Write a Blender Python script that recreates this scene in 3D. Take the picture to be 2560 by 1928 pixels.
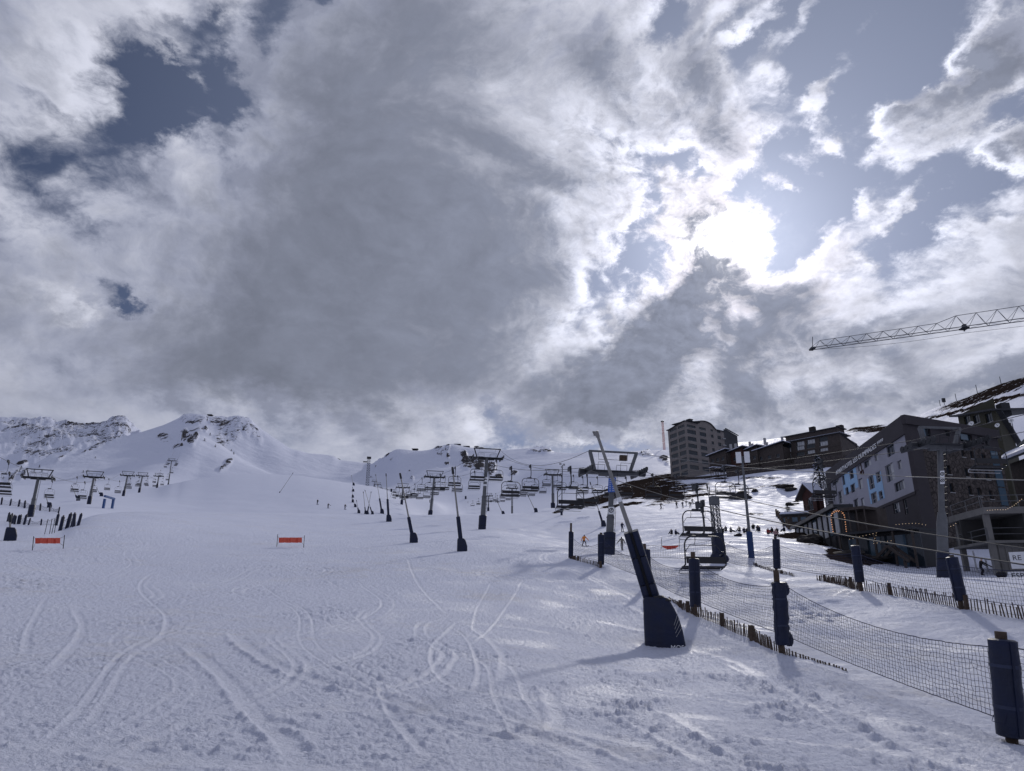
import bpy, bmesh, math, random
import numpy as np
from mathutils import Vector, Matrix, Euler, noise as mnoise
for _o in list(bpy.data.objects):
    bpy.data.objects.remove(_o, do_unlink=True)
R = math.radians
PI = math.pi
SC = bpy.context.scene
C = SC.collection

# ------------------------------------------------------------------ camera
F_PX, PITCH = 1740.0, R(17.8)
CAM = Vector((0.0, 0.0, 1.65))
cam_data = bpy.data.cameras.new('camera')
cam_data.sensor_width = 36.0
cam_data.lens = F_PX / 2560.0 * 36.0
cam_data.clip_start = 0.1
cam_data.clip_end = 20000.0
cam = bpy.data.objects.new('camera', cam_data)
cam.location = CAM
cam.rotation_euler = (R(90) + PITCH, 0, 0)
C.objects.link(cam)
SC.camera = cam
CP, SP = math.cos(PITCH), math.sin(PITCH)

def ray(x, y):
    """direction (horizontal length 1) seen at photo pixel x, y: returns azimuth (rad, + right) and tan(elevation)"""
    px, py = (x - 1280.0) / F_PX, (964.0 - y) / F_PX
    a, b, c = px, CP - py * SP, SP + py * CP
    h = math.hypot(a, b)
    return math.atan2(a, b), c / h

DS = 2560.0 / 2212.0
def rayd(x, y):
    return ray(x * DS, y * DS)
def at(x, y, r):
    """point at horizontal distance r seen at photo pixel x, y (2560 scale)"""
    a, t = ray(x, y)
    return Vector((r * math.sin(a), r * math.cos(a), CAM.z + r * t))
def atd(x, y, r):
    return at(x * DS, y * DS, r)

# ------------------------------------------------------------------ sun and exposure
SUN_AZ, SUN_T = ray(1838, 612)
SUN_EL = math.atan(SUN_T)
SUN_DIR = Vector((math.sin(SUN_AZ) * math.cos(SUN_EL), math.cos(SUN_AZ) * math.cos(SUN_EL), math.sin(SUN_EL)))
sun_data = bpy.data.lights.new('sun', 'SUN')
sun_data.energy = 2.7
sun_data.angle = R(2.0)
sun_data.color = (1.0, 0.955, 0.90)
sun = bpy.data.objects.new('sun', sun_data)
sun.rotation_euler = SUN_DIR.to_track_quat('Z', 'Y').to_euler()
C.objects.link(sun)
SC.view_settings.view_transform = 'Standard'
SC.view_settings.look = 'None'
SC.view_settings.gamma = 1.0
SC.view_settings.exposure = -0.52
SC.view_settings.use_curve_mapping = False

SC.cycles.max_bounces = 5
SC.cycles.diffuse_bounces = 3
SC.cycles.glossy_bounces = 2
SC.cycles.transmission_bounces = 2
SC.cycles.volume_bounces = 0
SC.cycles.sample_clamp_indirect = 6.0

# ------------------------------------------------------------------ world: clear sky behind broken cloud, laid out by azimuth and elevation
world = bpy.data.worlds.new('World')
SC.world = world
world.use_nodes = True
WT = world.node_tree
WT.nodes.clear()

class NT:
    """small helper that writes shader maths"""
    def __init__(s, tree): s.t = tree
    def n(s, kind, **kw):
        nd = s.t.nodes.new(kind)
        for k, v in kw.items(): setattr(nd, k, v)
        return nd
    def put(s, sock, v):
        if isinstance(v, bpy.types.NodeSocket): s.t.links.new(v, sock)
        elif v is not None: sock.default_value = v
    def m(s, op, a, b=None, c=None, clamp=False):
        nd = s.n('ShaderNodeMath', operation=op, use_clamp=clamp)
        s.put(nd.inputs[0], a)
        if b is not None: s.put(nd.inputs[1], b)
        if c is not None: s.put(nd.inputs[2], c)
        return nd.outputs[0]
    def v(s, op, a, b=None, scale=None):
        nd = s.n('ShaderNodeVectorMath', operation=op)
        s.put(nd.inputs[0], a)
        if b is not None: s.put(nd.inputs[1], b)
        if scale is not None: s.put(nd.inputs['Scale'], scale)
        return nd.outputs['Value'] if op in ('LENGTH', 'DOT_PRODUCT', 'DISTANCE') else nd.outputs[0]
    def sep(s, a):
        nd = s.n('ShaderNodeSeparateXYZ'); s.put(nd.inputs[0], a); return nd.outputs
    def comb(s, x, y, z=0.0):
        nd = s.n('ShaderNodeCombineXYZ')
        for i, q in enumerate((x, y, z)): s.put(nd.inputs[i], q)
        return nd.outputs[0]
    def noise(s, vec, scale, detail=6, rough=0.55, lac=2.0, dist=0.0, dim='3D', col=False):
        nd = s.n('ShaderNodeTexNoise', noise_dimensions=dim)
        s.put(nd.inputs['Vector'], vec)
        s.put(nd.inputs['Scale'], scale); nd.inputs['Detail'].default_value = detail
        nd.inputs['Roughness'].default_value = rough; nd.inputs['Lacunarity'].default_value = lac
        nd.inputs['Distortion'].default_value = dist
        return nd.outputs['Color' if col else 'Fac']
    def ss(s, x, lo, hi, a=0.0, b=1.0, kind='SMOOTHSTEP'):
        nd = s.n('ShaderNodeMapRange', interpolation_type=kind)
        s.put(nd.inputs[0], x)
        for i, q in enumerate((lo, hi, a, b)): s.put(nd.inputs[1 + i], q)
        return nd.outputs[0]
    def mix(s, f, a, b, mode='MIX'):
        nd = s.n('ShaderNodeMix', data_type='RGBA', blend_type=mode)
        s.put(nd.inputs[0], f); s.put(nd.inputs[6], a); s.put(nd.inputs[7], b)
        return nd.outputs[2]
    def mixf(s, f, a, b):
        nd = s.n('ShaderNodeMix', data_type='FLOAT')
        s.put(nd.inputs[0], f); s.put(nd.inputs[2], a); s.put(nd.inputs[3], b)
        return nd.outputs[0]
def rgb(r, g, b): return (r, g, b, 1.0)

# cloud masses: photo position, half sizes, turn, thickness added (or taken away where the blue shows)
CLOUD_MASSES = [
    # x, y, rx, ry, turn, weight   (2212 scale)
    (850, 550, 310, 220, 0, .56), (590, 690, 190, 110, -10, .20), (930, 330, 250, 190, 20, .40), (700, 800, 400, 90, 0, .36),
    (1000, 90, 300, 110, 0, .16), (1340, 110, 150, 110, 0, .34), (1140, 540, 150, 160, 0, .14), (960, 720, 180, 120, 0, .22),
    (1390, 765, 190, 70, -28, .74), (1480, 672, 100, 46, -24, .56), (1300, 850, 130, 50, -30, .36),
    (100, 885, 420, 36, 4, .16), (650, 905, 420, 40, 0, -.06), (690, 880, 90, 40, 0, -.16), (480, 840, 120, 30, 10, -.1), (1700, 700, 90, 40, -28, .46), (1590, 815, 60, 70, 30, .36), (1760, 745, 60, 30, -20, .3), (1660, 780, 60, 40, 0, .2), (1830, 860, 120, 30, -5, .28), (2090, 850, 150, 26, -10, .3), (1960, 800, 50, 26, -20, .22), (1880, 745, 100, 34, -8, .36),
    (1530, 890, 90, 46, 0, .34), (2120, 800, 170, 40, -12, .34), (1740, 800, 120, 40, 0, .04), (2160, 570, 120, 60, -10, .22), (2120, 650, 160, 40, 0, .20),
    (1780, 890, 200, 30, 0, .06), (1550, 540, 130, 100, 0, .20), (1510, 420, 120, 80, 0, .08), (1640, 420, 60, 90, 10, -.30), (1660, 640, 60, 30, -30, .2),
    (130, 90, 190, 110, 15, .20), (60, 660, 180, 60, 15, .16), (330, 420, 190, 80, -20, .06),
    (60, 800, 140, 60, 20, .06),
    # openings
    (395, 178, 140, 60, -8, -.88), (300, 250, 80, 40, -25, -.58), (520, 200, 60, 36, 0, -.40), (615, 115, 36, 62, 10, -.56), (700, 10, 34, 44, 20, -.7),
    (280, 655, 56, 22, 8, -.66), (110, 330, 90, 100, 0, -.24), (180, 460, 80, 30, 20, -.24), (95, 190, 80, 26, 20, -.2), (560, 45, 60, 40, 0, -.12), (480, 95, 120, 22, 0, -.24),
    (1760, 90, 220, 125, 0, -.72), (1740, 300, 95, 130, 0, -.74), (1790, 470, 92, 105, 0, -.84), (1960, 90, 180, 100, 0, -.62), (2010, 200, 110, 60, -40, -.3), (1940, 400, 120, 90, 0, -.60),
    (2090, 440, 140, 40, -10, -.55), (2170, 250, 60, 60, 0, -.45), (1860, 560, 80, 60, 0, -.42), (1480, 25, 80, 45, 0, -.55), (1690, 60, 60, 80, 0, -.3),
    (1500, 340, 60, 30, 0, -.36), (1420, 400, 30, 60, 10, -.26), (1390, 510, 45, 80, 20, -.40), (1290, 700, 30, 60, 25, -.3), (1320, 590, 46, 60, 30, -.26), (1210, 700, 36, 60, 20, -.34),
    (1080, 890, 60, 30, 0, -.34), (1330, 950, 110, 22, 0, -.38), (1120, 935, 60, 20, 0, -.36), (1260, 620, 36, 60, 20, -.26), (1700, 590, 70, 36, -30, -.30), (2140, 520, 50, 26, 20, -.3),
]
CLOUD_STREAKS = [   # broken streaks drawn over the blue
    (2060, 230, 200, 42, -42, .74), (1950, 320, 70, 26, -30, .46), (2160, 110, 75, 110, -25, .55), (1850, 255, 34, 75, -14, .60), (1820, 180, 70, 24, -20, .46), (2140, 355, 62, 50, -20, .80),
    (1960, 470, 90, 24, -18, .55), (1860, 450, 50, 30, -45, .50), (1830, 560, 58, 48, -40, .55), (1640, 60, 120, 22, -40, .55), (1560, 40, 90, 30, -40, .46), (1720, 160, 50, 30, -20, .42), (1590, 190, 90, 60, 20, .26),
    (1600, 290, 80, 100, 10, .42), (1560, 180, 70, 60, 20, .3), (1690, 250, 50, 30, -30, .34), (1740, 40, 80, 24, -40, .36), (1900, 60, 60, 20, -40, .28), (1790, 330, 40, 20, -20, .26), (1700, 400, 26, 30, 0, .34), (1760, 560, 40, 30, -40, .34), (420, 160, 60, 16, 40, .26), (560, 160, 30, 60, 10, .22), (2000, 260, 60, 30, -40, .2),
]

_ra, _rt = rayd(1450, 470)
RAG_C = (math.degrees(_ra), math.degrees(math.atan(_rt)), 0)      # torn, thin cloud round the sun
RAG_U, RAG_V = (1 / 11.0, .35 / 11.0, 0), (-.35 / 15.0, 1 / 15.0, 0)

def build_cloud_group():
    g = bpy.data.node_groups.new('cloud_thickness', 'ShaderNodeTree')
    g.interface.new_socket('Direction', in_out='INPUT', socket_type='NodeSocketVector')
    g.interface.new_socket('Thickness', in_out='OUTPUT', socket_type='NodeSocketFloat')
    k = NT(g)
    gi, go = k.n('NodeGroupInput'), k.n('NodeGroupOutput')
    d = k.v('NORMALIZE', gi.outputs[0])
    x, y, z = k.sep(d)
    az = k.m('MULTIPLY', k.m('ARCTAN2', x, y), 180 / PI)
    el = k.m('MULTIPLY', k.m('ARCSINE', z), 180 / PI)
    # a cloud layer overhead: nearer the horizon the same cloud looks smaller and flatter
    h = k.m('ADD', k.m('MAXIMUM', z, 0.0), 0.60)
    pl = k.comb(k.m('DIVIDE', x, h), k.m('DIVIDE', y, h), k.m('MULTIPLY', z, 0.6))
    wob = k.v('SUBTRACT', k.noise(pl, 2.6, 5, .6, col=True), (.5, .5, .5))
    wob2 = k.v('SUBTRACT', k.noise(pl, 11.0, 7, .66, col=True), (.5, .5, .5))
    uv = k.comb(az, el, 0.0)
    uvw = k.v('ADD', uv, k.v('ADD', k.v('SCALE', wob, scale=11.0), k.v('SCALE', wob2, scale=8.0)))
    total = None
    for i, (bx, by, rx, ry, turn, w) in enumerate(CLOUD_MASSES + CLOUD_STREAKS):
        if i == len(CLOUD_MASSES):
            total = k.m('MAXIMUM', total, -.50)
        a0, t0 = rayd(bx, by)
        e0 = math.degrees(math.atan(t0)); a0 = math.degrees(a0)
        # degrees of azimuth and elevation covered by the half sizes
        a1, _ = rayd(bx + rx * .5, by); a2, _ = rayd(bx - rx * .5, by)
        _, t1 = rayd(bx, by - ry * .5); _, t2 = rayd(bx, by + ry * .5)
        ra = math.degrees(a1 - a2) / rx; re = math.degrees(math.atan(t1) - math.atan(t2)) / ry
        th = R(-turn)
        ux = (math.cos(th) / ra / rx, math.sin(th) / re / rx, 0)
        uy = (-math.sin(th) / ra / ry, math.cos(th) / re / ry, 0)
        q = k.v('SUBTRACT', uvw, (a0, e0, 0))
        l = k.m('ADD', k.m('POWER', k.v('DOT_PRODUCT', q, ux), 2.0), k.m('POWER', k.v('DOT_PRODUCT', q, uy), 2.0))
        e = k.m('MULTIPLY', k.m('EXPONENT', k.m('MULTIPLY', l, -0.8)), w)
        total = e if total is None else k.m('ADD', total, e)
    pw = k.v('ADD', pl, k.v('SCALE', wob, scale=0.22))
    n1 = k.noise(pw, 3.2, 12, .62)
    n2 = k.noise(pw, 12.0, 9, .66)
    n = k.m('ADD', k.m('MULTIPLY', k.m('SUBTRACT', n1, .5), 1.0), k.m('MULTIPLY', k.m('SUBTRACT', n2, .5), .95))
    rag = k.v('SUBTRACT', uvw, RAG_C)
    rag = k.m('EXPONENT', k.m('MULTIPLY', k.m('ADD', k.m('POWER', k.v('DOT_PRODUCT', rag, RAG_U), 2.0), k.m('POWER', k.v('DOT_PRODUCT', rag, RAG_V), 2.0)), -1.0))
    n3 = k.m('SUBTRACT', k.noise(k.v('ADD', pw, k.v('SCALE', wob2, scale=.05)), 24.0, 8, .68), .5)
    n = k.m('ADD', n, k.m('MULTIPLY', n3, k.m('ADD', .25, k.m('MULTIPLY', rag, 1.5))))
    calm = k.m('MAXIMUM', k.ss(el, 11.0, 24.0, .42, 1.0), k.ss(az, -12.0, 4.0, 0.0, 1.0))
    t = k.m('ADD', k.m('ADD', total, .46), k.m('MULTIPLY', n, calm))
    k.put(go.inputs[0], t)
    return g

CLOUD = build_cloud_group()
k = NT(WT)
tc = k.n('ShaderNodeTexCoord')
DIR = k.v('NORMALIZE', tc.outputs['Generated'])
def thick(vec):
    nd = k.n('ShaderNodeGroup'); nd.node_tree = CLOUD
    k.put(nd.inputs[0], vec)
    return nd.outputs[0]
T0 = thick(DIR)
sunv = tuple(SUN_DIR)
# thickness a little way towards the sun: what stands between this piece of cloud and the light
T1 = thick(k.v('ADD', DIR, k.v('SCALE', k.v('SUBTRACT', sunv, DIR), scale=0.075)))
cs = k.m('MAXIMUM', k.v('DOT_PRODUCT', DIR, sunv), 0.0)
g_wide = k.m('POWER', cs, 3.0)
g_mid = k.m('POWER', cs, 22.0)
g_near = k.m('POWER', cs, 140.0)
wv = k.v('SUBTRACT', k.noise(DIR, 16.0, 6, .62, col=True), (.5, .5, .5))
cw = k.m('MAXIMUM', k.v('DOT_PRODUCT', k.v('NORMALIZE', k.v('ADD', DIR, k.v('SCALE', wv, scale=.16))), sunv), 0.0)
g_core = k.m('ADD', k.m('MULTIPLY', k.m('POWER', cw, 1100.0), .7), k.m('MULTIPLY', k.m('POWER', cw, 240.0), .035))

sky = k.n('ShaderNodeTexSky', sky_type='NISHITA', sun_disc=False)
sky.sun_elevation = SUN_EL
sky.sun_rotation = SUN_AZ
sky.altitude = 2100.0
sky.air_density = 1.0; sky.dust_density = 0.6; sky.ozone_density = 2.0
k.put(sky.inputs[0], k.v('NORMALIZE', k.v('ADD', DIR, (0, 0, .30))))
blue = k.mix(1.0, sky.outputs[0], rgb(1.02, 1.0, 1.16), 'MULTIPLY')
blue = k.v('SCALE', blue, scale=0.50)
aur = k.m('ADD', k.m('MULTIPLY', g_mid, 1.9), k.m('ADD', k.m('MULTIPLY', g_near, 4.0), k.m('MULTIPLY', k.m('POWER', cs, 4.0), 3.0)))
blue = k.v('ADD', blue, k.v('SCALE', (.93, 1.0, 1.22), scale=k.m('MULTIPLY', aur, 1.0)))

alpha = k.ss(T0, 0.08, 0.52)
core = k.ss(T0, 0.50, 1.05)
shade = k.m('EXPONENT', k.m('MULTIPLY', k.m('MAXIMUM', k.m('SUBTRACT', T1, 0.35), 0.0), -0.8))
edge = k.m('MAXIMUM', k.m('MINIMUM', k.m('SUBTRACT', T0, T1), .5), -.35)
relief = k.m('ADD', 1.0, k.m('MULTIPLY', edge, .9))
lit = k.m('ADD', 6.3, k.m('ADD', k.m('MULTIPLY', g_wide, 2.6), k.m('ADD', k.m('MULTIPLY', g_mid, 5.0), k.m('MULTIPLY', g_near, 4.5))))
lit = k.m('MULTIPLY', k.m('MULTIPLY', lit, relief), k.m('ADD', .55, k.m('MULTIPLY', shade, .45)))
litc = k.v('SCALE', k.mix(k.ss(lit, 3.5, 9.5), rgb(.86, .935, 1.24), rgb(.94, .97, 1.13)), scale=lit)
litc = k.v('MULTIPLY', litc, k.mix(g_near, rgb(1, 1, 1), rgb(1.08, .98, .93)))
dark = k.m("ADD", 2.7, k.m('ADD', k.m('MULTIPLY', g_wide, 1.0), k.m('MULTIPLY', g_mid, .8)))
dark = k.m('MULTIPLY', dark, k.m('ADD', 1.0, k.m('MULTIPLY', edge, .5)))
darkc = k.v('SCALE', (0.88, 0.965, 1.26), scale=dark)
cloudc = k.mix(core, litc, darkc)
col = k.mix(alpha, blue, cloudc)
burn = k.m('MULTIPLY', k.m('MULTIPLY', g_core, 60.0), k.m('MULTIPLY', k.m('ADD', .12, k.m('MULTIPLY', alpha, .88)), k.m('SUBTRACT', 1.0, k.m('MULTIPLY', core, .92))))
col = k.v('ADD', col, k.v('SCALE', (1.0, .98, .95), scale=burn))
bg = k.n('ShaderNodeBackground')
k.put(bg.inputs[0], col)
bg.inputs[1].default_value = 0.1
wo = k.n('ShaderNodeOutputWorld')
WT.links.new(bg.outputs[0], wo.inputs[0])
world.cycles.sampling_method = 'MANUAL'
world.cycles.sample_map_resolution = 512

# ------------------------------------------------------------------ numeric helpers
def _hash(ix, iy, seed):
    h = (ix.astype(np.int64) * 374761393 + iy.astype(np.int64) * 668265263 + seed * 974634541) & 0xFFFFFFFF
    h = ((h ^ (h >> 13)) * 1274126177) & 0xFFFFFFFF
    return h ^ (h >> 16)
def gnoise(x, y, seed=0):
    """gradient noise, about -0.7..0.7"""
    x0, y0 = np.floor(x), np.floor(y)
    fx, fy = x - x0, y - y0
    u = fx * fx * fx * (fx * (fx * 6 - 15) + 10); v = fy * fy * fy * (fy * (fy * 6 - 15) + 10)
    def g(ix, iy, dx, dy):
        a = _hash(ix, iy, seed).astype(np.float64) * (2 * PI / 4294967296.0)
        return np.cos(a) * dx + np.sin(a) * dy
    n00 = g(x0, y0, fx, fy); n10 = g(x0 + 1, y0, fx - 1, fy)
    n01 = g(x0, y0 + 1, fx, fy - 1); n11 = g(x0 + 1, y0 + 1, fx - 1, fy - 1)
    return (n00 * (1 - u) + n10 * u) * (1 - v) + (n01 * (1 - u) + n11 * u) * v
def fbm(x, y, octs=5, gain=.5, seed=0, ridged=False):
    s, a = 0.0, 1.0
    for o in range(octs):
        n = gnoise(x * 2 ** o + 17.3 * o, y * 2 ** o - 9.1 * o, seed + o)
        if ridged: n = .5 - np.abs(n) * 1.4
        s = s + n * a; a *= gain
    return s
def sstep(x, a, b):
    t = np.clip((x - a) / (b - a), 0, 1)
    return t * t * (3 - 2 * t)
def pchip(xk, yk, x):
    """monotone cubic through (xk, yk) rows; xk, yk: (n,) ; flat outside"""
    xk, yk = np.asarray(xk, float), np.asarray(yk, float)
    h = np.diff(xk); d = np.diff(yk) / h
    m = np.zeros_like(yk)
    for i in range(1, len(xk) - 1):
        if d[i - 1] * d[i] > 0:
            w1, w2 = 2 * h[i] + h[i - 1], h[i] + 2 * h[i - 1]
            m[i] = (w1 + w2) / (w1 / d[i - 1] + w2 / d[i])
    m[0], m[-1] = d[0], d[-1]
    x = np.clip(x, xk[0], xk[-1])
    i = np.clip(np.searchsorted(xk, x) - 1, 0, len(xk) - 2)
    t = (x - xk[i]) / h[i]
    return ((2 * t**3 - 3 * t**2 + 1) * yk[i] + (t**3 - 2 * t**2 + t) * h[i] * m[i]
            + (-2 * t**3 + 3 * t**2) * yk[i + 1] + (t**3 - t**2) * h[i] * m[i + 1])

# ------------------------------------------------------------------ the lie of the land: profile lines by azimuth
def from_az(rows):             # (azimuth deg, distance, height)
    a = np.array(rows, float); return a[:, 0], a[:, 1], a[:, 2]
def from_px(rows, disp=False):  # (photo x, photo y, distance)
    out = []
    for x, y, r in rows:
        a, t = rayd(x, y) if disp else ray(x, y)
        out.append((math.degrees(a), r, CAM.z + r * t))
    out.sort()
    return from_az(out)

SKYLINE = [(-60, 1175, 1150), (0, 1172, 1150), (57, 1152, 1160), (79, 1157, 1170), (108, 1142, 1180), (139, 1127, 1190), (196, 1119, 1200), (222, 1115, 1210), (285, 1098, 1280), (342, 1081, 1340),
    (411, 1063, 1400), (443, 1052, 1430), (465, 1044, 1450), (500, 1045, 1450), (519, 1049, 1450), (570, 1050, 1430), (598, 1044, 1400), (617, 1047, 1390), (649, 1068, 1370),
    (696, 1100, 1350), (740, 1125, 1350), (767, 1133, 1370), (799, 1136, 1390), (829, 1139, 1400), (853, 1152, 1410), (880, 1157, 1420), (905, 1159, 1400), (937, 1148, 1150),
    (962, 1136, 1060), (1003, 1122, 1000), (1038, 1122, 980), (1084, 1117, 930), (1111, 1107, 900), (1130, 1104, 890), (1165, 1111, 880), (1184, 1114, 870), (1263, 1123, 850),
    (1336, 1123, 850), (1366, 1124, 840), (1387, 1130, 820), (1463, 1133, 750), (1588, 1135, 660), (1642, 1129, 630), (1670, 1126, 610), (1850, 1110, 600), (2000, 1095, 640),
    (2111, 1078, 680), (2142, 1067, 690), (2223, 1059, 700), (2299, 1038, 690), (2354, 1019, 670), (2430, 991, 640), (2481, 973, 620), (2532, 956, 605), (2600, 935, 590)]
SPUR = [(-60, 1225, 780), (0, 1215, 780), (200, 1190, 800), (330, 1160, 800), (420, 1125, 800), (460, 1098, 800), (497, 1086, 800), (522, 1096, 800), (545, 1108, 795), (578, 1129, 785), (620, 1155, 770), (660, 1175, 750),
    (690, 1186, 740), (760, 1203, 760), (850, 1207, 800), (905, 1204, 800), (1000, 1225, 600), (1100, 1215, 600), (1250, 1190, 600), (1400, 1175, 500), (1600, 1165, 450), (1700, 1165, 420),
    (1850, 1160, 390), (2111, 1125, 440), (2223, 1115, 440), (2330, 1092, 420), (2560, 1040, 400)]
FAR_LINE = [(-60, 1046), (0, 1047), (46, 1049), (65, 1046), (122, 1045.5), (146, 1053), (172, 1055), (203, 1061), (244, 1058), (264, 1052), (277, 1044), (290, 1042), (306, 1043), (319, 1051), (330, 1064), (345, 1086), (372, 1150), (430, 1230), (560, 1250), (900, 1260), (1500, 1300), (2000, 1300), (2600, 1250)]
LAYERS = [
    from_az([(-40, 3, .06), (0, 3, .04), (40, 3, -.05)]),
    from_az([(-40, 8.5, .25), (-20, 8.5, .2), (0, 8.5, .15), (12, 8.5, .08), (20, 8.5, -.04), (30, 8.5, -.2), (40, 8.5, -.35)]),
    from_az([(-40, 14.3, .72), (-15, 14.3, .66), (0, 14.3, .5), (10, 14.3, .28), (20, 14.3, .14), (28, 14.3, -.1), (33, 14.3, -.23), (40, 14.3, -.35)]),
    from_az([(-40, 21.5, 1.35), (-20, 21.5, 1.25), (0, 21.5, .95), (8, 21.5, .55), (12, 21.5, .34), (16, 21.5, .46), (20, 21.5, .62), (26, 21.5, .52), (33, 21.5, .45), (40, 21.5, .4)]),
    from_az([(-40, 31, 2.4), (-20, 31, 2.3), (0, 31, 2.15), (8, 31, 1.75), (14, 30, 1.75), (20, 31, 1.9), (25.6, 32, 2.15), (31.6, 29, 1.72), (40, 28, 1.5)]),
    from_az([(-40, 45, 4.1), (-33, 45, 4.2), (-20, 46, 4.4), (0, 46, 4.75), (4.7, 46, 4.75), (8.4, 46, 4.35), (16, 46, 3.9), (20, 44, 3.3), (25, 46, 3.4), (31, 48, 3.2), (40, 46, 2.9)]),
    from_az([(-40, 54, 5.2), (-33, 55, 5.5), (-28, 66, 7.4), (-22, 85, 9.8), (-15, 100, 11.6), (-8, 110, 13.2), (-2, 112, 13.6), (2, 105, 11.6), (5.8, 98, 9.8), (9, 92, 9.2), (16, 92, 10.6), (20, 90, 9.9), (24, 80, 7.4), (28, 76, 5.2), (33, 70, 4.2), (40, 68, 4.0)]),
    from_px([(-40, 1168, 60), (0, 1168, 62), (80, 1158, 68), (130, 1148, 78), (170, 1126, 98), (220, 1113, 118), (300, 1109, 138), (400, 1108, 150), (500, 1108, 156), (650, 1110, 162), (800, 1112, 165), (900, 1113, 165),
             (1050, 1112, 165), (1130, 1108, 168), (1190, 1099, 185), (1250, 1096, 180), (1350, 1096, 175), (1450, 1100, 172), (1550, 1100, 168), (1650, 1112, 160), (1750, 1128, 150), (1900, 1126, 140), (2050, 1130, 135), (2212, 1130, 130)], True),
    from_px([(-40, 1156, 88), (0, 1154, 90), (80, 1143, 96), (130, 1140, 104), (170, 1131, 118), (220, 1122, 140), (300, 1120, 165), (400, 1118, 180), (500, 1117, 184), (650, 1118, 188), (800, 1120, 190), (900, 1124, 200),
             (1050, 1132, 210), (1130, 1126, 215), (1190, 1110, 220), (1250, 1100, 210), (1350, 1087, 200), (1450, 1088, 200), (1550, 1087, 200), (1650, 1095, 195), (1750, 1105, 185), (1900, 1100, 180), (2050, 1100, 175), (2212, 1100, 170)], True),
    from_px([(-40, 1118, 142), (65, 1118, 144), (130, 1104, 170), (192, 1090, 204), (300, 1092, 218), (400, 1098, 220), (500, 1099, 218), (700, 1098, 222), (800, 1100, 232), (870, 1104, 250), (940, 1128, 260), (1050, 1136, 270), (1150, 1128, 270),
             (1250, 1108, 245), (1350, 1078, 228), (1450, 1073, 235), (1550, 1070, 238), (1650, 1076, 235), (1850, 1075, 225), (2212, 1070, 220)], True),
    from_px([(-40, 1075, 300), (65, 1074, 300), (192, 1068, 290), (266, 1071, 292), (301, 1065, 335), (338, 1056, 385), (367, 1047, 415), (391, 1043, 425), (430, 1036, 425), (492, 1028, 422), (560, 1025, 420), (590, 1025, 420), (640, 1028, 418), (700, 1036, 412),
             (763, 1045, 405), (815, 1053, 395), (880, 1076, 370), (937, 1088, 345), (972, 1108, 325), (1050, 1122, 320), (1150, 1112, 320), (1250, 1085, 310), (1350, 1062, 285), (1450, 1048, 282), (1550, 1040, 283), (1650, 1030, 272), (1850, 1026, 258), (2212, 1020, 260)], True),
    from_px([(-40, 1058, 430), (65, 1056, 430), (192, 1052, 430), (266, 1056, 430), (338, 1046, 490), (391, 1050, 520), (430, 1046, 540), (492, 1040, 540), (590, 1036, 540), (700, 1050, 530), (763, 1056, 530), (815, 1060, 520), (880, 1072, 500), (937, 1080, 470), (1000, 1092, 440), (1100, 1088, 430),
             (1250, 1060, 410), (1350, 1042, 370), (1450, 1034, 335), (1500, 1032, 335), (1590, 1022, 335), (1690, 1014, 312), (1850, 1004, 300), (2050, 990, 310), (2212, 970, 310)], True),
    from_px(SPUR),
    from_px([(-60, 1195, 960), (0, 1190, 960), (200, 1160, 1000), (330, 1145, 1020), (420, 1130, 1020), (460, 1112, 1020), (497, 1102, 1020), (545, 1124, 1020), (578, 1144, 1010), (620, 1168, 1000), (660, 1186, 980), (690, 1192, 970), (760, 1192, 1000), (850, 1190, 1060), (905, 1186, 1060), (1000, 1180, 780), (1100, 1160, 740),
             (1250, 1152, 710), (1400, 1150, 620), (1600, 1147, 520), (1850, 1132, 460), (2111, 1100, 540), (2223, 1088, 540), (2330, 1062, 520), (2560, 995, 490)]),
    from_px([(x, y + 12, r) for x, y, r in SKYLINE]),
    (lambda q: (q[0], q[1] * 1.32, q[2] * .80))(from_px(SKYLINE[::3] + SKYLINE[-1:])),
    from_px([(x, y + 20 if x < 340 else y, 2500) for x, y in FAR_LINE]),
    from_px([(x, y + 12, 2700) for x, y in FAR_LINE]),
    from_px([(x, y + 60, 3000) for x, y in FAR_LINE[::3] + FAR_LINE[-1:]]),
    from_az([(-40, 3700, 300), (0, 3700, 150), (40, 3700, 150)]),
]

AZ_IN = np.arange(-41.0, 41.0001, 0.072)
AZ_OUT = np.concatenate([np.arange(-180, -41, 4.0), [-41.8, -41.3]])
AZD = np.concatenate([AZ_OUT, AZ_IN, -AZ_OUT[::-1]])
def _geo(a, b, q): return a * np.exp(np.arange(0, math.log(b / a), q))
RR = np.concatenate([np.array([0.3, 1.0, 2.0, 3.0, 4.0, 5.0]), _geo(5.8, 62, .0056), _geo(62, 175, .0115), _geo(175, 3700, .0098), [3700.0]])
AZN = np.clip(AZD, -41, 41)

def build_base():
    rk = np.stack([np.interp(AZN, l[0], l[1]) if len(l[0]) < 2 else pchip(l[0], l[1], AZN) for l in LAYERS])
    zk = np.stack([pchip(l[0], l[2], AZN) for l in LAYERS])
    for i in range(1, len(rk)):                       # distances always grow outwards
        rk[i] = np.maximum(rk[i], rk[i - 1] * 1.06)
    H = np.zeros((len(AZD), len(RR)))
    rr = np.log(RR + 6.0)
    for j in range(len(AZD)):
        H[j] = pchip(np.log(np.concatenate([[0.0], rk[:, j]]) + 6.0), np.concatenate([[0.0], zk[:, j]]), rr)
    back = sstep(np.abs(AZD), 50, 105)[:, None]
    plain = -0.085 * np.minimum(RR, 500) + np.maximum(RR - 700, 0) * .16
    return H * (1 - back) + plain[None, :] * back
H0 = build_base()
AZR = np.radians(AZD)
GX = np.sin(AZR)[:, None] * RR[None, :]
GY = np.cos(AZR)[:, None] * RR[None, :]

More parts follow.
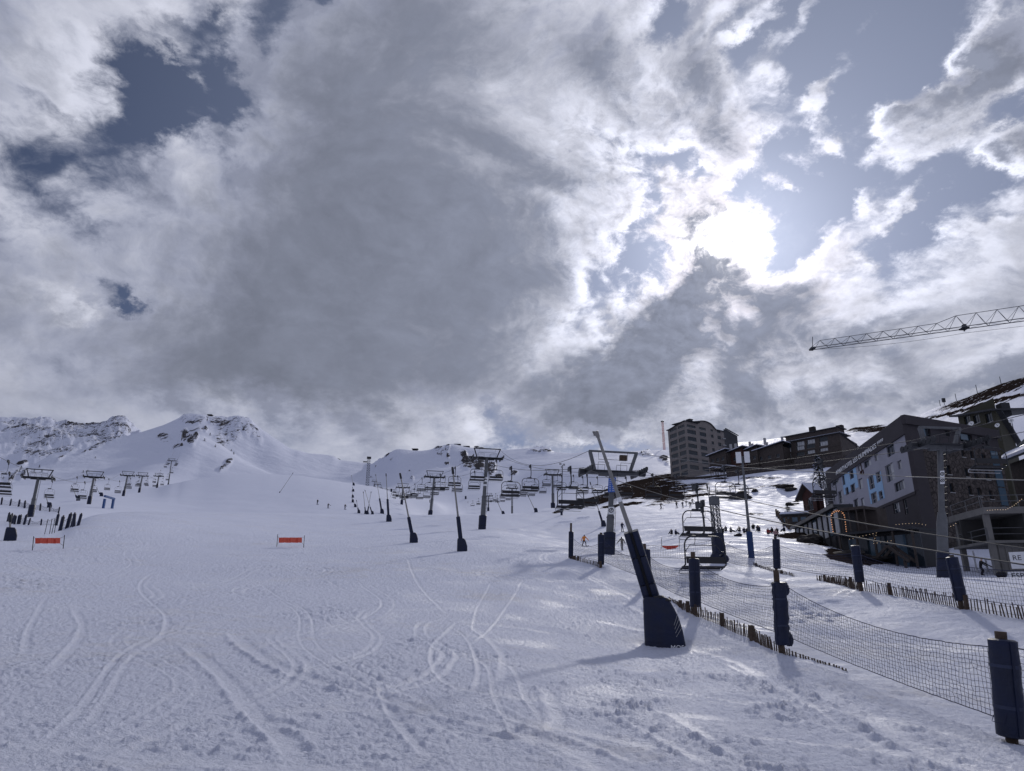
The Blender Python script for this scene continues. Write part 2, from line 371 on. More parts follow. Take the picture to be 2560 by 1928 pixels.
# where every grid point stands in the photograph (only used to lay out rock, tracks and the like)
def project(X, Y, Z):
    dz = Z - CAM.z
    fwd = Y * CP + dz * SP; up = dz * CP - Y * SP
    fwd = np.where(fwd > .05, fwd, .05)
    return 1280 + F_PX * X / fwd, 964 - F_PX * up / fwd
PX, PY = project(GX, GY, H0)

# mountain relief
RD = RR[None, :] * np.ones_like(GX)
mt = sstep(RD, 330, 760)
H1 = H0 + mt * (fbm(GX / 210, GY / 210, 5, .52, 3) * 7.0)
# gullies and buttresses of the far rocky face
far = sstep(RD, 1750, 2300) * (1 - .75 * sstep(RD, 2560, 2700)) * (1 - sstep(np.abs(AZD), 44, 60)[:, None])
H1 += far * (fbm(GX / 170, GY / 420, 6, .55, 31, ridged=True) - .44) * 40
# the crags by the main peak
def patch(cx, cy, rx, ry, turn=0, r0=0, r1=9e9):
    th = R(turn); dx, dy = PX - cx, PY - cy
    a = (dx * math.cos(th) + dy * math.sin(th)) / rx; b = (-dx * math.sin(th) + dy * math.cos(th)) / ry
    return np.clip(1.25 - np.sqrt(a * a + b * b), 0, 1) * ((RD > r0) & (RD < r1))
ROCK = np.zeros_like(GX)
def rock(v, *a, **k):
    global ROCK
    ROCK = np.maximum(ROCK, v * np.minimum(patch(*a, **k) * 2.2, 1))
for a in [(575, 1075, 30, 42, 25), (560, 1100, 24, 26, 30), (617, 1060, 16, 26, 10), (640, 1085, 10, 26, -30), (600, 1052, 24, 10, 0), (480, 1048, 36, 9, 0), (545, 1053, 24, 8, 0)]:
    rock(.57, *a, r0=1000, r1=1700)
for a in [(408, 1097, 17, 12, 0), (462, 1090, 9, 18, 0), (476, 1103, 11, 16, -20), (488, 1094, 7, 14, 20), (440, 1122, 10, 6, -10), (449, 1119, 9, 5, 0), (495, 1076, 26, 3, -12), (514, 1072, 4, 9, 0)]:
    rock(.70, *a, r0=600, r1=1700)
for a in [(568, 1163, 15, 7, -45), (556, 1172, 12, 4, -45), (575, 1156, 8, 4, -20)]:
    rock(.70, *a, r0=500, r1=1200)
for a in [(110, 1110, 90, 46, 0), (220, 1092, 54, 30, 0), (150, 1075, 180, 22, 0), (305, 1068, 34, 34, 0), (275, 1085, 40, 26, 0), (60, 1075, 40, 24, 0), (120, 1122, 20, 10, 0), (200, 1112, 30, 12, 0)]:
    rock(.57, *a, r0=1900, r1=3300)
for a in [(240, 1118, 50, 3, -24), (130, 1133, 16, 3, -35), (185, 1125, 22, 3, -20), (150, 1148, 14, 3, -35), (60, 1155, 22, 8, -25), (100, 1143, 10, 4, -40), (290, 1100, 26, 3, -20), (60, 1185, 14, 5, -40), (33, 1192, 20, 3, -35)]:
    rock(.70, *a, r0=500, r1=1500)
for a in [(948, 1146, 14, 5, -35), (975, 1152, 6, 3, -30), (938, 1168, 4, 4, 0), (958, 1150, 20, 3, -35), (1098, 1128, 12, 14, -50), (1118, 1122, 6, 12, 20), (1120, 1140, 5, 7, 0), (1117, 1155, 7, 4, 0), (1090, 1110, 12, 4, -30), (1162, 1110, 10, 3, 0), (1025, 1178, 7, 4, -10), (1030, 1190, 5, 5, 0), (1245, 1192, 10, 4, 0), (1265, 1122, 8, 3, 0), (1350, 1126, 30, 2.5, 0), (1285, 1182, 10, 6, -20)]:
    rock(.70, *a, r0=420, r1=1300)
for a in [(1158, 1134, 10, 9, 40), (1172, 1150, 20, 10, 0), (1190, 1158, 22, 12, 20), (1200, 1148, 16, 8, 0), (1228, 1170, 12, 18, 15), (1170, 1163, 14, 9, 0)]:
    rock(.84, *a, r0=420, r1=900)
for a in [(1614, 1138, 16, 4, 0), (1660, 1147, 13, 8, 0), (1670, 1160, 8, 4, 0)]:
    rock(.72, *a, r0=400, r1=900)
EARTH = np.zeros_like(GX)
def earth(v, *a, **k):
    global EARTH
    EARTH = np.maximum(EARTH, v * np.minimum(patch(*a, **k) * 2.0, 1))
for a in [(1610, 1222, 95, 22, -9), (1530, 1238, 80, 11, -19), (1440, 1262, 66, 6, -20), (1640, 1196, 60, 6, -9), (1560, 1214, 60, 6, -16), (1480, 1262, 50, 4, -14), (1660, 1240, 60, 9, -5), (1560, 1262, 60, 4, -8), (1700, 1192, 40, 6, -12), (1500, 1244, 60, 6, -18)]:
    earth(1.0, *a, r0=150, r1=420)
for a in [(1680, 1250, 60, 5, -6), (1790, 1215, 60, 4, 0), (1720, 1220, 60, 12, -8), (1760, 1235, 90, 6, -6), (1850, 1235, 24, 8, -10), (1930, 1215, 40, 4, -4), (1965, 1222, 26, 7, 0), (1870, 1222, 40, 4, -5), (1900, 1195, 60, 4, 0), (1780, 1195, 40, 5, 0), (1660, 1258, 50, 4, -8), (1980, 1262, 24, 8, -20), (1880, 1284, 12, 2, 0), (1900, 1285, 10, 2, 0)]:
    earth(.66, *a, r0=110, r1=420)
for a in [(2160, 1068, 50, 12, -8), (2200, 1075, 60, 8, -6), (2140, 1070, 24, 5, -20), (2470, 985, 130, 16, -19), (2520, 965, 60, 18, -18), (2420, 1003, 60, 8, -19), (2500, 1003, 90, 5, -15), (2400, 1030, 120, 4, -12), (2250, 1062, 40, 6, -8)]:
    earth(.95, *a, r0=350, r1=900)
for a in [(2040, 1352, 46, 16, 0), (2110, 1390, 50, 20, 12), (2180, 1400, 80, 14, -4), (2000, 1340, 60, 6, 0), (2260, 1385, 60, 12, 0)]:
    earth(1.0, *a, r0=58, r1=150)
# rock stands proud of the snow
H1 += np.minimum(ROCK, 1) * (RD / 900.0) * (fbm(GX / 24, GY / 24, 4, .6, 51, ridged=True)) * 5.0
H1 += EARTH * fbm(GX / 6, GY / 6, 4, .6, 52) * .5 * sstep(RD, 50, 120)

# gentle rolls of the piste
H1 += (1 - sstep(RD, 200, 420)) * sstep(RD, 6, 16) * fbm(GX / 14, GY / 14, 3, .5, 7) * .10 * np.minimum(RD / 40, 2.2)

def _lookup(G, x, y):
    a = math.degrees(math.atan2(x, y)); r = math.hypot(x, y)
    j = int(np.clip(np.searchsorted(AZD, a) - 1, 0, len(AZD) - 2)); i = int(np.clip(np.searchsorted(RR, r) - 1, 0, len(RR) - 2))
    u = min(max((a - AZD[j]) / (AZD[j + 1] - AZD[j]), 0), 1); v = min(max((r - RR[i]) / (RR[i + 1] - RR[i]), 0), 1)
    return float((G[j, i] * (1 - u) + G[j + 1, i] * u) * (1 - v) + (G[j, i + 1] * (1 - u) + G[j + 1, i + 1] * u) * v)
def ground(x, y): return _lookup(H1, x, y)
def hit(x, y, r):
    """where the sight line through photo pixel x, y meets the ground, near distance r"""
    a, t = ray(x, y)
    best, prev = None, None
    for q in np.linspace(.55, 1.75, 97):
        d = r * q
        g = ground(d * math.sin(a), d * math.cos(a)) - (CAM.z + d * t)
        if prev is not None and prev[1] * g <= 0:
            dd = prev[0] + (d - prev[0]) * (prev[1] / (prev[1] - g + 1e-12))
            if best is None or abs(dd - r) < abs(best - r): best = dd
        prev = (d, g)
    d = best if best else r
    px, py = d * math.sin(a), d * math.cos(a)
    return Vector((px, py, ground(px, py)))
def hitd(x, y, r): return hit(x * DS, y * DS, r)

# ------------------------------------------------------------------ ski tracks, clods and ruts, as relief
rng = np.random.default_rng(5)
near_cols = slice(0, len(AZD)); NI = int(np.searchsorted(RR, 120))
nx, ny = GX[:, :NI], GY[:, :NI]
REL = np.zeros_like(nx)
ROUGH = np.ones_like(nx)
TRACKS_D = [
    ([(335, 1235), (308, 1255), (305, 1278), (325, 1300), (355, 1325), (362, 1345), (350, 1375), (315, 1402), (280, 1430)], .16, .05),
    ([(400, 1390), (450, 1430), (520, 1500), (565, 1555), (620, 1605), (650, 1666)], .30, .085),
    ([(505, 1365), (560, 1415), (640, 1455), (720, 1480), (820, 1502), (900, 1530), (1010, 1556), (1150, 1592), (1250, 1622), (1340, 1666)], .36, .125),
    ([(985, 1345), (945, 1385), (932, 1420), (945, 1455), (985, 1488), (1030, 1512)], .13, .05),
    ([(970, 1350), (1005, 1375), (1028, 1420), (1034, 1460), (1024, 1505)], .12, .05),
    ([(1010, 1345), (1060, 1385), (1088, 1425), (1086, 1455), (1068, 1490)], .20, .04),
    ([(880, 1205), (895, 1245), (930, 1292), (975, 1335)], .16, .05),
    ([(1165, 1480), (1190, 1505), (1205, 1545), (1200, 1580)], .24, .08),
    ([(1040, 1515), (1130, 1560), (1260, 1600), (1390, 1655)], .20, .07),
    ([(1330, 1545), (1420, 1590), (1520, 1650)], .22, .09),
    ([(1370, 1500), (1480, 1560), (1600, 1640)], .24, .07),
    ([(1330, 1290), (1420, 1345), (1560, 1420), (1680, 1480), (1800, 1555), (1960, 1650)], .28, .06),
    ([(1760, 1480), (1850, 1540), (1960, 1605), (2070, 1666)], .55, .05),
    ([(1560, 1430), (1700, 1500), (1860, 1590), (1990, 1660)], .20, .06),
    ([(100, 1290), (60, 1370), (55, 1420)], .15, .04), ([(160, 1310), (180, 1360), (140, 1420), (90, 1470)], .2, .05),
    ([(420, 1560), (330, 1600), (250, 1640)], .18, .06), ([(820, 1480), (860, 1560), (930, 1640)], .16, .05),
    ([(1060, 1260), (1030, 1320), (1020, 1370)], .12, .04), ([(1130, 1250), (1090, 1320), (1010, 1400)], .12, .04),
    ([(560, 1260), (620, 1300), (690, 1330)], .14, .04), ([(700, 1250), (760, 1280), (840, 1300)], .14, .04),
]
def carve(pts, w, depth, berm=1.0):
    """groove along a polyline of ground points, with the spoil thrown up beside it"""
    global REL, ROUGH
    P = np.array(pts, float)
    # smooth and resample
    t = np.arange(len(P)); tt = np.linspace(0, len(P) - 1, max(12, len(P) * 3))
    P = np.stack([pchip(t, P[:, 0], tt), pchip(t, P[:, 1], tt)], 1)
    lo, hi = P.min(0) - w * 5, P.max(0) + w * 5
    m = np.argwhere((nx > lo[0]) & (nx < hi[0]) & (ny > lo[1]) & (ny < hi[1]))
    if not len(m): return
    X, Y = nx[m[:, 0], m[:, 1]], ny[m[:, 0], m[:, 1]]
    best = np.full(len(X), 1e9); side = np.zeros(len(X)); along = np.zeros(len(X)); s0 = 0
    for a, b in zip(P[:-1], P[1:]):
        d = b - a; L = math.hypot(*d) + 1e-9
        q = np.clip(((X - a[0]) * d[0] + (Y - a[1]) * d[1]) / L / L, 0, 1)
        dx, dy = X - a[0] - q * d[0], Y - a[1] - q * d[1]
        dd = np.hypot(dx, dy); k = dd < best
        best[k] = dd[k]; side[k] = np.sign(dx * d[1] - dy * d[0])[k]; along[k] = (s0 + q * L)[k]; s0 += L
    endf = np.clip(np.minimum(along, s0 - along) / (s0 * .12 + 1e-6), 0, 1)
    ww = w * (1 + .25 * gnoise(along * .8, along * 0 + 3.3, 77))
    g = -depth * np.exp(-(best / ww) ** 4) * .6
    g += depth * berm * np.exp(-((best - ww * 1.45) / (ww * .45)) ** 2) * (.55 + .45 * side) * (.7 + 1.1 * gnoise(X * 3.1, Y * 3.1, 78))
    REL[m[:, 0], m[:, 1]] += g * endf
    ROUGH[m[:, 0], m[:, 1]] *= 1 - .75 * np.exp(-(best / ww) ** 4) * endf
for pts, w, dp in TRACKS_D:
    g = []
    for x, y in pts:
        r0 = 9.0 + 46 * max(0, (1666 - y) / 480.0) ** 1.7
        p = hitd(x, y, r0); g.append((p.x, p.y))
    carve(g, w * .45, dp * .42)
for i in range(30):                # pairs of ski lines swinging down the fall line
    r = 16 * math.exp(rng.uniform(0, 1.7)); a = R(rng.uniform(-40, min(20, 34 - r * .35)))
    x, y = r * math.sin(a), r * math.cos(a)
    hd0 = -PI / 2 + rng.normal(.12, .28); ph = rng.uniform(0, 6.3); wl = rng.uniform(14, 30); am = rng.uniform(.1, .75); L = rng.uniform(14, 34)
    pts = [[], []]; gap = rng.uniform(.10, .26)
    for s in range(12):
        hd = hd0 + am * math.sin(ph + s * L / 11 / wl * 2 * PI)
        for q, sg in ((0, -1), (1, 1)): pts[q].append((x - math.sin(hd) * gap * sg, y + math.cos(hd) * gap * sg))
        x += math.cos(hd) * L / 11; y += math.sin(hd) * L / 11
        if math.hypot(x, y) < 7.0: break
    wd, dp = rng.uniform(.028, .05) * (1 + r / 60), rng.uniform(.010, .022)
    if len(pts[0]) > 4:
        carve(pts[0], wd, dp, .7); carve(pts[1], wd, dp * rng.uniform(.5, 1), .7)
for i in range(46):                # skidded edges
    r = 9 * math.exp(rng.uniform(0, 1.9)); a = R(rng.uniform(-40, 18 if r > 20 else 30))
    x, y = r * math.sin(a), r * math.cos(a)
    hd = rng.normal(-.35, .45); L = rng.uniform(1.2, 4.5); cv = rng.normal(0, .5) / L
    pts = []
    for s in range(6):
        pts.append((x, y)); x += math.cos(hd) * L / 5; y += math.sin(hd) * L / 5; hd += cv * L / 5
    carve(pts, rng.uniform(.06, .18) * (1 + r / 90), rng.uniform(.008, .02), rng.uniform(.8, 1.6))
# clods
nr = RD[:, :NI]
clodm = np.clip(.30 + 1.7 * fbm(nx / 4.2, ny / 6.0, 3, .55, 91) + .55 * patch(1830, 1830, 460, 210)[:, :NI] + .25 * patch(1500, 1500, 240, 60, 15)[:, :NI] + .25 * patch(900, 1850, 500, 90)[:, :NI], 0.02, 1.35)
c1 = np.maximum(fbm(nx * 3.4, ny * 3.4, 3, .55, 92), 0); c2 = np.maximum(gnoise(nx * 6.5, ny * 9.5, 95), 0)
bank = sstep(PX[:, :NI] - (1420 + (PY[:, :NI] - 1420) * 2.45), -40, 60) * sstep(PY[:, :NI], 1380, 1420)      # smooth bank beyond the near fence
quiet = 1 - .62 * bank
spill = np.clip(patch(1950, 1840, 520, 200, 14)[:, :NI] * 1.2 + .55 * patch(1560, 1520, 260, 50, 12)[:, :NI] + .5 * patch(1500, 1800, 420, 110)[:, :NI] + .4 * patch(420, 1850, 260, 60)[:, :NI], 0, 1) * np.clip(.55 + 1.9 * fbm(nx / 2.3, ny / 2.8, 3, .55, 191), 0, 1.2) * (1 - bank)
c3 = np.maximum(fbm(nx * 3.4, ny * 6.4, 3, .62, 98), 0)
REL += (c1 * .05 + c2 * .034 + c3 * .055 + .030 * fbm(nx * .9, ny * 1.6, 3, .5, 96)) * clodm * ROUGH * quiet * np.minimum(1.0, .35 + nr / 26)
REL += .024 * fbm(nx * 8, ny * 12, 3, .68, 93) * ROUGH * (.35 + .65 * quiet)
sp = np.maximum(fbm(nx * 4.4, ny * 5.0, 4, .6, 192) + .06, 0)
REL += sp * .15 * spill * (.3 + .7 * ROUGH)
REL += bank * .045 * fbm(nx * 1.1, ny * 2.6, 3, .55, 193)
REL *= 1 - sstep(nr, 70, 118) * .7
REL *= sstep(nr, 1.5, 5)
H2 = H1.copy(); H2[:, :NI] += REL
# footprints beyond the second fence
for _ in range(34):
    p = hit(2010 + rng.uniform(-50, 90), 1515 + rng.uniform(-45, 40), 27)
    d = np.hypot(nx - p.x, ny - p.y)
    H2[:, :NI] -= .16 * np.exp(-(d / .17) ** 2)

# ------------------------------------------------------------------ materials
MAT = {}
def principled(name):
    m = bpy.data.materials.new(name); m.use_nodes = True
    t = m.node_tree; b = t.nodes['Principled BSDF']
    MAT[name] = m
    return m, NT(t), b
def mat(name, col, rough=.6, metal=0.0, var=.12, scale=3.0, bump=0.0, spec=.4, bscale=None):
    """painted or raw surface with uneven colour and a little relief"""
    m, k, b = principled(name)
    tc = k.n('ShaderNodeTexCoord')
    n = k.noise(tc.outputs['Object'], scale, 6, .6)
    f = k.ss(n, .28, .72, 1 - var, 1 + var, 'LINEAR')
    c = k.v('SCALE', tuple(col[:3]), scale=f)
    k.put(b.inputs['Base Color'], c)
    b.inputs['Roughness'].default_value = rough; b.inputs['Metallic'].default_value = metal
    b.inputs['Specular IOR Level'].default_value = spec
    if bump:
        nb = k.noise(tc.outputs['Object'], bscale or scale * 6, 5, .6)
        bp = k.n('ShaderNodeBump'); bp.inputs['Strength'].default_value = bump; bp.inputs['Distance'].default_value = .02
        k.put(bp.inputs['Height'], nb); k.put(b.inputs['Normal'], bp.outputs[0])
    return m

def snow_material():
    m, k, b = principled('snow')
    geo = k.n('ShaderNodeNewGeometry'); P = geo.outputs['Position']
    at_r = k.n('ShaderNodeAttribute', attribute_name='rock'); at_e = k.n('ShaderNodeAttribute', attribute_name='earth')
    dist = k.v('LENGTH', P)
    # bare rock
    nr1 = k.noise(k.v('MULTIPLY', P, (.020, .006, .008)), 1.0, 6, .6); nr2 = k.noise(k.v('MULTIPLY', P, (.20, .07, .08)), 1.0, 9, .78)
    rv = k.m('ADD', at_r.outputs['Fac'], k.m('ADD', k.m('MULTIPLY', k.m('SUBTRACT', nr1, .5), 2.0), k.m('MULTIPLY', k.m('SUBTRACT', nr2, .5), 3.0)))
    rmask = k.m('MULTIPLY', k.ss(rv, .60, .76), k.ss(at_r.outputs['Fac'], .02, .2))
    # bare earth and dead grass, melted out in streaks along the slope
    ne1 = k.noise(k.v('MULTIPLY', P, (.085, .20, .30)), 1.0, 9, .68); ne2 = k.noise(P, 1.1, 6, .65)
    ev = k.m('ADD', k.m('MULTIPLY', at_e.outputs['Fac'], .80), k.m('ADD', k.m('MULTIPLY', k.m('SUBTRACT', ne1, .5), 2.4), k.m('MULTIPLY', k.m('SUBTRACT', ne2, .5), .9)))
    emask = k.m('MULTIPLY', k.ss(ev, .42, .48), k.ss(at_e.outputs['Fac'], .02, .2))
    rc = k.mix(k.noise(P, .12, 6, .6), rgb(.022, .021, .025), rgb(.085, .080, .085))
    ec = k.mix(k.noise(P, .6, 6, .65), rgb(.010, .008, .008), rgb(.038, .029, .025))
    # old spring snow: a little dirt in it, greyer and yellower in places
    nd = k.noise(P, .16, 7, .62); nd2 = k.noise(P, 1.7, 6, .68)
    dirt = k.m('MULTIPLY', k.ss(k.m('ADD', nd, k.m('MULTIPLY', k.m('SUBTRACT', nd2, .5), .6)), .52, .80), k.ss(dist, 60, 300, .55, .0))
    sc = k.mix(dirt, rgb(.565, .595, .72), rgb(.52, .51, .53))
    c = k.mix(rmask, sc, rc); c = k.mix(emask, c, ec)
    k.put(b.inputs['Base Color'], c)
    k.put(b.inputs['Roughness'], k.m('SUBTRACT', k.ss(k.noise(P, .35, 5, .6), .35, .7, .56, .85), k.m('MULTIPLY', k.n('ShaderNodeAttribute', attribute_name='polish').outputs['Fac'], .22)))
    pol = k.n('ShaderNodeAttribute', attribute_name='polish').outputs['Fac']
    k.put(b.inputs['Specular IOR Level'], k.m('MULTIPLY', k.m('SUBTRACT', 1.0, k.m('MAXIMUM', rmask, emask)), k.m('ADD', .04, k.m('MULTIPLY', pol, .20))))
    # grain and crust
    b1 = k.noise(P, 4.5, 6, .68); b2 = k.noise(k.v('MULTIPLY', P, (1.0, 1.6, 1.0)), 19.0, 5, .7); b3 = k.noise(P, .05, 8, .62)
    bp = k.n('ShaderNodeBump'); bp.inputs['Distance'].default_value = .13
    k.put(bp.inputs['Strength'], k.ss(dist, 20, 260, .95, .3))
    k.put(bp.inputs['Height'], k.m('ADD', k.m('MULTIPLY', b1, .8), k.m('MULTIPLY', b2, .30)))
    bp2 = k.n('ShaderNodeBump'); bp2.inputs['Distance'].default_value = 9.0
    k.put(bp2.inputs['Strength'], k.ss(dist, 300, 900, 0.0, .35)); k.put(bp2.inputs['Height'], b3); k.put(bp2.inputs['Normal'], bp.outputs[0])
    k.put(b.inputs['Normal'], bp2.outputs[0])
    return m
snow_material()

def build_terrain():
    na, nrr = len(AZD), len(RR)
    co = np.empty((na * nrr + 1, 3), np.float32)
    co[:-1, 0] = GX.ravel(); co[:-1, 1] = GY.ravel(); co[:-1, 2] = H2.ravel()
    co[-1] = (0, 0, 0)
    j = np.arange(na - 1)[:, None]; i = np.arange(nrr - 1)[None, :]
    a = j * nrr + i
    q = np.stack([a, a + 1, a + nrr + 1, a + nrr], -1).reshape(-1, 4)
    me = bpy.data.meshes.new('ground')
    # close the ring at due south
    s = (na - 1) * nrr + np.arange(nrr - 1)
    seam = np.stack([s, s + 1, np.arange(nrr - 1) + 1, np.arange(nrr - 1)], -1)
    q = np.concatenate([q, seam])
    tri = np.stack([np.full(na, na * nrr), np.arange(na) * nrr, np.roll(np.arange(na), -1) * nrr], -1)
    nl = len(q) * 4 + len(tri) * 3
    me.vertices.add(len(co)); me.vertices.foreach_set('co', co.ravel())
    me.loops.add(nl); me.loops.foreach_set('vertex_index', np.concatenate([q[:, ::-1].ravel(), tri[:, ::-1].ravel()]).astype(np.int32))
    me.polygons.add(len(q) + len(tri))
    st = np.concatenate([np.arange(len(q)) * 4, len(q) * 4 + np.arange(len(tri)) * 3]).astype(np.int32)
    me.polygons.foreach_set('loop_start', st)
    me.polygons.foreach_set('use_smooth', np.ones(len(st), bool))
    me.update(calc_edges=True)
    POL = np.zeros_like(GX); POL[:, :NI] = np.clip(1 - ROUGH, 0, 1) * .9
    POL[:, :NI] = np.maximum(POL[:, :NI], .8 * sstep(.18 - clodm, 0, .16) * sstep(fbm(nx / 3, ny / 3, 2, .5, 99), .0, .4) * (1 - bank)) * (1 - .9 * np.clip(spill, 0, 1))
    for nm, arr in (('rock', ROCK), ('earth', EARTH), ('polish', POL)):
        at_ = me.attributes.new(nm, 'FLOAT', 'POINT')
        at_.data.foreach_set('value', np.concatenate([arr.ravel(), [0]]).astype(np.float32))
    me.materials.append(MAT['snow'])
    o = bpy.data.objects.new('snow_ground', me); C.objects.link(o)
    o['kind'] = 'structure'
    return o
build_terrain()

# ------------------------------------------------------------------ building blocks
class MB:
    """collects simple solids and links them as one mesh object"""
    def __init__(s): s.v, s.f, s.m = [], [], []; s.cur = 0
    def add(s, vs, fs):
        o = len(s.v); s.v += [tuple(v) for v in vs]
        for f in fs: s.f.append(tuple(i + o for i in f)); s.m.append(s.cur)
    def box(s, c, d, M=None):
        x, y, z = d[0] / 2, d[1] / 2, d[2] / 2
        vs = [Vector((sx * x, sy * y, sz * z)) for sz in (-1, 1) for sy in (-1, 1) for sx in (-1, 1)]
        if M is not None: vs = [M @ v for v in vs]
        c = Vector(c); vs = [v + c for v in vs]
        s.add(vs, [(0, 2, 3, 1), (4, 5, 7, 6), (0, 1, 5, 4), (2, 6, 7, 3), (0, 4, 6, 2), (1, 3, 7, 5)])
    def beam(s, a, b, w, h=None, up=(0, 0, 1)):
        a, b = Vector(a), Vector(b); d = b - a; L = d.length
        if L < 1e-6: return
        d /= L; u = Vector(up)
        if abs(d.dot(u)) > .98: u = Vector((0, 1, 0))
        x = d.cross(u).normalized(); z = x.cross(d).normalized()
        M = Matrix((x, d, z)).transposed()
        s.box((a + b) / 2, (w, L, h or w), M)
    def ring(s, c, x, y, r, n): return [c + (x * math.cos(2 * PI * i / n) + y * math.sin(2 * PI * i / n)) * r for i in range(n)]
    def tube(s, pts, r, n=8, caps=True):
        pts = [Vector(p) for p in pts]
        rs = r if isinstance(r, (list, tuple)) else [r] * len(pts)
        o, vs, fs = 0, [], []
        px = None
        for i, p in enumerate(pts):
            d = (pts[min(i + 1, len(pts) - 1)] - pts[max(i - 1, 0)]).normalized()
            if px is None:
                u = Vector((0, 0, 1)) if abs(d.z) < .9 else Vector((1, 0, 0))
                px = d.cross(u).normalized()
            else:
                px = (px - d * px.dot(d)).normalized()
            py = d.cross(px)
            vs += s.ring(p, px, py, rs[i], n)
        for i in range(len(pts) - 1):
            for k in range(n):
                a = i * n + k; b = i * n + (k + 1) % n
                fs.append((a, b, b + n, a + n))
        if caps:
            fs.append(tuple(range(n - 1, -1, -1))); fs.append(tuple((len(pts) - 1) * n + k for k in range(n)))
        s.add(vs, fs)
    def cyl(s, a, b, r, r2=None, n=12): s.tube([a, b], [r, r if r2 is None else r2], n)
    def loft(s, secs, caps=True):
        n = len(secs[0]); vs = [Vector(p) for q in secs for p in q]; fs = []
        for i in range(len(secs) - 1):
            for k in range(n):
                a = i * n + k; b = i * n + (k + 1) % n
                fs.append((a, b, b + n, a + n))
        if caps:
            fs.append(tuple(range(n - 1, -1, -1))); fs.append(tuple((len(secs) - 1) * n + k for k in range(n)))
        s.add(vs, fs)
    def sphere(s, c, r, n=8, m=6, sc=(1, 1, 1)):
        c = Vector(c); secs = []
        for j in range(1, m):
            t = PI * j / m
            secs.append([c + Vector((math.sin(t) * math.cos(2 * PI * i / n) * r * sc[0], math.sin(t) * math.sin(2 * PI * i / n) * r * sc[1], -math.cos(t) * r * sc[2])) for i in range(n)])
        s.loft(secs)
    def quad(s, a, b, c, d): s.add([a, b, c, d], [(0, 1, 2, 3)])
    def build(s, name, mats, parent=None, smooth=False, origin=None):
        me = bpy.data.meshes.new(name)
        vs = s.v if origin is None else [(v[0] - origin[0], v[1] - origin[1], v[2] - origin[2]) for v in s.v]
        me.from_pydata([tuple(v) for v in vs], [], s.f)
        for m in (mats if isinstance(mats, (list, tuple)) else [mats]): me.materials.append(MAT[m])
        if max(s.m or [0]) > 0: me.polygons.foreach_set('material_index', s.m)
        bm = bmesh.new(); bm.from_mesh(me); bmesh.ops.recalc_face_normals(bm, faces=bm.faces); bm.to_mesh(me); bm.free()
        if smooth:
            me.polygons.foreach_set('use_smooth', [True] * len(me.polygons))
            if smooth != 'all': me.set_sharp_from_angle(angle=R(42))
        o = bpy.data.objects.new(name, me); C.objects.link(o)
        if parent is not None: o.parent = parent
        return o

def tag(o, label, cat, group=None, kind=None):
    o['label'] = label; o['category'] = cat
    if group: o['group'] = group
    if kind: o['kind'] = kind
    return o
def thing(name, label, cat, loc=(0, 0, 0), rz=0.0, group=None):
    o = bpy.data.objects.new(name, None); C.objects.link(o)
    o.empty_display_size = .3
    o.location = loc; o.rotation_euler = (0, 0, rz)
    return tag(o, label, cat, group)
def part(name, me, parent, label=None):
    o = bpy.data.objects.new(name, me); C.objects.link(o); o.parent = parent
    if label: o['label'] = label
    return o
def dup(root, loc, rz, label=None, group=None, scale=None):
    r = root.copy(); C.objects.link(r); r.location = loc; r.rotation_euler = (0, 0, rz)
    if scale: r.scale = scale
    if label: r['label'] = label
    if group: r['group'] = group
    for ch in list(root.children):
        c = ch.copy(); C.objects.link(c); c.parent = r
        for g in list(ch.children):
            d = g.copy(); C.objects.link(d); d.parent = c
    return r
def text_mesh(txt, size, material, extrude=.01, name='lettering', shear=0.0):
    cu = bpy.data.curves.new(name, 'FONT'); cu.body = txt; cu.size = size; cu.extrude = extrude
    cu.align_x = 'CENTER'; cu.align_y = 'CENTER'; cu.resolution_u = 3; cu.shear = shear
    tmp = bpy.data.objects.new(name, cu); C.objects.link(tmp)
    dg = bpy.context.evaluated_depsgraph_get()
    me = bpy.data.meshes.new_from_object(tmp.evaluated_get(dg))
    me.name = name
    bpy.data.objects.remove(tmp); bpy.data.curves.remove(cu)
    me.materials.clear(); me.materials.append(MAT[material])
    return me
def place_text(name, me, parent, origin, xdir, ydir, world_origin=(0, 0, 0)):
    x = Vector(xdir).normalized(); y = Vector(ydir).normalized(); z = x.cross(y)
    o = bpy.data.objects.new(name, me); C.objects.link(o); o.parent = parent
    M = Matrix((x, y, z)).transposed().to_4x4(); M.translation = Vector(origin) - Vector(world_origin)
    o.matrix_local = M
    return o

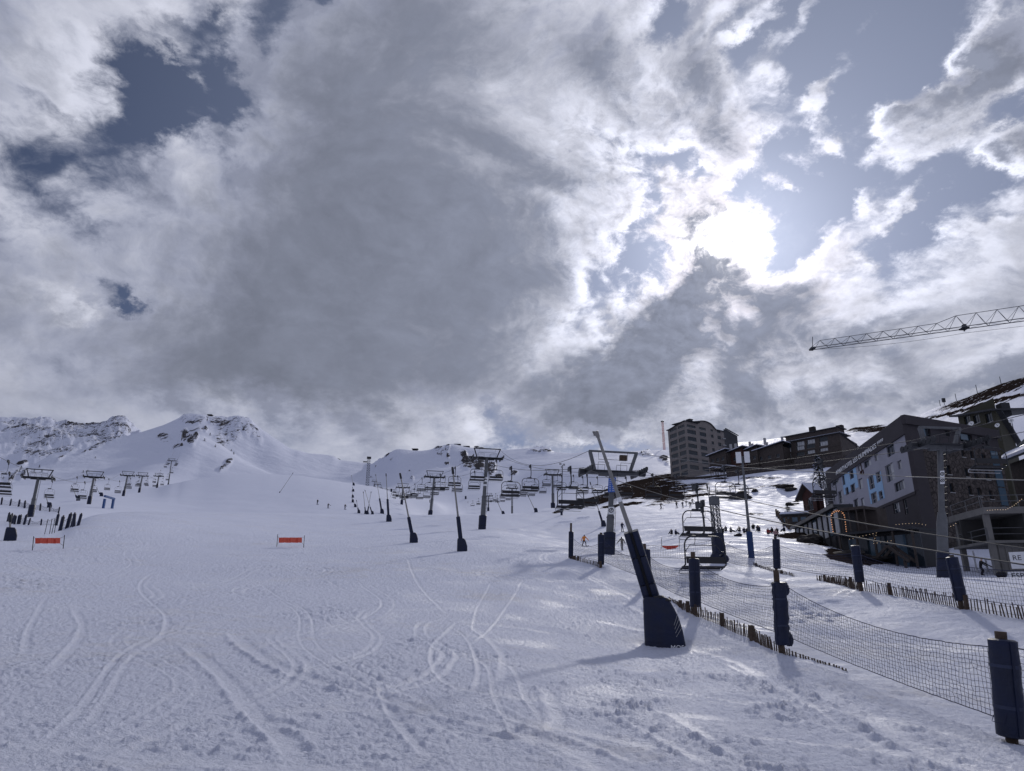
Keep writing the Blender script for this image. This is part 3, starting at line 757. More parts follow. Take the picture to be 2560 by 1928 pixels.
random.seed(11)
mat('galvanised', (.115, .12, .13), .55, .35, .18, 2.2, .15)
mat('dark_steel', (.028, .030, .036), .5, .3, .2, 3.0, .1)
mat('steel_bright', (.42, .43, .45), .35, .7, .15, 3.0)
def vinyl(name, col):
    m, k, b = principled(name); P = k.n('ShaderNodeTexCoord').outputs['Object']
    n = k.noise(P, 2.3, 5, .6); sc = k.noise(k.v('MULTIPLY', P, (6, 6, 1.4)), 1.0, 7, .7); du = k.noise(P, 9, 6, .7)
    c = k.v('SCALE', col, scale=k.ss(n, .3, .7, .72, 1.3, 'LINEAR'))
    c = k.mix(k.m('MULTIPLY', k.ss(sc, .58, .74), .35), c, rgb(.03, .042, .08)); c = k.mix(k.m('MULTIPLY', k.ss(du, .60, .72), .25), c, rgb(.07, .08, .10))
    k.put(b.inputs['Base Color'], c); k.put(b.inputs['Roughness'], k.ss(n, .3, .7, .42, .66)); b.inputs['Specular IOR Level'].default_value = .35
    bp = k.n('ShaderNodeBump'); bp.inputs['Strength'].default_value = .55; bp.inputs['Distance'].default_value = .05
    k.put(bp.inputs['Height'], k.m('ADD', k.noise(k.v('MULTIPLY', P, (1, 1, 2.2)), 2.4, 4, .55), k.m('MULTIPLY', k.noise(P, 14, 4, .6), .15))); k.put(b.inputs['Normal'], bp.outputs[0])
vinyl('blue_pad', (.0045, .0095, .034))
mat('blue_pad_new', (.008, .032, .115), .5, 0, .15, 2.6, .3, .35, 5.0)
mat('cloth_strap', (.022, .030, .065), .7, 0, .2, 8.0)
mat('frame_pale', (.30, .30, .31), .5)
mat('black_slot', (.006, .006, .008), .8)
mat('lance_grey', (.22, .215, .205), .45, .25, .16, 4.0)
mat('orange_cloth', (.66, .115, .075), .7, 0, .14, 9.0)
mat('net_cord', (.015, .018, .05), .8, 0, .1, 3.0)
mat('weathered_wood', (.075, .055, .043), .85, 0, .45, 7.0, .5, .2, 30.0)
mat('rope_steel', (.05, .05, .055), .7, 0, .1, 1.0)
mat('rope_bright', (.17, .17, .175), .6, 0, .1, 1.0)
mat('seat_black', (.014, .014, .018), .6, 0, .2, 5.0)
mat('white_paint', (.74, .75, .77), .5, 0, .06, 3.0)
mat('sign_blue', (.02, .10, .42), .4, 0, .06, 3.0)
mat('gate_blue', (.012, .06, .20), .5, 0, .08, 3.0)
mat('red_white', (.45, .10, .07), .6, 0, .3, .8)

# ------------------------------------------------------------------ chair lifts
def make_tower(label, base, head_z, yaw, gauge=5.0, pole=.30, pad=1.6, pad_r=None, group=None, frame_h=1.35, big=False, base_px=None, name='lift_tower', pad_mat='blue_pad'):
    """pole with a crossarm, two sheave trains and the lifting frame on top; local y runs along the line"""
    hd = Vector((base.x, base.y, head_z))
    if base_px:                       # tower planted off the plumb line, square to the slope
        a_, _t = ray(*base_px); r_ = math.hypot(base.x, base.y); bx, by = r_ * math.sin(a_), r_ * math.cos(a_); base = Vector((bx, by, ground(bx, by)))
    H = head_z - base.z
    t = thing(name, label, 'lift tower', base, yaw, group)
    sh = Matrix.Rotation(-yaw, 3, 'Z') @ Vector((hd.x - base.x, hd.y - base.y, 0)); t['_s'] = (sh.x / H, sh.y / H)
    b = MB(); k = H * .45
    b.tube([(0, 0, -.6), (0, 0, k), (0, 0, k + .35), (0, 0, H + .12)], [pole, pole, pole * .78, pole * .74], 14)
    b.cyl((0, 0, k - .06), (0, 0, k + .02), pole * 1.14, n=14)
    b.build('pole', 'galvanised', t, True)
    if pad:
        b = MB(); pr = pad_r or pole * 1.55
        b.tube([(0, 0, -.5), (0, 0, pad * .97), (0, 0, pad)], [pr, pr, pr * .9], 14)
        p = b.build('pad', pad_mat, t, True)
        for z in (pad * .25, pad * .7): b = MB(); b.cyl((0, 0, z), (0, 0, z + .05), pr * 1.015, n=14); b.build('strap', 'black_slot', p, True)
    b = MB(); g = gauge / 2
    b.box((0, 0, H), (gauge + .5, .34, .36))
    b.box((0, 0, H - .22), (gauge * .5, .26, .16))
    b.build('crossarm', 'galvanised' if big else 'dark_steel', t)
    for sx in (-1, 1):
        b = MB()
        b.box((sx * g, 0, H - .10), (.10, 3.4, .16))
        n = 8 if big else 4
        for i in range(n):
            y = -1.6 + 3.2 * i / (n - 1)
            b.cyl((sx * g - .06, y, H + .10), (sx * g + .06, y, H + .10), .20, n=12)
        if big:
            b.cyl((sx * (g + .1), 0, H), (sx * (g + .55), 0, H), .24, n=14)
        b.build('sheave_train', 'dark_steel', t)
    b = MB()
    for sx in (-1, 1):
        b.beam((sx * g * .66, 0, H + .1), (sx * g * .88, 0, H + frame_h), .24 if big else .16)
    b.beam((-g * .92, 0, H + frame_h), (g * .92, 0, H + frame_h), .15)
    b.build('lifting_frame', 'galvanised' if big else 'dark_steel', t)
    b = MB()
    for sx in (-1, 1):
        for y in (-.5, .5):
            b.tube([(sx * g * .22, y, H + .1), (sx * g * .22, y, H + .75), (sx * g * .62, y, H + .75), (sx * g * .62, y, H + .1)], .022, 5)
    b.tube([(-g * .55, 0, H + frame_h), (-g * .55, 0, H + frame_h * .62), (g * .55, 0, H + frame_h * .62), (g * .55, 0, H + frame_h)], .02, 5)
    b.box((0, -.4, H + .06), (gauge * .8, .4, .05))
    b.build('walkway', 'dark_steel', t)['kind'] = 'stuff'
    b = MB()
    for y in (-.16, .16): b.cyl((pole + .09, y, pad or .3), (pole + .09, y, H), .018, n=5)
    for i in range(int(H / .45)): b.cyl((pole + .09, -.16, .6 + i * .45), (pole + .09, .16, .6 + i * .45), .012, n=4)
    b.build('ladder', 'dark_steel', t)
    t['_H'] = H
    return t

def lean_over(t):
    sx, sy = t['_s']
    kids = list(t.children); kids += [g for c in kids for g in c.children]
    for o in kids:
        for v in o.data.vertices: v.co.x += sx * v.co.z; v.co.y += sy * v.co.z
    del t['_s']
CHAIR_W = 2.35
def make_chair(W=CHAIR_W, q=1.0, top=-1.68, seat=-3.25):
    t = thing('lift_chair', 'chair', 'lift chair')
    b = MB()
    b.box((0, 0, -.02), (.18, .75, .24)); b.box((0, .28, .12), (.12, .3, .2)); b.box((0, -.28, .12), (.12, .3, .2)); b.box((.1, 0, -.24), (.12, .2, .34))
    b.build('grip', 'dark_steel', t)
    b = MB()
    pts = [(.10, 0, -.2), (.13, -.02, top * .48), (.11, -.05, top * .75), (.02, -.12, top * .9), (-.18, -.14, top + .06), (-.34, -.14, top + .04)]
    b.tube(pts, .055 * q, 8); b.box((-.12, -.14, top + .04), (.62, .16, .16))
    b.build('hanger', 'dark_steel', t, True)
    w = W / 2
    b = MB(); pts = []
    rr = .52
    pts.append((-w, .42, seat - .10)); pts.append((-w, -.1, seat + .1)); pts.append((-w, -.14, top - rr - .2))
    for i in range(7):
        a = PI - PI / 2 * i / 6; pts.append((-w + rr + rr * math.cos(a), -.14, top - rr + rr * math.sin(a)))
    for i in range(7):
        a = PI / 2 - PI / 2 * i / 6; pts.append((w - rr + rr * math.cos(a), -.14, top - rr + rr * math.sin(a)))
    pts += [(w, -.14, top - rr - .2), (w, -.1, seat + .1), (w, .42, seat - .10)]
    b.tube(pts, .042 * q, 7)
    b.build('frame', 'dark_steel', t, True)
    b = MB(); b.box((0, .20, seat), (W - .12, .52, .09)); b.box((0, .46, seat - .04), (W - .12, .06, .14))
    b.build('seat', 'seat_black', t)
    b = MB(); b.box((0, -.12, seat + .34), (W - .16, .07, .34), Euler((R(-10), 0, 0)).to_matrix())
    b.build('backrest', 'seat_black', t)
    b = MB()
    y = .05; pts = [(-w + .10, -.12, seat + .75), (-w + .16, y, top - .75), (-w + .40, y, top - .45), (w - .40, y, top - .45), (w - .16, y, top - .75), (w - .10, -.12, seat + .75)]
    b.tube(pts, .022 * q, 6)
    for sx in (-.45, .45): b.tube([(sx * w, -.14, top), (sx * w + .05, 0, top - .28), (sx * w, y, top - .46)], .016, 5)
    b.build('safety_bar', 'dark_steel', t, True)
    b = MB(); b.cyl((-w - .04, .52, seat - .16), (w + .04, .52, seat - .16), .03, n=6)
    b.tube([(-w, .42, seat - .1), (-w - .05, .55, seat - .16), (-w - .04, .62, seat - .3), (-w + .1, .55, seat - .34)], .03, 6)
    b.cyl((-w + .1, .56, seat - .34), (w - .1, .56, seat - .34), .026, n=6)
    b.build('footrest', 'steel_bright', t, True)
    return t
CHAIR0 = make_chair()
SLIM0 = make_chair(1.75, .40)
LOW0 = make_chair(2.35, .8, -.62, -1.85)
USED = set()
def put_chair(p, yaw, label, group, kind=None):
    kind = kind or CHAIR0
    if kind.name not in USED:
        USED.add(kind.name); o = kind; o.location = p; o.rotation_euler = (0, 0, yaw); o['label'] = label; o['group'] = group
    else:
        o = dup(kind, p, yaw, label, group)
    return o

class Line:
    """a lift line: supports (centre position at rope height) joined by two ropes"""
    def __init__(s, sup, gauge): s.sup = [Vector(p) for p in sup]; s.g = gauge
    def rope(s, side):
        """support points of one rope"""
        out = []
        for i, p in enumerate(s.sup):
            d = s.sup[min(i + 1, len(s.sup) - 1)] - s.sup[max(i - 1, 0)]; d.z = 0; d.normalize()
            n = Vector((d.y, -d.x, 0)); out.append(p + n * side * s.g / 2 + Vector((0, 0, .32)))
        return out
    def curve(s, side, sag=.018):
        q = s.rope(side); pts = []
        for a, b in zip(q[:-1], q[1:]):
            L = (b - a).length
            for i in range(14):
                t = i / 14; p = a.lerp(b, t); p.z -= 4 * t * (1 - t) * L * sag; pts.append(p)
        pts.append(q[-1]); return pts
ORD = ('first', 'second', 'third', 'fourth', 'fifth', 'sixth', 'seventh', 'eighth', 'ninth', 'tenth')
SEGN = {}
def chair_label(line, sup, p, side, name):
    """says between which towers, on which rope and how far up a chair hangs"""
    r = math.hypot(p.x, p.y); i = sum(1 for h in sup if math.hypot(h.x, h.y) < r)
    key = (line, i, side); SEGN[key] = SEGN.get(key, -1) + 1
    rope = 'left' if side < 0 else 'right'
    if i == 0: return '%s empty chair on the %s rope before the nearest tower of the %s lift' % (ORD[SEGN[key]], rope, name)
    if i >= len(sup) - 1: return 'tiny empty chair near the far end of the %s lift' % name
    return '%s chair up the %s rope between %s and %s towers of the %s lift' % (ORD[min(SEGN[key], 7)], rope, ORD[i - 1], ORD[i], name)
def along(pts, s):
    for a, b in zip(pts[:-1], pts[1:]):
        L = (b - a).length
        if s <= L: return a.lerp(b, s / L), (b - a).normalized()
        s -= L
    return None, None
def yaw_of(d): return math.atan2(d.y, d.x) - PI / 2

# --- right-hand line (A): passes the camera on the right and climbs away to the left
def head(x, y, r): return at(x, y, r)
A_HEADS = [head(1531, 1182, 58), head(1217, 1146, 113), head(1086, 1193, 182), head(1007, 1219, 288), head(978, 1231, 400), head(958, 1227, 500), head(945, 1211, 610), head(936, 1204, 720), head(927, 1196, 900)]
d01 = (A_HEADS[0] - A_HEADS[1]); d01.z = 0; d01.normalize()
A_END = A_HEADS[0] + d01 * 41.0; A_END.z = 1.9
A_LABELS = ['nearest lift tower, thick grey pole with blue notice and round sign behind the netting',
            'tall grey lift tower with white bands on its pole, standing alone mid slope',
            'grey lift tower with blue pad on the snow crest between two lances', 'smaller lift tower right behind a leaning snow lance on the crest']
A_PTS = [A_END] + A_HEADS
lineA = Line(A_PTS, 5.0)
for i, h in enumerate(A_HEADS):
    g = ground(h.x, h.y); base = Vector((h.x, h.y, g))
    j = i + 1; d = A_PTS[min(j + 1, len(A_PTS) - 1)] - A_PTS[j - 1]
    lab = A_LABELS[i] if i < 4 else '%s tower of the right-hand chair lift counted from the camera, small and distant' % ORD[i]
    tw = make_tower(lab, base, h.z, yaw_of(d), 5.0 if i else 4.7, [.29, .38, .34, .33][i] if i < 4 else .33, [1.75, 2.2, 1.9, 1.8][i] if i < 4 else 1.8, [.50, .62, .58, .55][i] if i < 4 else None,
                    'towers of the right-hand chair lift', 1.75 if i == 0 else 1.6, big=(i == 0), base_px=[(1522, 1398), (1205, 1323), (1075, 1284), (1003, 1283)][i] if i < 4 else None)
    if i == 0:
        NEAR_TOWER = tw; HA = tw['_H']
        # notices face the camera
        face = math.atan2(-base.x, -base.y); f = Vector((-base.x, -base.y, 0)).normalized()
        fl = tw.rotation_euler.to_matrix().inverted() @ f; fl.z = 0; fl.normalize(); rl = Vector((-fl.y, fl.x, 0))
        # rows of print on the blue notice
        Mx = Matrix((rl, -fl, Vector((0, 0, 1)))).transposed()
        b = MB(); c0 = fl * .33
        zc = 5.55
        b.box(c0 + Vector((0, 0, zc)), (.58, .02, 1.2), Mx); n1 = b.build('notice_board', 'sign_blue', tw)
        b = MB()
        for q in range(7):
            for s_ in range(2):
                ww = random.uniform(.14, .2); b.box(fl * .344 + rl * (-.13 + .26 * s_) + Vector((0, 0, zc + .5 - q * .165)), (ww, .008, .035), Mx)
        b.build('print', 'white_paint', n1)
        b = MB(); b.box(c0 + rl * .05 + Vector((0, 0, 3.45)), (.46, .02, .60), Mx); n2 = b.build('sign_board', 'white_paint', tw)
        b = MB()
        c1 = fl * .348 + rl * .05 + Vector((0, 0, 3.47))
        pts = [c1 + rl * .17 * math.cos(a * PI / 10) + Vector((0, 0, .17 * math.sin(a * PI / 10))) for a in range(21)]
        b.tube(pts, .03, 5); b.box(c1 + Vector((0, 0, .02)), (.05, .012, .2), Mx); b.box(c1 + rl * .05 + Vector((0, 0, .06)), (.1, .012, .04), Mx); b.box(c1 - rl * .04 + Vector((0, 0, -.05)), (.1, .012, .04), Mx)
        b.build('emblem', 'black_slot', n2)
        b = MB(); b.box((.9, 0, HA + 1.28), (.62, .25, .46)); b.build('control_box', 'weathered_wood', tw)
    if i == 1:
        b = MB()
        for z in (.60, .66, .70):
            b.cyl((0, 0, z * (tw['_H'])), (0, 0, z * tw['_H'] + .28), .30, n=14)
        b.build('marker_band', 'white_paint', tw)
bpy.context.view_layer.update()
for o in [q for q in bpy.data.objects if '_s' in q]: lean_over(o)
for side, lab in ((-1, 'left haul rope of the right-hand chair lift, sagging from tower to tower'), (1, 'right haul rope of the right-hand chair lift, sloping down past the lattice mast')):
    b = MB(); b.tube(lineA.curve(side), .024, 5); tag(b.build('haul_rope', 'rope_steel'), lab, 'cable', 'haul ropes of the chair lifts')
# signal cable strung along the tops of the frames
sig = [at(2640, 1203, 36), at(2263, 1192, 44), at(1858, 1169, 52)]
q0 = A_HEADS[0] + Vector((2.1, .5, 1.75)); q1 = A_HEADS[1] + Vector((2.1, .5, 1.6)); q1l = A_HEADS[1] + Vector((-2.1, -.5, 1.6))
def span(a, b, sag, n=16):
    out = []
    for i in range(n + 1):
        t = i / n; p = a.lerp(b, t); p.z -= 4 * t * (1 - t) * sag; out.append(p)
    return out
b = MB(); b.tube(sig[:2] + [sig[2], q0], .022, 5); tag(b.build('signal_cable', 'rope_bright'), 'pale signal cable running right from the top of the nearest tower past the hotel', 'cable')
b = MB(); b.tube(span(A_HEADS[0] + Vector((-2.0, -.4, 1.75)), q1, 1.9), .022, 5); tag(b.build('signal_cable', 'rope_steel'), 'sagging signal cable between the tops of the two nearest towers', 'cable')

A_SEEN = {-1: {0: 'largest empty chair, hanging lowest in front of the lattice mast', 1: 'left one of the big overlapping pair of chairs left of the nearest tower', 2: 'left one of the pair of chairs beside the tower with white bands'},
    1: {0: 'large empty chair just behind the lowest one, by the lattice mast', 1: 'right one of the big overlapping pair of chairs left of the nearest tower', 2: 'right one of the pair of chairs beside the tower with white bands'}}
for side in (-1, 1):
    cv = lineA.curve(side); s = 32.5 if side == 1 else 22.1
    k = 0
    while True:
        p, d = along(cv, s)
        if p is None or p.length > 640: break
        near = min((Vector((p.x, p.y)) - Vector((h.x, h.y))).length for h in A_HEADS)
        if near > 2.6:
            lab = A_SEEN[side].get(k)
            cl = chair_label('A', A_HEADS, p, side, 'right-hand'); lab = lab or cl
            put_chair(p, yaw_of(d) + random.uniform(-.04, .04), lab, 'chairs of the right-hand lift'); k += 1
        s += 24.2 if p.length < 110 else random.uniform(19, 23)

# --- hotel line (B)
B_HEADS = [head(2350, 1116, 56), head(1381, 1187, 195), head(1280, 1221, 290), head(1221, 1240, 385), head(1164, 1257, 480)]
dB = B_HEADS[0] - B_HEADS[1]; dB.normalize()
B_PTS = [B_HEADS[0] + Vector((dB.x, dB.y, 0)).normalized() * 40 + Vector((0, 0, -1.5))] + B_HEADS + [head(1100, 1268, 600)]
lineB = Line(B_PTS, 4.4)
B_LABELS = ['stout pale lift tower with a bulging base in front of the hotel', 'slim lift tower standing on the crest left of the dark earth patch', 'small lift tower on the skyline of the crest behind the big double chairs']
for i, h in enumerate(B_HEADS):
    base = Vector((h.x, h.y, ground(h.x, h.y))); d = B_PTS[i + 2] - B_PTS[i]
    lab = B_LABELS[i] if i < 3 else ('fourth tower of the hotel lift, tiny beyond the crest', 'fifth and farthest tower of the hotel lift, tiny beyond the crest')[i - 3]
    if i == 0: B1 = make_tower(lab, base, h.z, yaw_of(d), 3.4, .25, 1.7, .40, 'towers of the hotel chair lift', 1.3, big=True, base_px=(2360, 1453))
    else: make_tower(lab, base, h.z, yaw_of(d), 4.4, .36, 2.0, .62, 'towers of the hotel chair lift', 1.5)
    if i == 0:
        t = B1; f = Vector((-base.x, -base.y, 0)).normalized(); fl = t.rotation_euler.to_matrix().inverted() @ f; fl.z = 0; fl.normalize(); rl = Vector((-fl.y, fl.x, 0))
        Mx = Matrix((rl, -fl, Vector((0, 0, 1)))).transposed()
        b = MB(); b.tube([(0, 0, -.5), (0, 0, 3.6), (0, 0, 4.3)], [.34, .34, .25], 16); b.build('lower_pole', 'galvanised', t, True)
        b = MB(); b.box(fl * .28 + rl * .1 + Vector((0, 0, 6.6)), (.26, .02, .9), Mx); sg = b.build('sign_board', 'white_paint', t)
        b = MB()
        for zc in (6.83, 6.38):
            c1 = fl * .295 + rl * .1 + Vector((0, 0, zc))
            b.tube([c1 + rl * .10 * math.cos(a * PI / 8) + Vector((0, 0, .10 * math.sin(a * PI / 8))) for a in range(17)], .025, 5); b.box(c1, (.06, .012, .07), Mx)
        b.build('emblem', 'black_slot', sg)
for o in [q for q in bpy.data.objects if '_s' in q]: lean_over(o)
for side, lab in ((-1, 'left haul rope of the chair lift by the hotel'), (1, 'right haul rope of the chair lift by the hotel')):
    b = MB(); b.tube(lineB.curve(side, .012), .022, 5); tag(b.build('haul_rope', 'rope_steel'), lab, 'cable', 'haul ropes of the chair lifts')
B_NEAR = ['empty chair hanging at the stout tower in front of the hotel', 'empty chair against the snow above the timber gable', 'empty chair against the snow left of the floodlight pole', 'empty chair crossing the floodlight pole', 'second empty chair left of the floodlight pole', 'third empty chair left of the floodlight pole']
for side, starts in ((1, [38.5, 58.7, 77.0]), (-1, [71.0, 96.0, 120.0])):
    cv = lineB.curve(side, .012); k = 0; s = starts[0]
    while True:
        p, d = along(cv, s)
        if p is None or p.length > 520: break
        cl = chair_label('B', B_HEADS, p, side, 'hotel'); lab = B_NEAR[(0 if side == 1 else 3) + k] if k < 3 else cl
        put_chair(p, yaw_of(d), lab, 'chairs of the hotel lift', LOW0 if (side == 1 and k == 0) else None)
        k += 1; s = starts[k] if k < 3 else s + random.uniform(21, 27)

# --- left-hand line (L)
L_HEADS = [head(96, 1195, 144), head(235, 1193, 204), head(319, 1189, 288), head(356, 1190, 340), head(396, 1196, 400), head(429, 1152, 480), head(457, 1080, 900), head(516, 1064, 1250)]
dL = (L_HEADS[0] - L_HEADS[1]); dL.z = 0; dL.normalize()
L_PTS = [L_HEADS[0] + dL * 62 + Vector((0, 0, -4))] + L_HEADS
lineL = Line(L_PTS, 5.0)
L_LABELS = ['leftmost and largest lift tower on the left, leaning dark pole with blue pad', 'second lift tower from the left edge, dark pole beside the blue arch', 'third lift tower from the left edge', 'fourth lift tower from the left edge',
            'fifth lift tower from the left edge, at the foot of the steep slope', 'lift tower alone on the steep slope under the rocky spur', 'tiny lift tower among dark rocks on the mountain face', 'tiny lift tower just below the summit house']
for i, h in enumerate(L_HEADS):
    base = Vector((h.x, h.y, ground(h.x, h.y))); d = L_PTS[min(i + 2, len(L_PTS) - 1)] - L_PTS[i]
    make_tower(L_LABELS[i], base, max(h.z, base.z + 6), yaw_of(d), 4.4, .32 if i < 6 else .6, 2.0, None, 'towers of the left-hand chair lift', 1.45, base_px=[(75, 1294), (222, 1261), (308, 1240), (347, 1235), (392, 1221), (424, 1190)][i] if i < 6 else None)
for o in [q for q in bpy.data.objects if '_s' in q]: lean_over(o)
for side, lab in ((-1, 'left haul rope of the left-hand chair lift'), (1, 'right haul rope of the left-hand chair lift')):
    b = MB(); b.tube(lineL.curve(side, .02), .026, 5); tag(b.build('haul_rope', 'rope_steel'), lab, 'cable', 'haul ropes of the chair lifts')
for side in (-1, 1):
    cv = lineL.curve(side, .02); s = 22 if side < 0 else 30; 
    while True:
        p, d = along(cv, s)
        if p is None or p.length > 560: break
        if min((Vector((p.x, p.y)) - Vector((h.x, h.y))).length for h in L_HEADS) > 3.5:
            put_chair(p, yaw_of(d), chair_label('L', L_HEADS, p, side, 'left-hand'), 'chairs of the left-hand lift', SLIM0)
        s += random.uniform(28, 34)

# ------------------------------------------------------------------ snow lances
def frame_between(a, b):
    d = (b - a).normalized(); x = Vector((1, 0, 0)); x = (x - d * x.dot(d)).normalized(); y = d.cross(x)
    return Matrix((x, y, d)).transposed()
def rrect(x0, x1, y0, y1, rad, z, n=4):
    out = []
    for cx, cy, a0 in ((x1 - rad, y1 - rad, 0), (x0 + rad, y1 - rad, 90), (x0 + rad, y0 + rad, 180), (x1 - rad, y0 + rad, 270)):
        for i in range(n + 1):
            a = R(a0 + 90 * i / n); out.append(Vector((cx + rad * math.cos(a), cy + rad * math.sin(a), z)))
    return out
def big_lance():
    base = hit(1660, 1612, 25); r = math.hypot(base.x, base.y)
    a = math.atan2(base.x, base.y)
    t = thing('snow_lance', 'biggest snow lance, long pale pole leaning left out of thick dark blue padding', 'snow lance', base, -a, 'snow lances on the piste')
    L = lambda p: Matrix.Rotation(a, 3, 'Z') @ (p - base)
    t.scale = (r / 25,) * 3; L0 = L; L = lambda p: L0(p) * (25 / r)
    b = MB()
    secs = []
    for z, x0, x1, rad in ((-.55, -.62, .70, .22), (0, -.62, .69, .22), (.45, -.615, .63, .2), (.85, -.61, .53, .18), (1.15, -.6, .40, .16), (1.38, -.6, .28, .14), (1.46, -.58, .22, .12), (1.50, -.5, .12, .1)):
        secs.append(rrect(x0, x1, -.52, .52, rad, z))
    b.loft(secs); foot = b.build('foot_pad', 'blue_pad', t, True)
    b = MB()       # drawstring and folds on top
    random.seed(4)
    for i in range(16):
        x = random.uniform(-.25, .24); y = random.uniform(-.5, .1)
        b.sphere((x, y, 1.49 - max(0, x) * .5), random.uniform(.06, .11), 7, 5, (1.3, 1, .7))
    b.build('gathered_top', 'seat_black', foot, True)
    b = MB()
    for i in range(4):
        z0 = .62 - i * .12; b.beam((.36 + .015 * i, -.526, z0), (.50 + .03 * i, -.526, z0 + .36 - .03 * i), .013, .006, up=(0, 1, 0))
    b.build('stripe', 'frame_pale', foot)
    me = text_mesh('MOS', .21, 'white_paint', .003)
    place_text('lettering', me, foot, (.42, -.526, -.07), (1, 0, 0), (0, 0, 1))
    q0, q1 = L(at(1636, 1516, r)), L(at(1577, 1329, r - .6))
    tip = L(at(1490, 1078, r - 1.6))
    M = frame_between(q0, q1); ln = (q1 - q0).length
    b = MB()
    for k, (s0, s1) in enumerate(((0, .30), (.31, .66), (.67, 1.0))):
        for sx in (-1, 1):
            secs = []
            for s in (s0, s0 + .01, s1 - .01, s1):
                e = .02 if s in (s0, s1) else 0
                w = .27 - .03 * s
                secs.append([M @ v + q0 for v in rrect(*sorted((sx * .045, sx * w)), -.24 + e, .24 - e, .07, ln * s)])
            b.loft(secs)
    b.build('leg_pad', 'blue_pad', t, True)
    b = MB(); b.box((q0 + q1) / 2, (.10, .36, ln * .98), M); b.build('pad_slot', 'black_slot', t)
    p0 = q1 - (q1 - q0).normalized() * .35; dd = (tip - p0)
    b = MB(); b.tube([p0, p0 + dd * .42, p0 + dd * .43, tip - dd * .055], [.078, .070, .062, .048], 12); pole = b.build('lance_pole', 'lance_grey', t, True)
    b = MB(); b.tube([p0 + dd * .36, p0 + dd * .40], [.078, .076], 12); b.build('label_band', 'white_paint', pole, True)
    b = MB(); M2 = frame_between(p0, tip); h0 = tip - dd * .06
    b.tube([h0, h0 + dd * .01, tip - dd * .005, tip], [.05, .07, .075, .06], 12)
    for i in range(3): b.cyl(tip - dd * (.012 + .014 * i), tip - dd * (.010 + .014 * i) + Vector((-.13, 0, .02)), .035, .03, 8)
    b.build('nozzle_head', 'lance_grey', t, True)
big_lance()

def lance(label, base_px, r, top_px, leg_frac=.34, pad_scale=1.0, pad_mat='blue_pad', foot=True, loc=None):
    base = loc or hit(base_px[0], base_px[1], r)
    rr = math.hypot(base.x, base.y); a = math.atan2(base.x, base.y)
    t = thing('snow_lance', label, 'snow lance', base, -a, 'snow lances on the piste')
    L = lambda p: Matrix.Rotation(a, 3, 'Z') @ (p - base)
    tip = L(at(top_px[0], top_px[1], rr)); k = pad_scale * .84 * min(1.15, rr / r)
    ln = tip.length; d = tip / ln
    if foot:
        b = MB()
        b.loft([rrect(-.5 * k, .55 * k, -.45 * k, .45 * k, .15 * k, -.5), rrect(-.5 * k, .52 * k, -.45 * k, .45 * k, .15 * k, .45 * k), rrect(-.5 * k, .36 * k, -.42 * k, .42 * k, .14 * k, 1.0 * k), rrect(-.46 * k, .2 * k, -.36 * k, .36 * k, .12 * k, 1.22 * k)])
        b.build('foot_pad', pad_mat, t, True)
    q0 = d * .9 * k if foot else Vector((0, 0, -.2)); q1 = d * ln * leg_frac
    M = frame_between(q0, q1)
    b = MB(); b.loft([[M @ v + q0 for v in rrect(-.22 * k, .22 * k, -.2 * k, .2 * k, .07 * k, 0)], [M @ v + q1 for v in rrect(-.2 * k, .2 * k, -.18 * k, .18 * k, .07 * k, 0)]]); b.build('leg_pad', pad_mat, t, True)
    b = MB(); b.tube([q1 * .9, q1 + (tip - q1) * .5, tip], [.075, .06, .05], 8); b.build('lance_pole', 'lance_grey', t, True)
    b = MB(); b.tube([tip - d * .55, tip - d * .5, tip], [.06, .10, .09], 8); b.build('nozzle_head', 'dark_steel', t, True)
    return t
LANCES = [
    ('snow lance with straight square blue foot standing alone in mid slope', (1155, 1378), 60, (1131, 1168), .40, 1.0),
    ('snow lance leaning left with a padded foot like a sack', (1034, 1357), 75, (1000, 1183), .36, 1.0),
    ('slim upright snow lance on the crest, straight square foot, left of the sack footed one', (972, 1304), 130, (965, 1184), .46, 1.15),
    ('snow lance with dark rounded foot at the crest, beside the upright one', (955, 1284), 160, (939, 1186), .38, 1.2),
    ('far snow lance at the crest, right one of the crossing three', (931, 1286), 160, (912, 1225), .3, .8),
    ('far snow lance at the crest crossing its neighbour to the right', (918, 1286), 160, (928, 1229), .34, .9),
    ('far snow lance at the crest, leftmost of the crossing three', (914, 1285), 162, (908, 1229), .3, .8),
    ('lowest of the dark lances along the edge of the far piste', (897, 1283), 215, (891, 1250), .4, 1.0),
    ('second lance up along the edge of the far piste', (888, 1268), 262, (883, 1248), .4, 1.1),
    ('third lance up along the edge of the far piste', (882, 1256), 300, (880, 1243), .5, 1.2),
    ('fourth lance up along the edge of the far piste', (882, 1244), 340, (880, 1226), .4, 1.2),
    ('fifth lance up along the edge of the far piste', (883, 1229), 372, (881, 1217), .4, 1.3),
    ('topmost lance on the rounded edge of the far piste', (884, 1214), 385, (878, 1188), .3, 1.4),
    ('snow lance left of the nearest lift tower, leaning steeply left', (1509, 1316), 112, (1475, 1205), .34, .9),
    ('snow lance on the crest under two double chairs, leaning left', (1340, 1281), 170, (1319, 1237), .2, 1.0),
    ('snow lance lying low on the crest by the thin lift tower', (1258, 1285), 172, (1243, 1253), .2, .9),
    ('snow lance behind the left lift tower and its fence', (123, 1269), 205, (114, 1238), .42, 1.2),
    ('snow lance between the two left lift towers', (195, 1252), 235, (179, 1214), .36, 1.2),
    ('snow lance right of the second lift tower from the left', (253, 1241), 265, (241, 1219), .4, 1.2),
    ('long pale lance leaning over the smooth hump of the far piste', (699, 1232), 330, (733, 1182), .05, .5),
    ('snow lance behind the lattice mast leaning left', (1789, 1340), 92, (1767, 1211), .1, .6),
]
for a in LANCES: lance(*a)
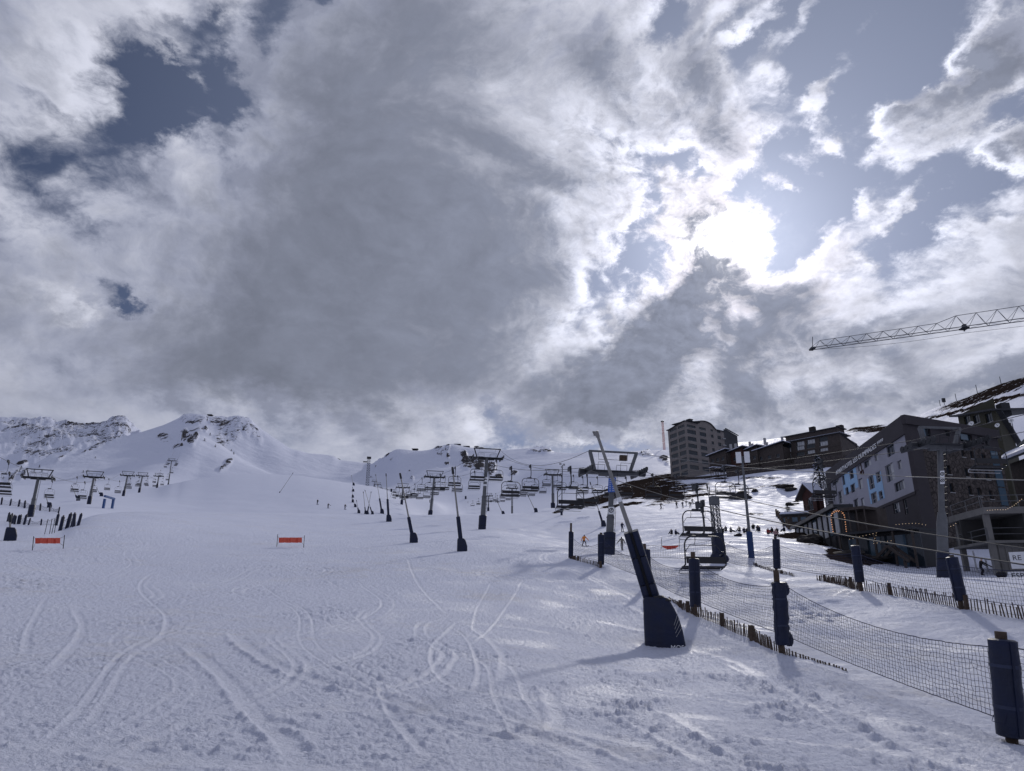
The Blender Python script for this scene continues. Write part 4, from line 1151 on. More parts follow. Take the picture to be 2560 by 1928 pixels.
lance('dark blue padded box with a short pole at the left edge, tilted', (24, 1352), 66, (26, 1287), .1, .95)

# ------------------------------------------------------------------ safety nets on padded posts
def padded_post(root, top, bot, stub, foot, rad, lumps=False, seed=0):
    """post core with a blue pad; all points in world space"""
    o = root.location; rnd = random.Random(seed)
    b = MB(); b.tube([foot - (top - foot).normalized() * .5, stub], rad * .42, 8); post = b.build('post', 'weathered_wood', root, True, origin=o)
    b = MB(); n = 12; pts, rs = [], []
    for i in range(n + 1):
        t = i / n; p = bot.lerp(top, t)
        if lumps: p = p + Vector((rnd.uniform(-.02, .02), rnd.uniform(-.02, .02), 0))
        pts.append(p); rs.append(rad * (1 + (rnd.uniform(-.07, .09) if lumps else rnd.uniform(-.02, .02))))
    pts = [bot] + pts[0:] + [top]; pts[1] = bot.lerp(top, .012); pts[-2] = bot.lerp(top, .985); rs = [rad * .82] + rs + [rad * .8]
    b.tube(pts, rs, 18)
    sd = Vector((-bot.y, bot.x, 0)).normalized(); fw = Vector((-bot.x, -bot.y, 0)).normalized()
    for q in (.3, .72):
        c = bot.lerp(top, q); dn = (top - bot).normalized(); b.cur = 1; b.tube([c - dn * .024, c + dn * .024], rad * 1.04, 18); b.cur = 0
    c0 = (fw * .6 + sd * rnd.uniform(-.7, .7)).normalized() * rad * 1.01; b.beam(bot + c0 + (top - bot) * .02, top + c0 - (top - bot) * .03, .035, .03)
    if lumps:
        right = Vector((1, 0, 0))
        for t, s in ((.08, .17), (.13, .12), (.27, .07), (.88, .16), (.93, .12)): b.sphere(bot.lerp(top, t) + right * rad * .9, s * .75, 8, 6, (1, 1, 1.5))
    b.build('pad', ['blue_pad', 'cloth_strap'], post, True, origin=o)
    return post
def net_span(root, a0, a1, b0, b1, sag_t, sag_b, cell=.105, name='net', seed=0, r=.0038, flat=.0):
    """square-mesh net between bottom points a0, b0 and top points a1, b1"""
    o = root.location; rnd = random.Random(seed)
    L = (b0 - a0).length; nc = max(4, int(L / cell)); nr_ = max(4, int(((a1 - a0).length) / cell))
    V = []
    for i in range(nc + 1):
        s = i / nc; e = 4 * s * (1 - s)
        lo = a0.lerp(b0, s); lo.z -= e * sag_b; hi = a1.lerp(b1, s); hi.z -= e * sag_t
        lo.z = max(lo.z, ground(lo.x, lo.y) + .03)
        col = []
        for j in range(nr_ + 1):
            p = lo.lerp(hi, j / nr_)
            k = cell * .10 * (1.0 if 0 < j < nr_ else .35)
            wv = (.022 * math.sin(i * .21 + seed * 2.1) * math.sin(j * .9 + i * .05) + .012 * math.sin(i * .63 + j * .4)) * math.sin(PI * j / nr_)
            p = p + Vector((wv * .6, wv, wv * .8)) + Vector((rnd.gauss(0, k * .6), rnd.gauss(0, k) + flat * math.sin(PI * j / nr_), rnd.gauss(0, k * .7)))
            col.append(p)
        V.append(col)
    b = MB()
    def strand(p, q, w=r):
        d = (q - p); x = d.cross(Vector((0.3, 1, .2))).normalized() * w; y = d.cross(x).normalized() * w
        vs = []
        for c in (p, q): vs += [c + x, c - x * .5 + y * .87, c - x * .5 - y * .87]
        b.add(vs, [(0, 1, 4, 3), (1, 2, 5, 4), (2, 0, 3, 5)])
    for i in range(nc + 1):
        for j in range(nr_ + 1):
            if i < nc: strand(V[i][j], V[i + 1][j], r * (2.4 if j in (0, nr_) else 1))
            if j < nr_: strand(V[i][j], V[i][j + 1], r)
    return b.build(name, 'net_cord', root, origin=o)
def post_px(px_top, px_bot, px_stub, px_foot, r):
    f = hit(px_foot[0], px_foot[1], r); rr = math.hypot(f.x, f.y)
    return at(*px_top, rr), at(*px_bot, rr), at(*px_stub, rr), f, rr / r
NEAR = [
    ((1428, 1329), (1427, 1395), (1427.6, 1308), (1427, 1397), 46, .16), ((1502.5, 1336), (1502.5, 1412), (1502.5, 1332), (1502.5, 1418), 43, .19),
    ((1615.6, 1373), (1619, 1455), (1611, 1360), (1620, 1466), 35, .185), ((1735, 1396.5), (1739, 1518), (1732, 1380), (1738.5, 1537), 28, .205),
    ((1946, 1455), (1957, 1612), (1940, 1426), (1956, 1632), 21.5, .195), ((2505.6, 1598), (2529.5, 1843), (2501, 1579), (2531, 1856), 14.3, .205)]
pp = [(lambda q, rad: q[:4] + (rad * q[4],))(post_px(a, b_, c, d, r), rad) for a, b_, c, d, r, rad in NEAR]
pp.append((Vector((8.9, 4.4, 1.85)), Vector((8.85, 4.5, .25)), Vector((8.9, 4.4, 2.0)), Vector((8.85, 4.5, ground(8.85, 4.5))), .2))
nf = thing('net_fence', 'nearest dark net fence on blue padded posts running down to the right corner', 'fence', pp[3][3], 0, 'netting fences')
for i, (top, bot, stub, foot, rad) in enumerate(pp): padded_post(nf, top, bot, stub, foot, rad, i == 4, i)
# net heights read from the photograph at each post
NET_T = [(1429, 1349), (1502, 1350), (1616, 1392), (1735, 1408), (1946, 1463), (2505, 1620), None]
NET_B = [(1430, 1388), (1502, 1404), (1620, 1450), (1738, 1505), (1955, 1592), (2528, 1815), None]
tb = []
for q, t_, b_ in zip(pp, NET_T, NET_B):
    rr = math.hypot(q[3].x, q[3].y)
    tb.append((at(*b_, rr), at(*t_, rr)) if t_ else (q[1] + Vector((0, 0, .1)), q[0] - Vector((0, 0, .2))))
off = Vector((.16, 0, 0))
for i in range(len(tb) - 1):
    far_ = i < 2
    net_span(nf, tb[i][0] + off, tb[i][1] + off, tb[i + 1][0] + off, tb[i + 1][1] + off, (.42, .40, .34, .30, .34, .3)[i], (.0, .05, .12, .02, .06, .1)[i], .096 if not far_ else .11, seed=i, r=.0050 if far_ else (.0042 if i < 4 else .0036))
b = MB()
p = tb[5][1] + Vector((-.05, -.05, 0)); b.tube([p + Vector((-.12, 0, .03)), p + Vector((-.1, -.05, -.4)), p + Vector((-.12, -.05, -.85)), p + Vector((-.22, -.05, -1.05)), p + Vector((-.38, -.05, -1.0)), p + Vector((-.34, -.05, -.92))], .006, 5)
b.build('loose_cord', 'net_cord', nf, True, origin=nf.location)

FAR = [((1940, 1347.6), (1942.5, 1422), (1938, 1342), (1942, 1455), 43, .20), ((2137.7, 1364), (2150, 1456), (2137, 1362), (2153, 1478), 33, .185), ((2379, 1392.6), (2403.5, 1502.4), (2378, 1388), (2405, 1523), 28, .185)]
fp = [(lambda q, rad: q[:4] + (rad * q[4],))(post_px(a, b_, c, d, r), rad) for a, b_, c, d, r, rad in FAR]
fp.append((Vector((15.5, 16.6, 3.1)), Vector((15.6, 16.8, 1.4)), Vector((15.5, 16.6, 3.2)), Vector((15.6, 16.8, ground(15.6, 16.8))), .19))
ff = thing('net_fence', 'second net fence farther back, its blue posts leaning, in front of the hotel', 'fence', fp[1][3], 0, 'netting fences')
for i, (top, bot, stub, foot, rad) in enumerate(fp): padded_post(ff, top, bot, stub, foot, rad, False, 20 + i)
def rpt(px, f): rr = math.hypot(f.x, f.y); return at(*px, rr)
ft = [(rpt((1943, 1415), fp[0][3]), rpt((1941, 1360), fp[0][3])), (rpt((2150, 1444), fp[1][3]), rpt((2140, 1382), fp[1][3])), (rpt((2402, 1494), fp[2][3]), rpt((2382, 1412), fp[2][3])), (fp[3][1] + Vector((0, 0, .1)), fp[3][0] - Vector((0, 0, .2)))]
lt = hit(1797, 1404, 61); rl_ = math.hypot(lt.x, lt.y)
ft = [(at(1812, 1402, rl_), at(1812, 1356, rl_))] + ft
for i in range(len(ft) - 1):
    net_span(ff, ft[i][0], ft[i][1], ft[i + 1][0], ft[i + 1][1], (.5, .30, .28, .3)[i], (.2, .10, .12, .1)[i], .12 if i else .14, seed=40 + i, r=.0052 if i < 2 else .0046)
tA = NEAR_TOWER.location; rA = math.hypot(tA.x, tA.y)
f3 = thing('net_fence', 'thin net strung between the nearest lift tower and the lattice mast', 'fence', hit(1655, 1400, 60), 0, 'netting fences')
net_span(f3, at(1535, 1385, rA), at(1535, 1350, rA), at(1785, 1402, rl_), at(1785, 1350, rl_), .45, .1, .15, seed=60, r=.0058)

# ------------------------------------------------------------------ chestnut paling half buried in the snow
PICK = None
def paling(label, pts, h0, gaps=(), spacing=.115, seed=0, stumps=()):
    global PICK
    rnd = random.Random(seed)
    t = thing('paling_fence', label, 'fence', pts[len(pts) // 2], 0, 'half buried wooden palings')
    o = t.location
    if PICK is None:
        b = MB(); b.box((0, 0, 0), (.034, .022, 1.0)); PICK = b.build('picket', 'weathered_wood', t).data
        bpy.data.objects.remove(bpy.data.objects['picket'])
    L = sum((b_ - a).length for a, b_ in zip(pts[:-1], pts[1:])); s = 0; n = 0
    while s < L and n < 298:
        p, d = along(pts, s)
        f = s / L; hh = h0(f)
        if hh > .03 and not any(g0 < f < g1 for g0, g1 in gaps):
            z = ground(p.x, p.y); hgt = max(.06, hh * rnd.uniform(.72, 1.12))
            q = part('picket', PICK, t)
            q.location = (p.x - o.x, p.y - o.y, z + hgt / 2 - .12 - o.z); q.scale = (rnd.uniform(.75, 1.25), 1, hgt + .25)
            q.rotation_euler = (rnd.gauss(0, .05), rnd.gauss(0, .07), math.atan2(d.y, d.x) + rnd.gauss(0, .2)); n += 1
        s += spacing * rnd.uniform(.75, 1.3)
    for f in stumps:
        p, d = along(pts, L * f); z = ground(p.x, p.y); hh = max(h0(f), .2)
        b = MB(); b.tube([(p.x, p.y, z - .3), (p.x + .02, p.y, z + hh * 1.12)], .075, 8); b.build('stake', 'weathered_wood', t, True, origin=o)
    b = MB()
    q = [along(pts, L * (i / 60) * .999)[0] for i in range(61)]
    for i in range(60):
        f = i / 60
        if any(g0 < f < g1 for g0, g1 in gaps): continue
        for k in (.25, .75):
            a_, c_ = q[i], q[i + 1]
            b.beam((a_.x, a_.y, ground(a_.x, a_.y) + h0(f) * k), (c_.x, c_.y, ground(c_.x, c_.y) + h0(f + 1 / 60) * k), .008)
    b.build('wire', 'rope_steel', t, origin=o)
near_line = [hit(1672, 1497, 30.5), hit(1706, 1524, 28.5), hit(1738, 1540, 27.4), hit(1798, 1562, 25.5), hit(1868, 1594, 23.3), hit(1930, 1626, 21.4), hit(1975, 1640, 20.6), hit(2022, 1650, 19.7), hit(2085, 1668, 18.6), hit(2120, 1681, 18)]
paling('nearest wooden paling sticking out of the snow at the foot of the front net', near_line, lambda f: .08 + .34 * sstep(f, 0, .3) * (1 - sstep(f, .68, .97)) - .05 * f, (), .125, 3, (.16, .23, .43, .62, .63))
far_line = [hit(1884, 1413, 47), hit(1942, 1432, 43), hit(2022, 1448, 39), hit(2062, 1454, 37), hit(2150, 1477, 33), hit(2225, 1488, 31), hit(2325, 1505, 29.4), hit(2405, 1523, 28), hit(2510, 1541, 26), hit(2620, 1560, 24)]
paling('second wooden paling along the far net below the hotel', far_line, lambda f: .20 + .22 * sstep(f, .25, .6), ((.27, .38),), 0.13, 4, (.02, .20, .42, .62, .74, .90))
far2 = [hit(1428, 1398, 46), hit(1450, 1404, 45), hit(1480, 1412, 44), hit(1503, 1421, 43)]
paling('low dark row of buried palings between the two farthest padded posts', far2, lambda f: .20 + .15 * f, (), .12, 5, (.15, .3, .97))

# ------------------------------------------------------------------ orange banners
def banner(label, pl, pr, tl, br, r, sag=.0):
    base = hit((pl[0] + pr[0]) / 2, max(pl[2], pr[2]), r); rr = math.hypot(base.x, base.y)
    t = thing('orange_banner', label, 'banner', base, 0, 'orange banners across the piste'); o = base
    for x, y0, y1 in (pl, pr):
        b = MB(); f = hit(x - 1, y1, rr); b.tube([f - Vector((0, 0, .3)), at(x + 1.5, y0, rr)], .022, 6); b.build('stake', 'dark_steel', t, True, origin=o)
    n = 24; b = MB()
    fr, bk = [], []
    for i in range(n + 1):
        s = i / n; x = tl[0] + (br[0] - tl[0]) * s; e = 4 * s * (1 - s)
        top = at(x, tl[1] + sag * e * .6, rr); bot = at(x, br[1] + (sag * e if sag else 0), rr) if not sag else at(x, tl[1] + 2 + (br[1] - tl[1]) * e, rr)
        w = Vector((0, .05 * math.sin(s * 19) + .03 * math.sin(s * 43), 0))
        fr.append((top + w, bot + w * 1.8))
    for i in range(n):
        (a, c), (d, e_) = fr[i], fr[i + 1]; y = Vector((0, .008, 0))
        b.add([a, d, e_, c, a + y, d + y, e_ + y, c + y], [(0, 1, 2, 3), (7, 6, 5, 4), (0, 4, 5, 1), (3, 2, 6, 7)])
    b.build('cloth', 'orange_cloth', t, True, origin=o)
    b = MB()
    for (px, (a, c)) in ((pl, fr[0]), (pr, fr[-1])):
        b.tube([at(px[0], px[1] + 4, rr), a], .008, 4); b.tube([at(px[0], px[2] - 6, rr), c], .008, 4)
    b.build('tie', 'dark_steel', t, origin=o)
banner('orange banner between two thin stakes on the left of the piste', (83, 1341, 1376), (160, 1338, 1371), (88, 1345), (151, 1359), 55)
banner('orange banner between two thin stakes in the middle of the piste', (693, 1336, 1367), (760, 1339, 1369), (697, 1344), (755, 1357), 57)
banner('sagging orange pennant behind the netting on the right', (1653, 1344, 1372), (1698, 1346, 1373), (1655, 1364), (1696, 1373), 72, 1.0)
# ------------------------------------------------------------------ blue gate
b0, b1 = hit(258, 1271, 228), hit(280, 1271.5, 228); rr = math.hypot(b0.x, b0.y)
t = thing('blue_gate', 'blue timing arch standing on the far piste', 'arch', (b0 + b1) / 2)
for p in (b0, b1):
    b = MB(); b.box((p.x, p.y, p.z + .95), (.45, .45, 2.5)); b.build('leg', 'gate_blue', t, origin=t.location)
b = MB(); b.box(((b0.x + b1.x) / 2, (b0.y + b1.y) / 2, max(b0.z, b1.z) + 2.35), ((b1 - b0).length + .5, .5, .42), Matrix.Rotation(math.atan2(b1.y - b0.y, b1.x - b0.x), 3, 'Z')); b.build('beam', 'gate_blue', t, origin=t.location)

# ------------------------------------------------------------------ rows of padded posts in the hollow on the left
def post_row(label, rows, nets=True):
    pts = []
    for x, yb, hpx, r in rows:
        p = hit(x, yb, r); rr = math.hypot(p.x, p.y); pts.append((p, hpx * rr / F_PX))
    t = thing('net_fence', label, 'fence', pts[len(pts) // 2][0], 0, 'netting fences'); o = t.location
    rnd = random.Random(len(rows))
    for p, h in pts:
        top = p + Vector((rnd.uniform(-.1, .1) * h, rnd.uniform(-.1, .1), h))
        b = MB(); b.tube([p - Vector((0, 0, .3)), top + (top - p) * .1], .07, 6); q = b.build('post', 'weathered_wood', t, origin=o)
        b = MB(); g_ = .125 * h; b.tube([p - Vector((0, 0, .2)), p, p.lerp(top, .97), top], [g_, g_, g_, g_ * .8], 10); b.build('pad', 'blue_pad', q, True, origin=o)
    for (p, h), (q, g) in zip(pts[:-1], pts[1:]):
        if (q - p).length > 1.2 and nets:
            net_span(t, p + Vector((0, 0, .15)), p + Vector((0, 0, h * .8)), q + Vector((0, 0, .15)), q + Vector((0, 0, g * .8)), .25, 0, .30, seed=int(p.x * 10), r=.009)
post_row('upper fence of blue padded posts crossing behind the left lift tower', [(3, 1262, 14, 200), (25, 1264.5, 13, 196), (46, 1267, 14, 192), (61, 1270.6, 15, 188), (100, 1277, 14, 180), (124, 1279.5, 12, 176), (146, 1283, 12, 172)])
post_row('lower fence of blue padded posts on the far left of the hollow', [(19, 1304, 17, 125), (26, 1309, 19, 120), (30, 1310, 17, 120), (36, 1311, 16, 119), (44, 1310.6, 17, 119), (48, 1310.6, 18, 119), (60, 1312, 19, 117), (71, 1313, 13, 116), (102, 1313.6, 12, 115), (140, 1314, 23, 114)])
post_row('cluster of tall blue padded posts beside the left banner', [(150, 1327, 29, 108), (167, 1321, 30, 110), (179, 1317, 24, 112), (184, 1317, 27, 112), (195, 1314.5, 24, 114)])
for i, x in enumerate((111, 124, 129, 136)):
    p = hit(x, 1336 - i, 86); b = MB(); b.tube([p - Vector((0, 0, .3)), p + Vector((.05 * (-1) ** i, 0, 1.25))], .025, 5)
    tag(b.build('slalom_pole', 'dark_steel'), ('first', 'second', 'third', 'fourth')[i] + ' thin pole from the left in the hollow behind the left banner', 'pole', 'thin poles in the hollow')

# ------------------------------------------------------------------ people
mat('skin', (.42, .27, .20), .6)
for nm, c in (('cloth_black', (.012, .012, .016)), ('cloth_navy', (.015, .02, .05)), ('cloth_orange', (.62, .20, .03)), ('cloth_grey', (.20, .20, .20)), ('cloth_khaki', (.15, .14, .12)), ('cloth_red', (.25, .03, .03)), ('cloth_blue', (.03, .08, .22)), ('cloth_pink', (.35, .22, .22))):
    mat(nm, c, .85, 0, .15, 12.0, .2)
def body_mesh(name, joints, bones, radii, root, zjacket, jacket, pants, head_c, head_r):
    """one continuous skinned figure, clothed by height"""
    me = bpy.data.meshes.new(name); keys = list(joints)
    me.from_pydata([joints[q] for q in keys], [(keys.index(a), keys.index(b_)) for a, b_ in bones], [])
    ob = bpy.data.objects.new(name, me); C.objects.link(ob)
    ob.modifiers.new('skin', 'SKIN'); ob.modifiers.new('sub', 'SUBSURF').levels = 1
    sv = me.skin_vertices[0].data
    for i, q in enumerate(keys):
        sv[i].radius = (radii[q], radii[q]) if not isinstance(radii[q], tuple) else radii[q]
        sv[i].use_root = (q == root)
    dg = bpy.context.evaluated_depsgraph_get(); out = bpy.data.meshes.new_from_object(ob.evaluated_get(dg)); out.name = name
    bpy.data.objects.remove(ob); bpy.data.meshes.remove(me)
    for m in ('cloth_black', 'cloth_grey', 'skin', 'cloth_black'): out.materials.append(MAT[m])
    hc = Vector(head_c)
    for p in out.polygons:
        c = p.center; p.use_smooth = True
        if (c - hc).length < head_r: p.material_index = 2 if (c.y < hc.y - .03 and c.z < hc.z + .04) else 3
        elif c.z > zjacket: p.material_index = 1
        else: p.material_index = 0
    return out
def stance(bend=0.0, spread=.2, arm=.35, arms_fwd=.1, stride=0.0):
    J = {'pelvis': (0, 0, .92 - .25 * bend), 'waist': (0, -.02 - .08 * bend, 1.08 - .25 * bend), 'chest': (0, -.04 - .18 * bend, 1.32 - .30 * bend), 'neck': (0, -.05 - .24 * bend, 1.47 - .33 * bend), 'chin': (0, -.08 - .28 * bend, 1.56 - .34 * bend), 'crown': (0, -.07 - .28 * bend, 1.72 - .34 * bend)}
    for s, n in ((-1, 'l'), (1, 'r')):
        J['hip' + n] = (s * .10, 0, .88 - .25 * bend); J['knee' + n] = (s * (.10 + spread * .5), -.10 - .16 * bend + s * stride * .5, .48 - .08 * bend); J['ank' + n] = (s * (.10 + spread), .02 + s * stride, .09); J['toe' + n] = (s * (.11 + spread), -.16 + s * stride, .05)
        J['sh' + n] = (s * .19, -.05 - .2 * bend, 1.42 - .31 * bend); J['el' + n] = (s * (.26 + arm * .35), -.06 - arms_fwd - .2 * bend, 1.16 - .28 * bend); J['wr' + n] = (s * (.26 + arm * .8), -.12 - arms_fwd * 2 - .2 * bend, .94 - .25 * bend); J['ha' + n] = (s * (.27 + arm * .95), -.15 - arms_fwd * 2.3 - .2 * bend, .86 - .25 * bend)
    B = [('pelvis', 'waist'), ('waist', 'chest'), ('chest', 'neck'), ('neck', 'chin'), ('chin', 'crown')]
    for n in 'lr': B += [('pelvis', 'hip' + n), ('hip' + n, 'knee' + n), ('knee' + n, 'ank' + n), ('ank' + n, 'toe' + n), ('chest', 'sh' + n), ('sh' + n, 'el' + n), ('el' + n, 'wr' + n), ('wr' + n, 'ha' + n)]
    Rr = dict(pelvis=(.15, .12), waist=(.15, .12), chest=(.17, .13), neck=.065, chin=.095, crown=.095)
    for n in 'lr': Rr.update({'hip' + n: .10, 'knee' + n: .075, 'ank' + n: .065, 'toe' + n: .06, 'sh' + n: .085, 'el' + n: .062, 'wr' + n: .052, 'ha' + n: .05})
    return J, B, Rr
def sitting():
    J = {'pelvis': (0, 0, .14), 'waist': (0, .02, .30), 'chest': (0, -.06, .55), 'neck': (0, -.10, .70), 'chin': (0, -.14, .78), 'crown': (0, -.13, .94)}
    for s, n in ((-1, 'l'), (1, 'r')):
        J['hip' + n] = (s * .11, -.04, .14); J['knee' + n] = (s * .16, -.42, .40); J['ank' + n] = (s * .17, -.66, .09); J['toe' + n] = (s * .18, -.80, .10)
        J['sh' + n] = (s * .19, -.08, .64); J['el' + n] = (s * .27, -.20, .40); J['wr' + n] = (s * .17, -.40, .44); J['ha' + n] = (s * .12, -.46, .44)
    _, B, Rr = stance()
    return J, B, Rr
BODY = {}
for nm, args in (('ride', dict(bend=.35, spread=.22, arm=.35, arms_fwd=.05)), ('stand', dict(spread=.06, arm=.05)), ('walk', dict(bend=.12, spread=.05, arm=.3, stride=.24)), ('ski', dict(bend=.5, spread=.08, arm=.3, arms_fwd=.25))):
    J, B, Rr = stance(**args); BODY[nm] = body_mesh('body', J, B, Rr, 'pelvis', .84 - .2 * args.get('bend', 0), 0, 0, (0, J['crown'][1], J['crown'][2] - .08), .17)
J, B, Rr = sitting(); BODY['sit'] = body_mesh('body', J, B, Rr, 'pelvis', .26, 0, 0, (0, -.13, .86), .17)
b = MB()
for sx in (-.14, .14): b.loft([[Vector((sx - .05, -.75, .06)), Vector((sx + .05, -.75, .06)), Vector((sx + .05, -.75, .08)), Vector((sx - .05, -.75, .08))], [Vector((sx - .045, -.6, 0)), Vector((sx + .045, -.6, 0)), Vector((sx + .045, -.6, .02)), Vector((sx - .045, -.6, .02))], [Vector((sx - .045, .7, 0)), Vector((sx + .045, .7, 0)), Vector((sx + .045, .7, .02)), Vector((sx - .045, .7, .02))]])
o_ = b.build('skis', 'cloth_navy'); SKIS = o_.data; bpy.data.objects.remove(o_)
b = MB(); secs = []
for x, w, z in ((-.78, .02, .10), (-.72, .12, .05), (-.55, .15, 0), (0, .125, 0), (.55, .15, 0), (.72, .12, .05), (.78, .02, .10)): secs.append([Vector((x, -w, z)), Vector((x, w, z)), Vector((x, w, z + .02)), Vector((x, -w, z + .02))])
b.loft(secs); o_ = b.build('snowboard', 'cloth_navy'); BOARD = o_.data; bpy.data.objects.remove(o_)
def person(label, px, py, r, pose, top='cloth_black', legs='cloth_black', rz=0.0, hat='cloth_black', gear=None, group=None, hpx=None):
    p = hit(px, py, r); rr = math.hypot(p.x, p.y)
    me = BODY[pose].copy()
    for i, m in enumerate((legs, top, 'skin', hat)): me.materials[i] = MAT[m]
    o = thing('person', label, 'person', p, -math.atan2(p.x, p.y) + rz, group)
    s = 1.0
    if hpx: s = min(max(hpx * rr / F_PX / (1.76 if pose != 'sit' else 1.0), .85), 1.12)
    o.scale = (s, s, s)
    part('body', me, o)
    if gear: part(gear, SKIS if gear == 'skis' else BOARD, o)
    return o
person('snowboarder in an orange jacket and black trousers behind the first net', 1460, 1366, 98, 'ride', 'cloth_orange', 'cloth_black', R(150), gear='snowboard', hpx=31)
person('person in grey jacket and pale trousers walking beside the nearest lift tower', 1556, 1377, 88, 'walk', 'cloth_khaki', 'cloth_grey', R(200), hpx=35)
person('skier in dark clothes standing upright above the walking person', 1556, 1330, 122, 'stand', 'cloth_navy', 'cloth_black', R(20), gear='skis', hpx=24)
for lab, x, y, pose, top, rz, g in (('leftmost skier of the group below the dark earth, bending forward', 1652, 1273, 'ski', 'cloth_black', 60, 'skis'), ('dark figure standing alone on the slope below the dark earth', 1692, 1271, 'stand', 'cloth_black', 20, 'skis'),
        ('tall figure standing at the left of the climbing group', 1707.5, 1271, 'stand', 'cloth_navy', -30, None), ('figure with arms spread, climbing the slope', 1715, 1265, 'ride', 'cloth_black', 90, None), ('crouching figure behind the top bar of the nearest chair', 1726, 1270, 'ski', 'cloth_black', 0, None), ('topmost figure of the climbing group', 1731, 1261, 'ride', 'cloth_black', 40, None)):
    person(lab, x, y, 180, pose, top, 'cloth_black', R(rz), gear=g, group='small skiers on the right slope')
for lab, x, y, r, pose in (('skier turning on the smooth far hump', 819.5, 1271, 222, 'ski'), ('tiny distant skier left of the turning skier', 793, 1262, 260, 'stand'), ('tiny distant skier right of the turning skier', 862, 1274, 222, 'stand'), ('small skier below the piste edge by the third lift tower', 1074, 1257, 300, 'ski')):
    person(lab, x, y, r, pose, 'cloth_black', 'cloth_navy', R(30), gear='skis', group='skiers on the far piste')
ORD2 = ('first', 'second', 'third', 'fourth', 'fifth', 'sixth', 'seventh', 'eighth', 'ninth', 'tenth', 'eleventh', 'twelfth', 'thirteenth', 'fourteenth', 'fifteenth', 'sixteenth', 'seventeenth')
rnd = random.Random(8)
SIT = [(245, 965), (300, 970), (515, 970), (965, 940), (1035, 945), (1080, 920), (1145, 935), (1290, 925), (1355, 945), (1415, 940), (1500, 885), (1570, 905), (1592, 922), (1720, 965), (1795, 940), (1870, 950), (1980, 925)]
tops = ['cloth_black', 'cloth_navy', 'cloth_black', 'cloth_black', 'cloth_black', 'cloth_navy', 'cloth_grey', 'cloth_khaki', 'cloth_navy', 'cloth_black', 'cloth_black', 'cloth_black', 'cloth_navy', 'cloth_red', 'cloth_black', 'cloth_black', 'cloth_navy']
for i, (x, y) in enumerate(SIT):
    lab = {0: 'left one of the two people sitting left of the lowest chair', 1: 'right one of the two people sitting left of the lowest chair', 2: 'person sitting alone behind the frame of the lowest chair', 13: 'person in dark red sitting in the resting crowd near the hotel', 16: 'last person of the resting crowd, nearest to the wooden steps'}.get(i, '%s person from the left in the row sitting on the snow' % ORD2[i])
    person(lab, 1640 + x / 6.144, 1180 + y / 6.144, 92, 'sit', tops[i], 'cloth_black', R(rnd.uniform(-60, 60)), group='resting crowd on the snow', hpx=15)
person('person in a pinkish jacket sitting just behind the padded post', 1640 + 1835 / 6.144, 1180 + 1000 / 6.144, 84, 'sit', 'cloth_pink', 'cloth_black', R(20), group='resting crowd on the snow')
p = hit(1848, 1341, 88); t = thing('rucksack', 'dark rucksack lying on the snow in front of the resting crowd', 'bag', p)
b = MB(); b.sphere((0, 0, .16), .3, 10, 7, (1.3, .8, .65)); b.sphere((-.42, 0, .1), .16, 8, 6, (1.4, 1, .7)); b.build('bag_body', 'cloth_black', t, True)
b = MB(); b.tube([(-.2, -.2, .2), (0, -.3, .34), (.2, -.2, .22)], .02, 5); b.build('strap', 'seat_black', t, True)
person('person in black bending beside the skis under the concrete terrace', 2455, 1439, 76, 'ski', 'cloth_black', 'cloth_black', R(70), hat='skin', hpx=38)
# skis planted upright by the terrace
for i, (x, y0, y1, m) in enumerate(((2443, 1388, 1432, 'white_paint'), (2470, 1405, 1430, 'white_paint'), (2489, 1402, 1440, 'rope_bright'))):
    p = hit(x, y1, 75); rr = math.hypot(p.x, p.y); h = (y1 - y0) * rr / F_PX
    t = thing('ski_pair', ('tall pale skis standing left of the bending person', 'short pale skis standing right of the bending person', 'pale leaning skis with a rucksack at their foot')[i], 'skis', p, .3, 'skis planted in the snow')
    for s in (-.06, .06):
        b = MB(); b.loft([[Vector((s - .045, -.01, -.2)), Vector((s + .045, -.01, -.2)), Vector((s + .045, .012, -.2)), Vector((s - .045, .012, -.2))], [Vector((s - .04, -.01, h * .9)), Vector((s + .04, -.01, h * .9)), Vector((s + .04, .012, h * .9)), Vector((s - .04, .012, h * .9))], [Vector((s - .02, .05, h)), Vector((s + .02, .05, h)), Vector((s + .02, .07, h)), Vector((s - .02, .07, h))]])
        b.build('ski', m, t)
p = hit(2505, 1445, 74); t = thing('rucksack', 'dark rucksack lying at the foot of the leaning skis', 'bag', p); b = MB(); b.sphere((0, 0, .22), .34, 10, 7, (1.2, .9, .8)); b.build('bag_body', 'cloth_black', t, True); b = MB(); b.tube([(-.2, -.25, .2), (0, -.34, .4), (.2, -.25, .25)], .02, 5); b.build('strap', 'seat_black', t, True)

# ------------------------------------------------------------------ buildings
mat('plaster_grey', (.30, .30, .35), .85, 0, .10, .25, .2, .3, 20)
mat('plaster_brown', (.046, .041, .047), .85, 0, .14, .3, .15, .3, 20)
mat('panel_blue', (.25, .42, .62), .6, 0, .05, .4)
mat('frame_dark', (.035, .035, .04), .5)
mat('frame_pale', (.30, .30, .31), .5)
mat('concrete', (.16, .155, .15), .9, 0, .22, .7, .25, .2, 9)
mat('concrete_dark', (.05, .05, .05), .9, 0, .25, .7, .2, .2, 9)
mat('tower_stone', (.195, .178, .172), .9, 0, .16, .35, .3, .2, 6)
mat('slate', (.034, .036, .043), .7, 0, .2, .8, .2, .3, 8)
mat('timber', (.060, .050, .047), .8, 0, .3, 1.6, .3, .2, 12)
mat('timber_red', (.062, .030, .027), .8, 0, .2, 1.2, .25, .2, 14)
mat('olive_plaster', (.040, .038, .024), .9, 0, .12, .5)
mat('roof_green', (.035, .045, .050), .7, 0, .2, .6, .2, .3, 6)
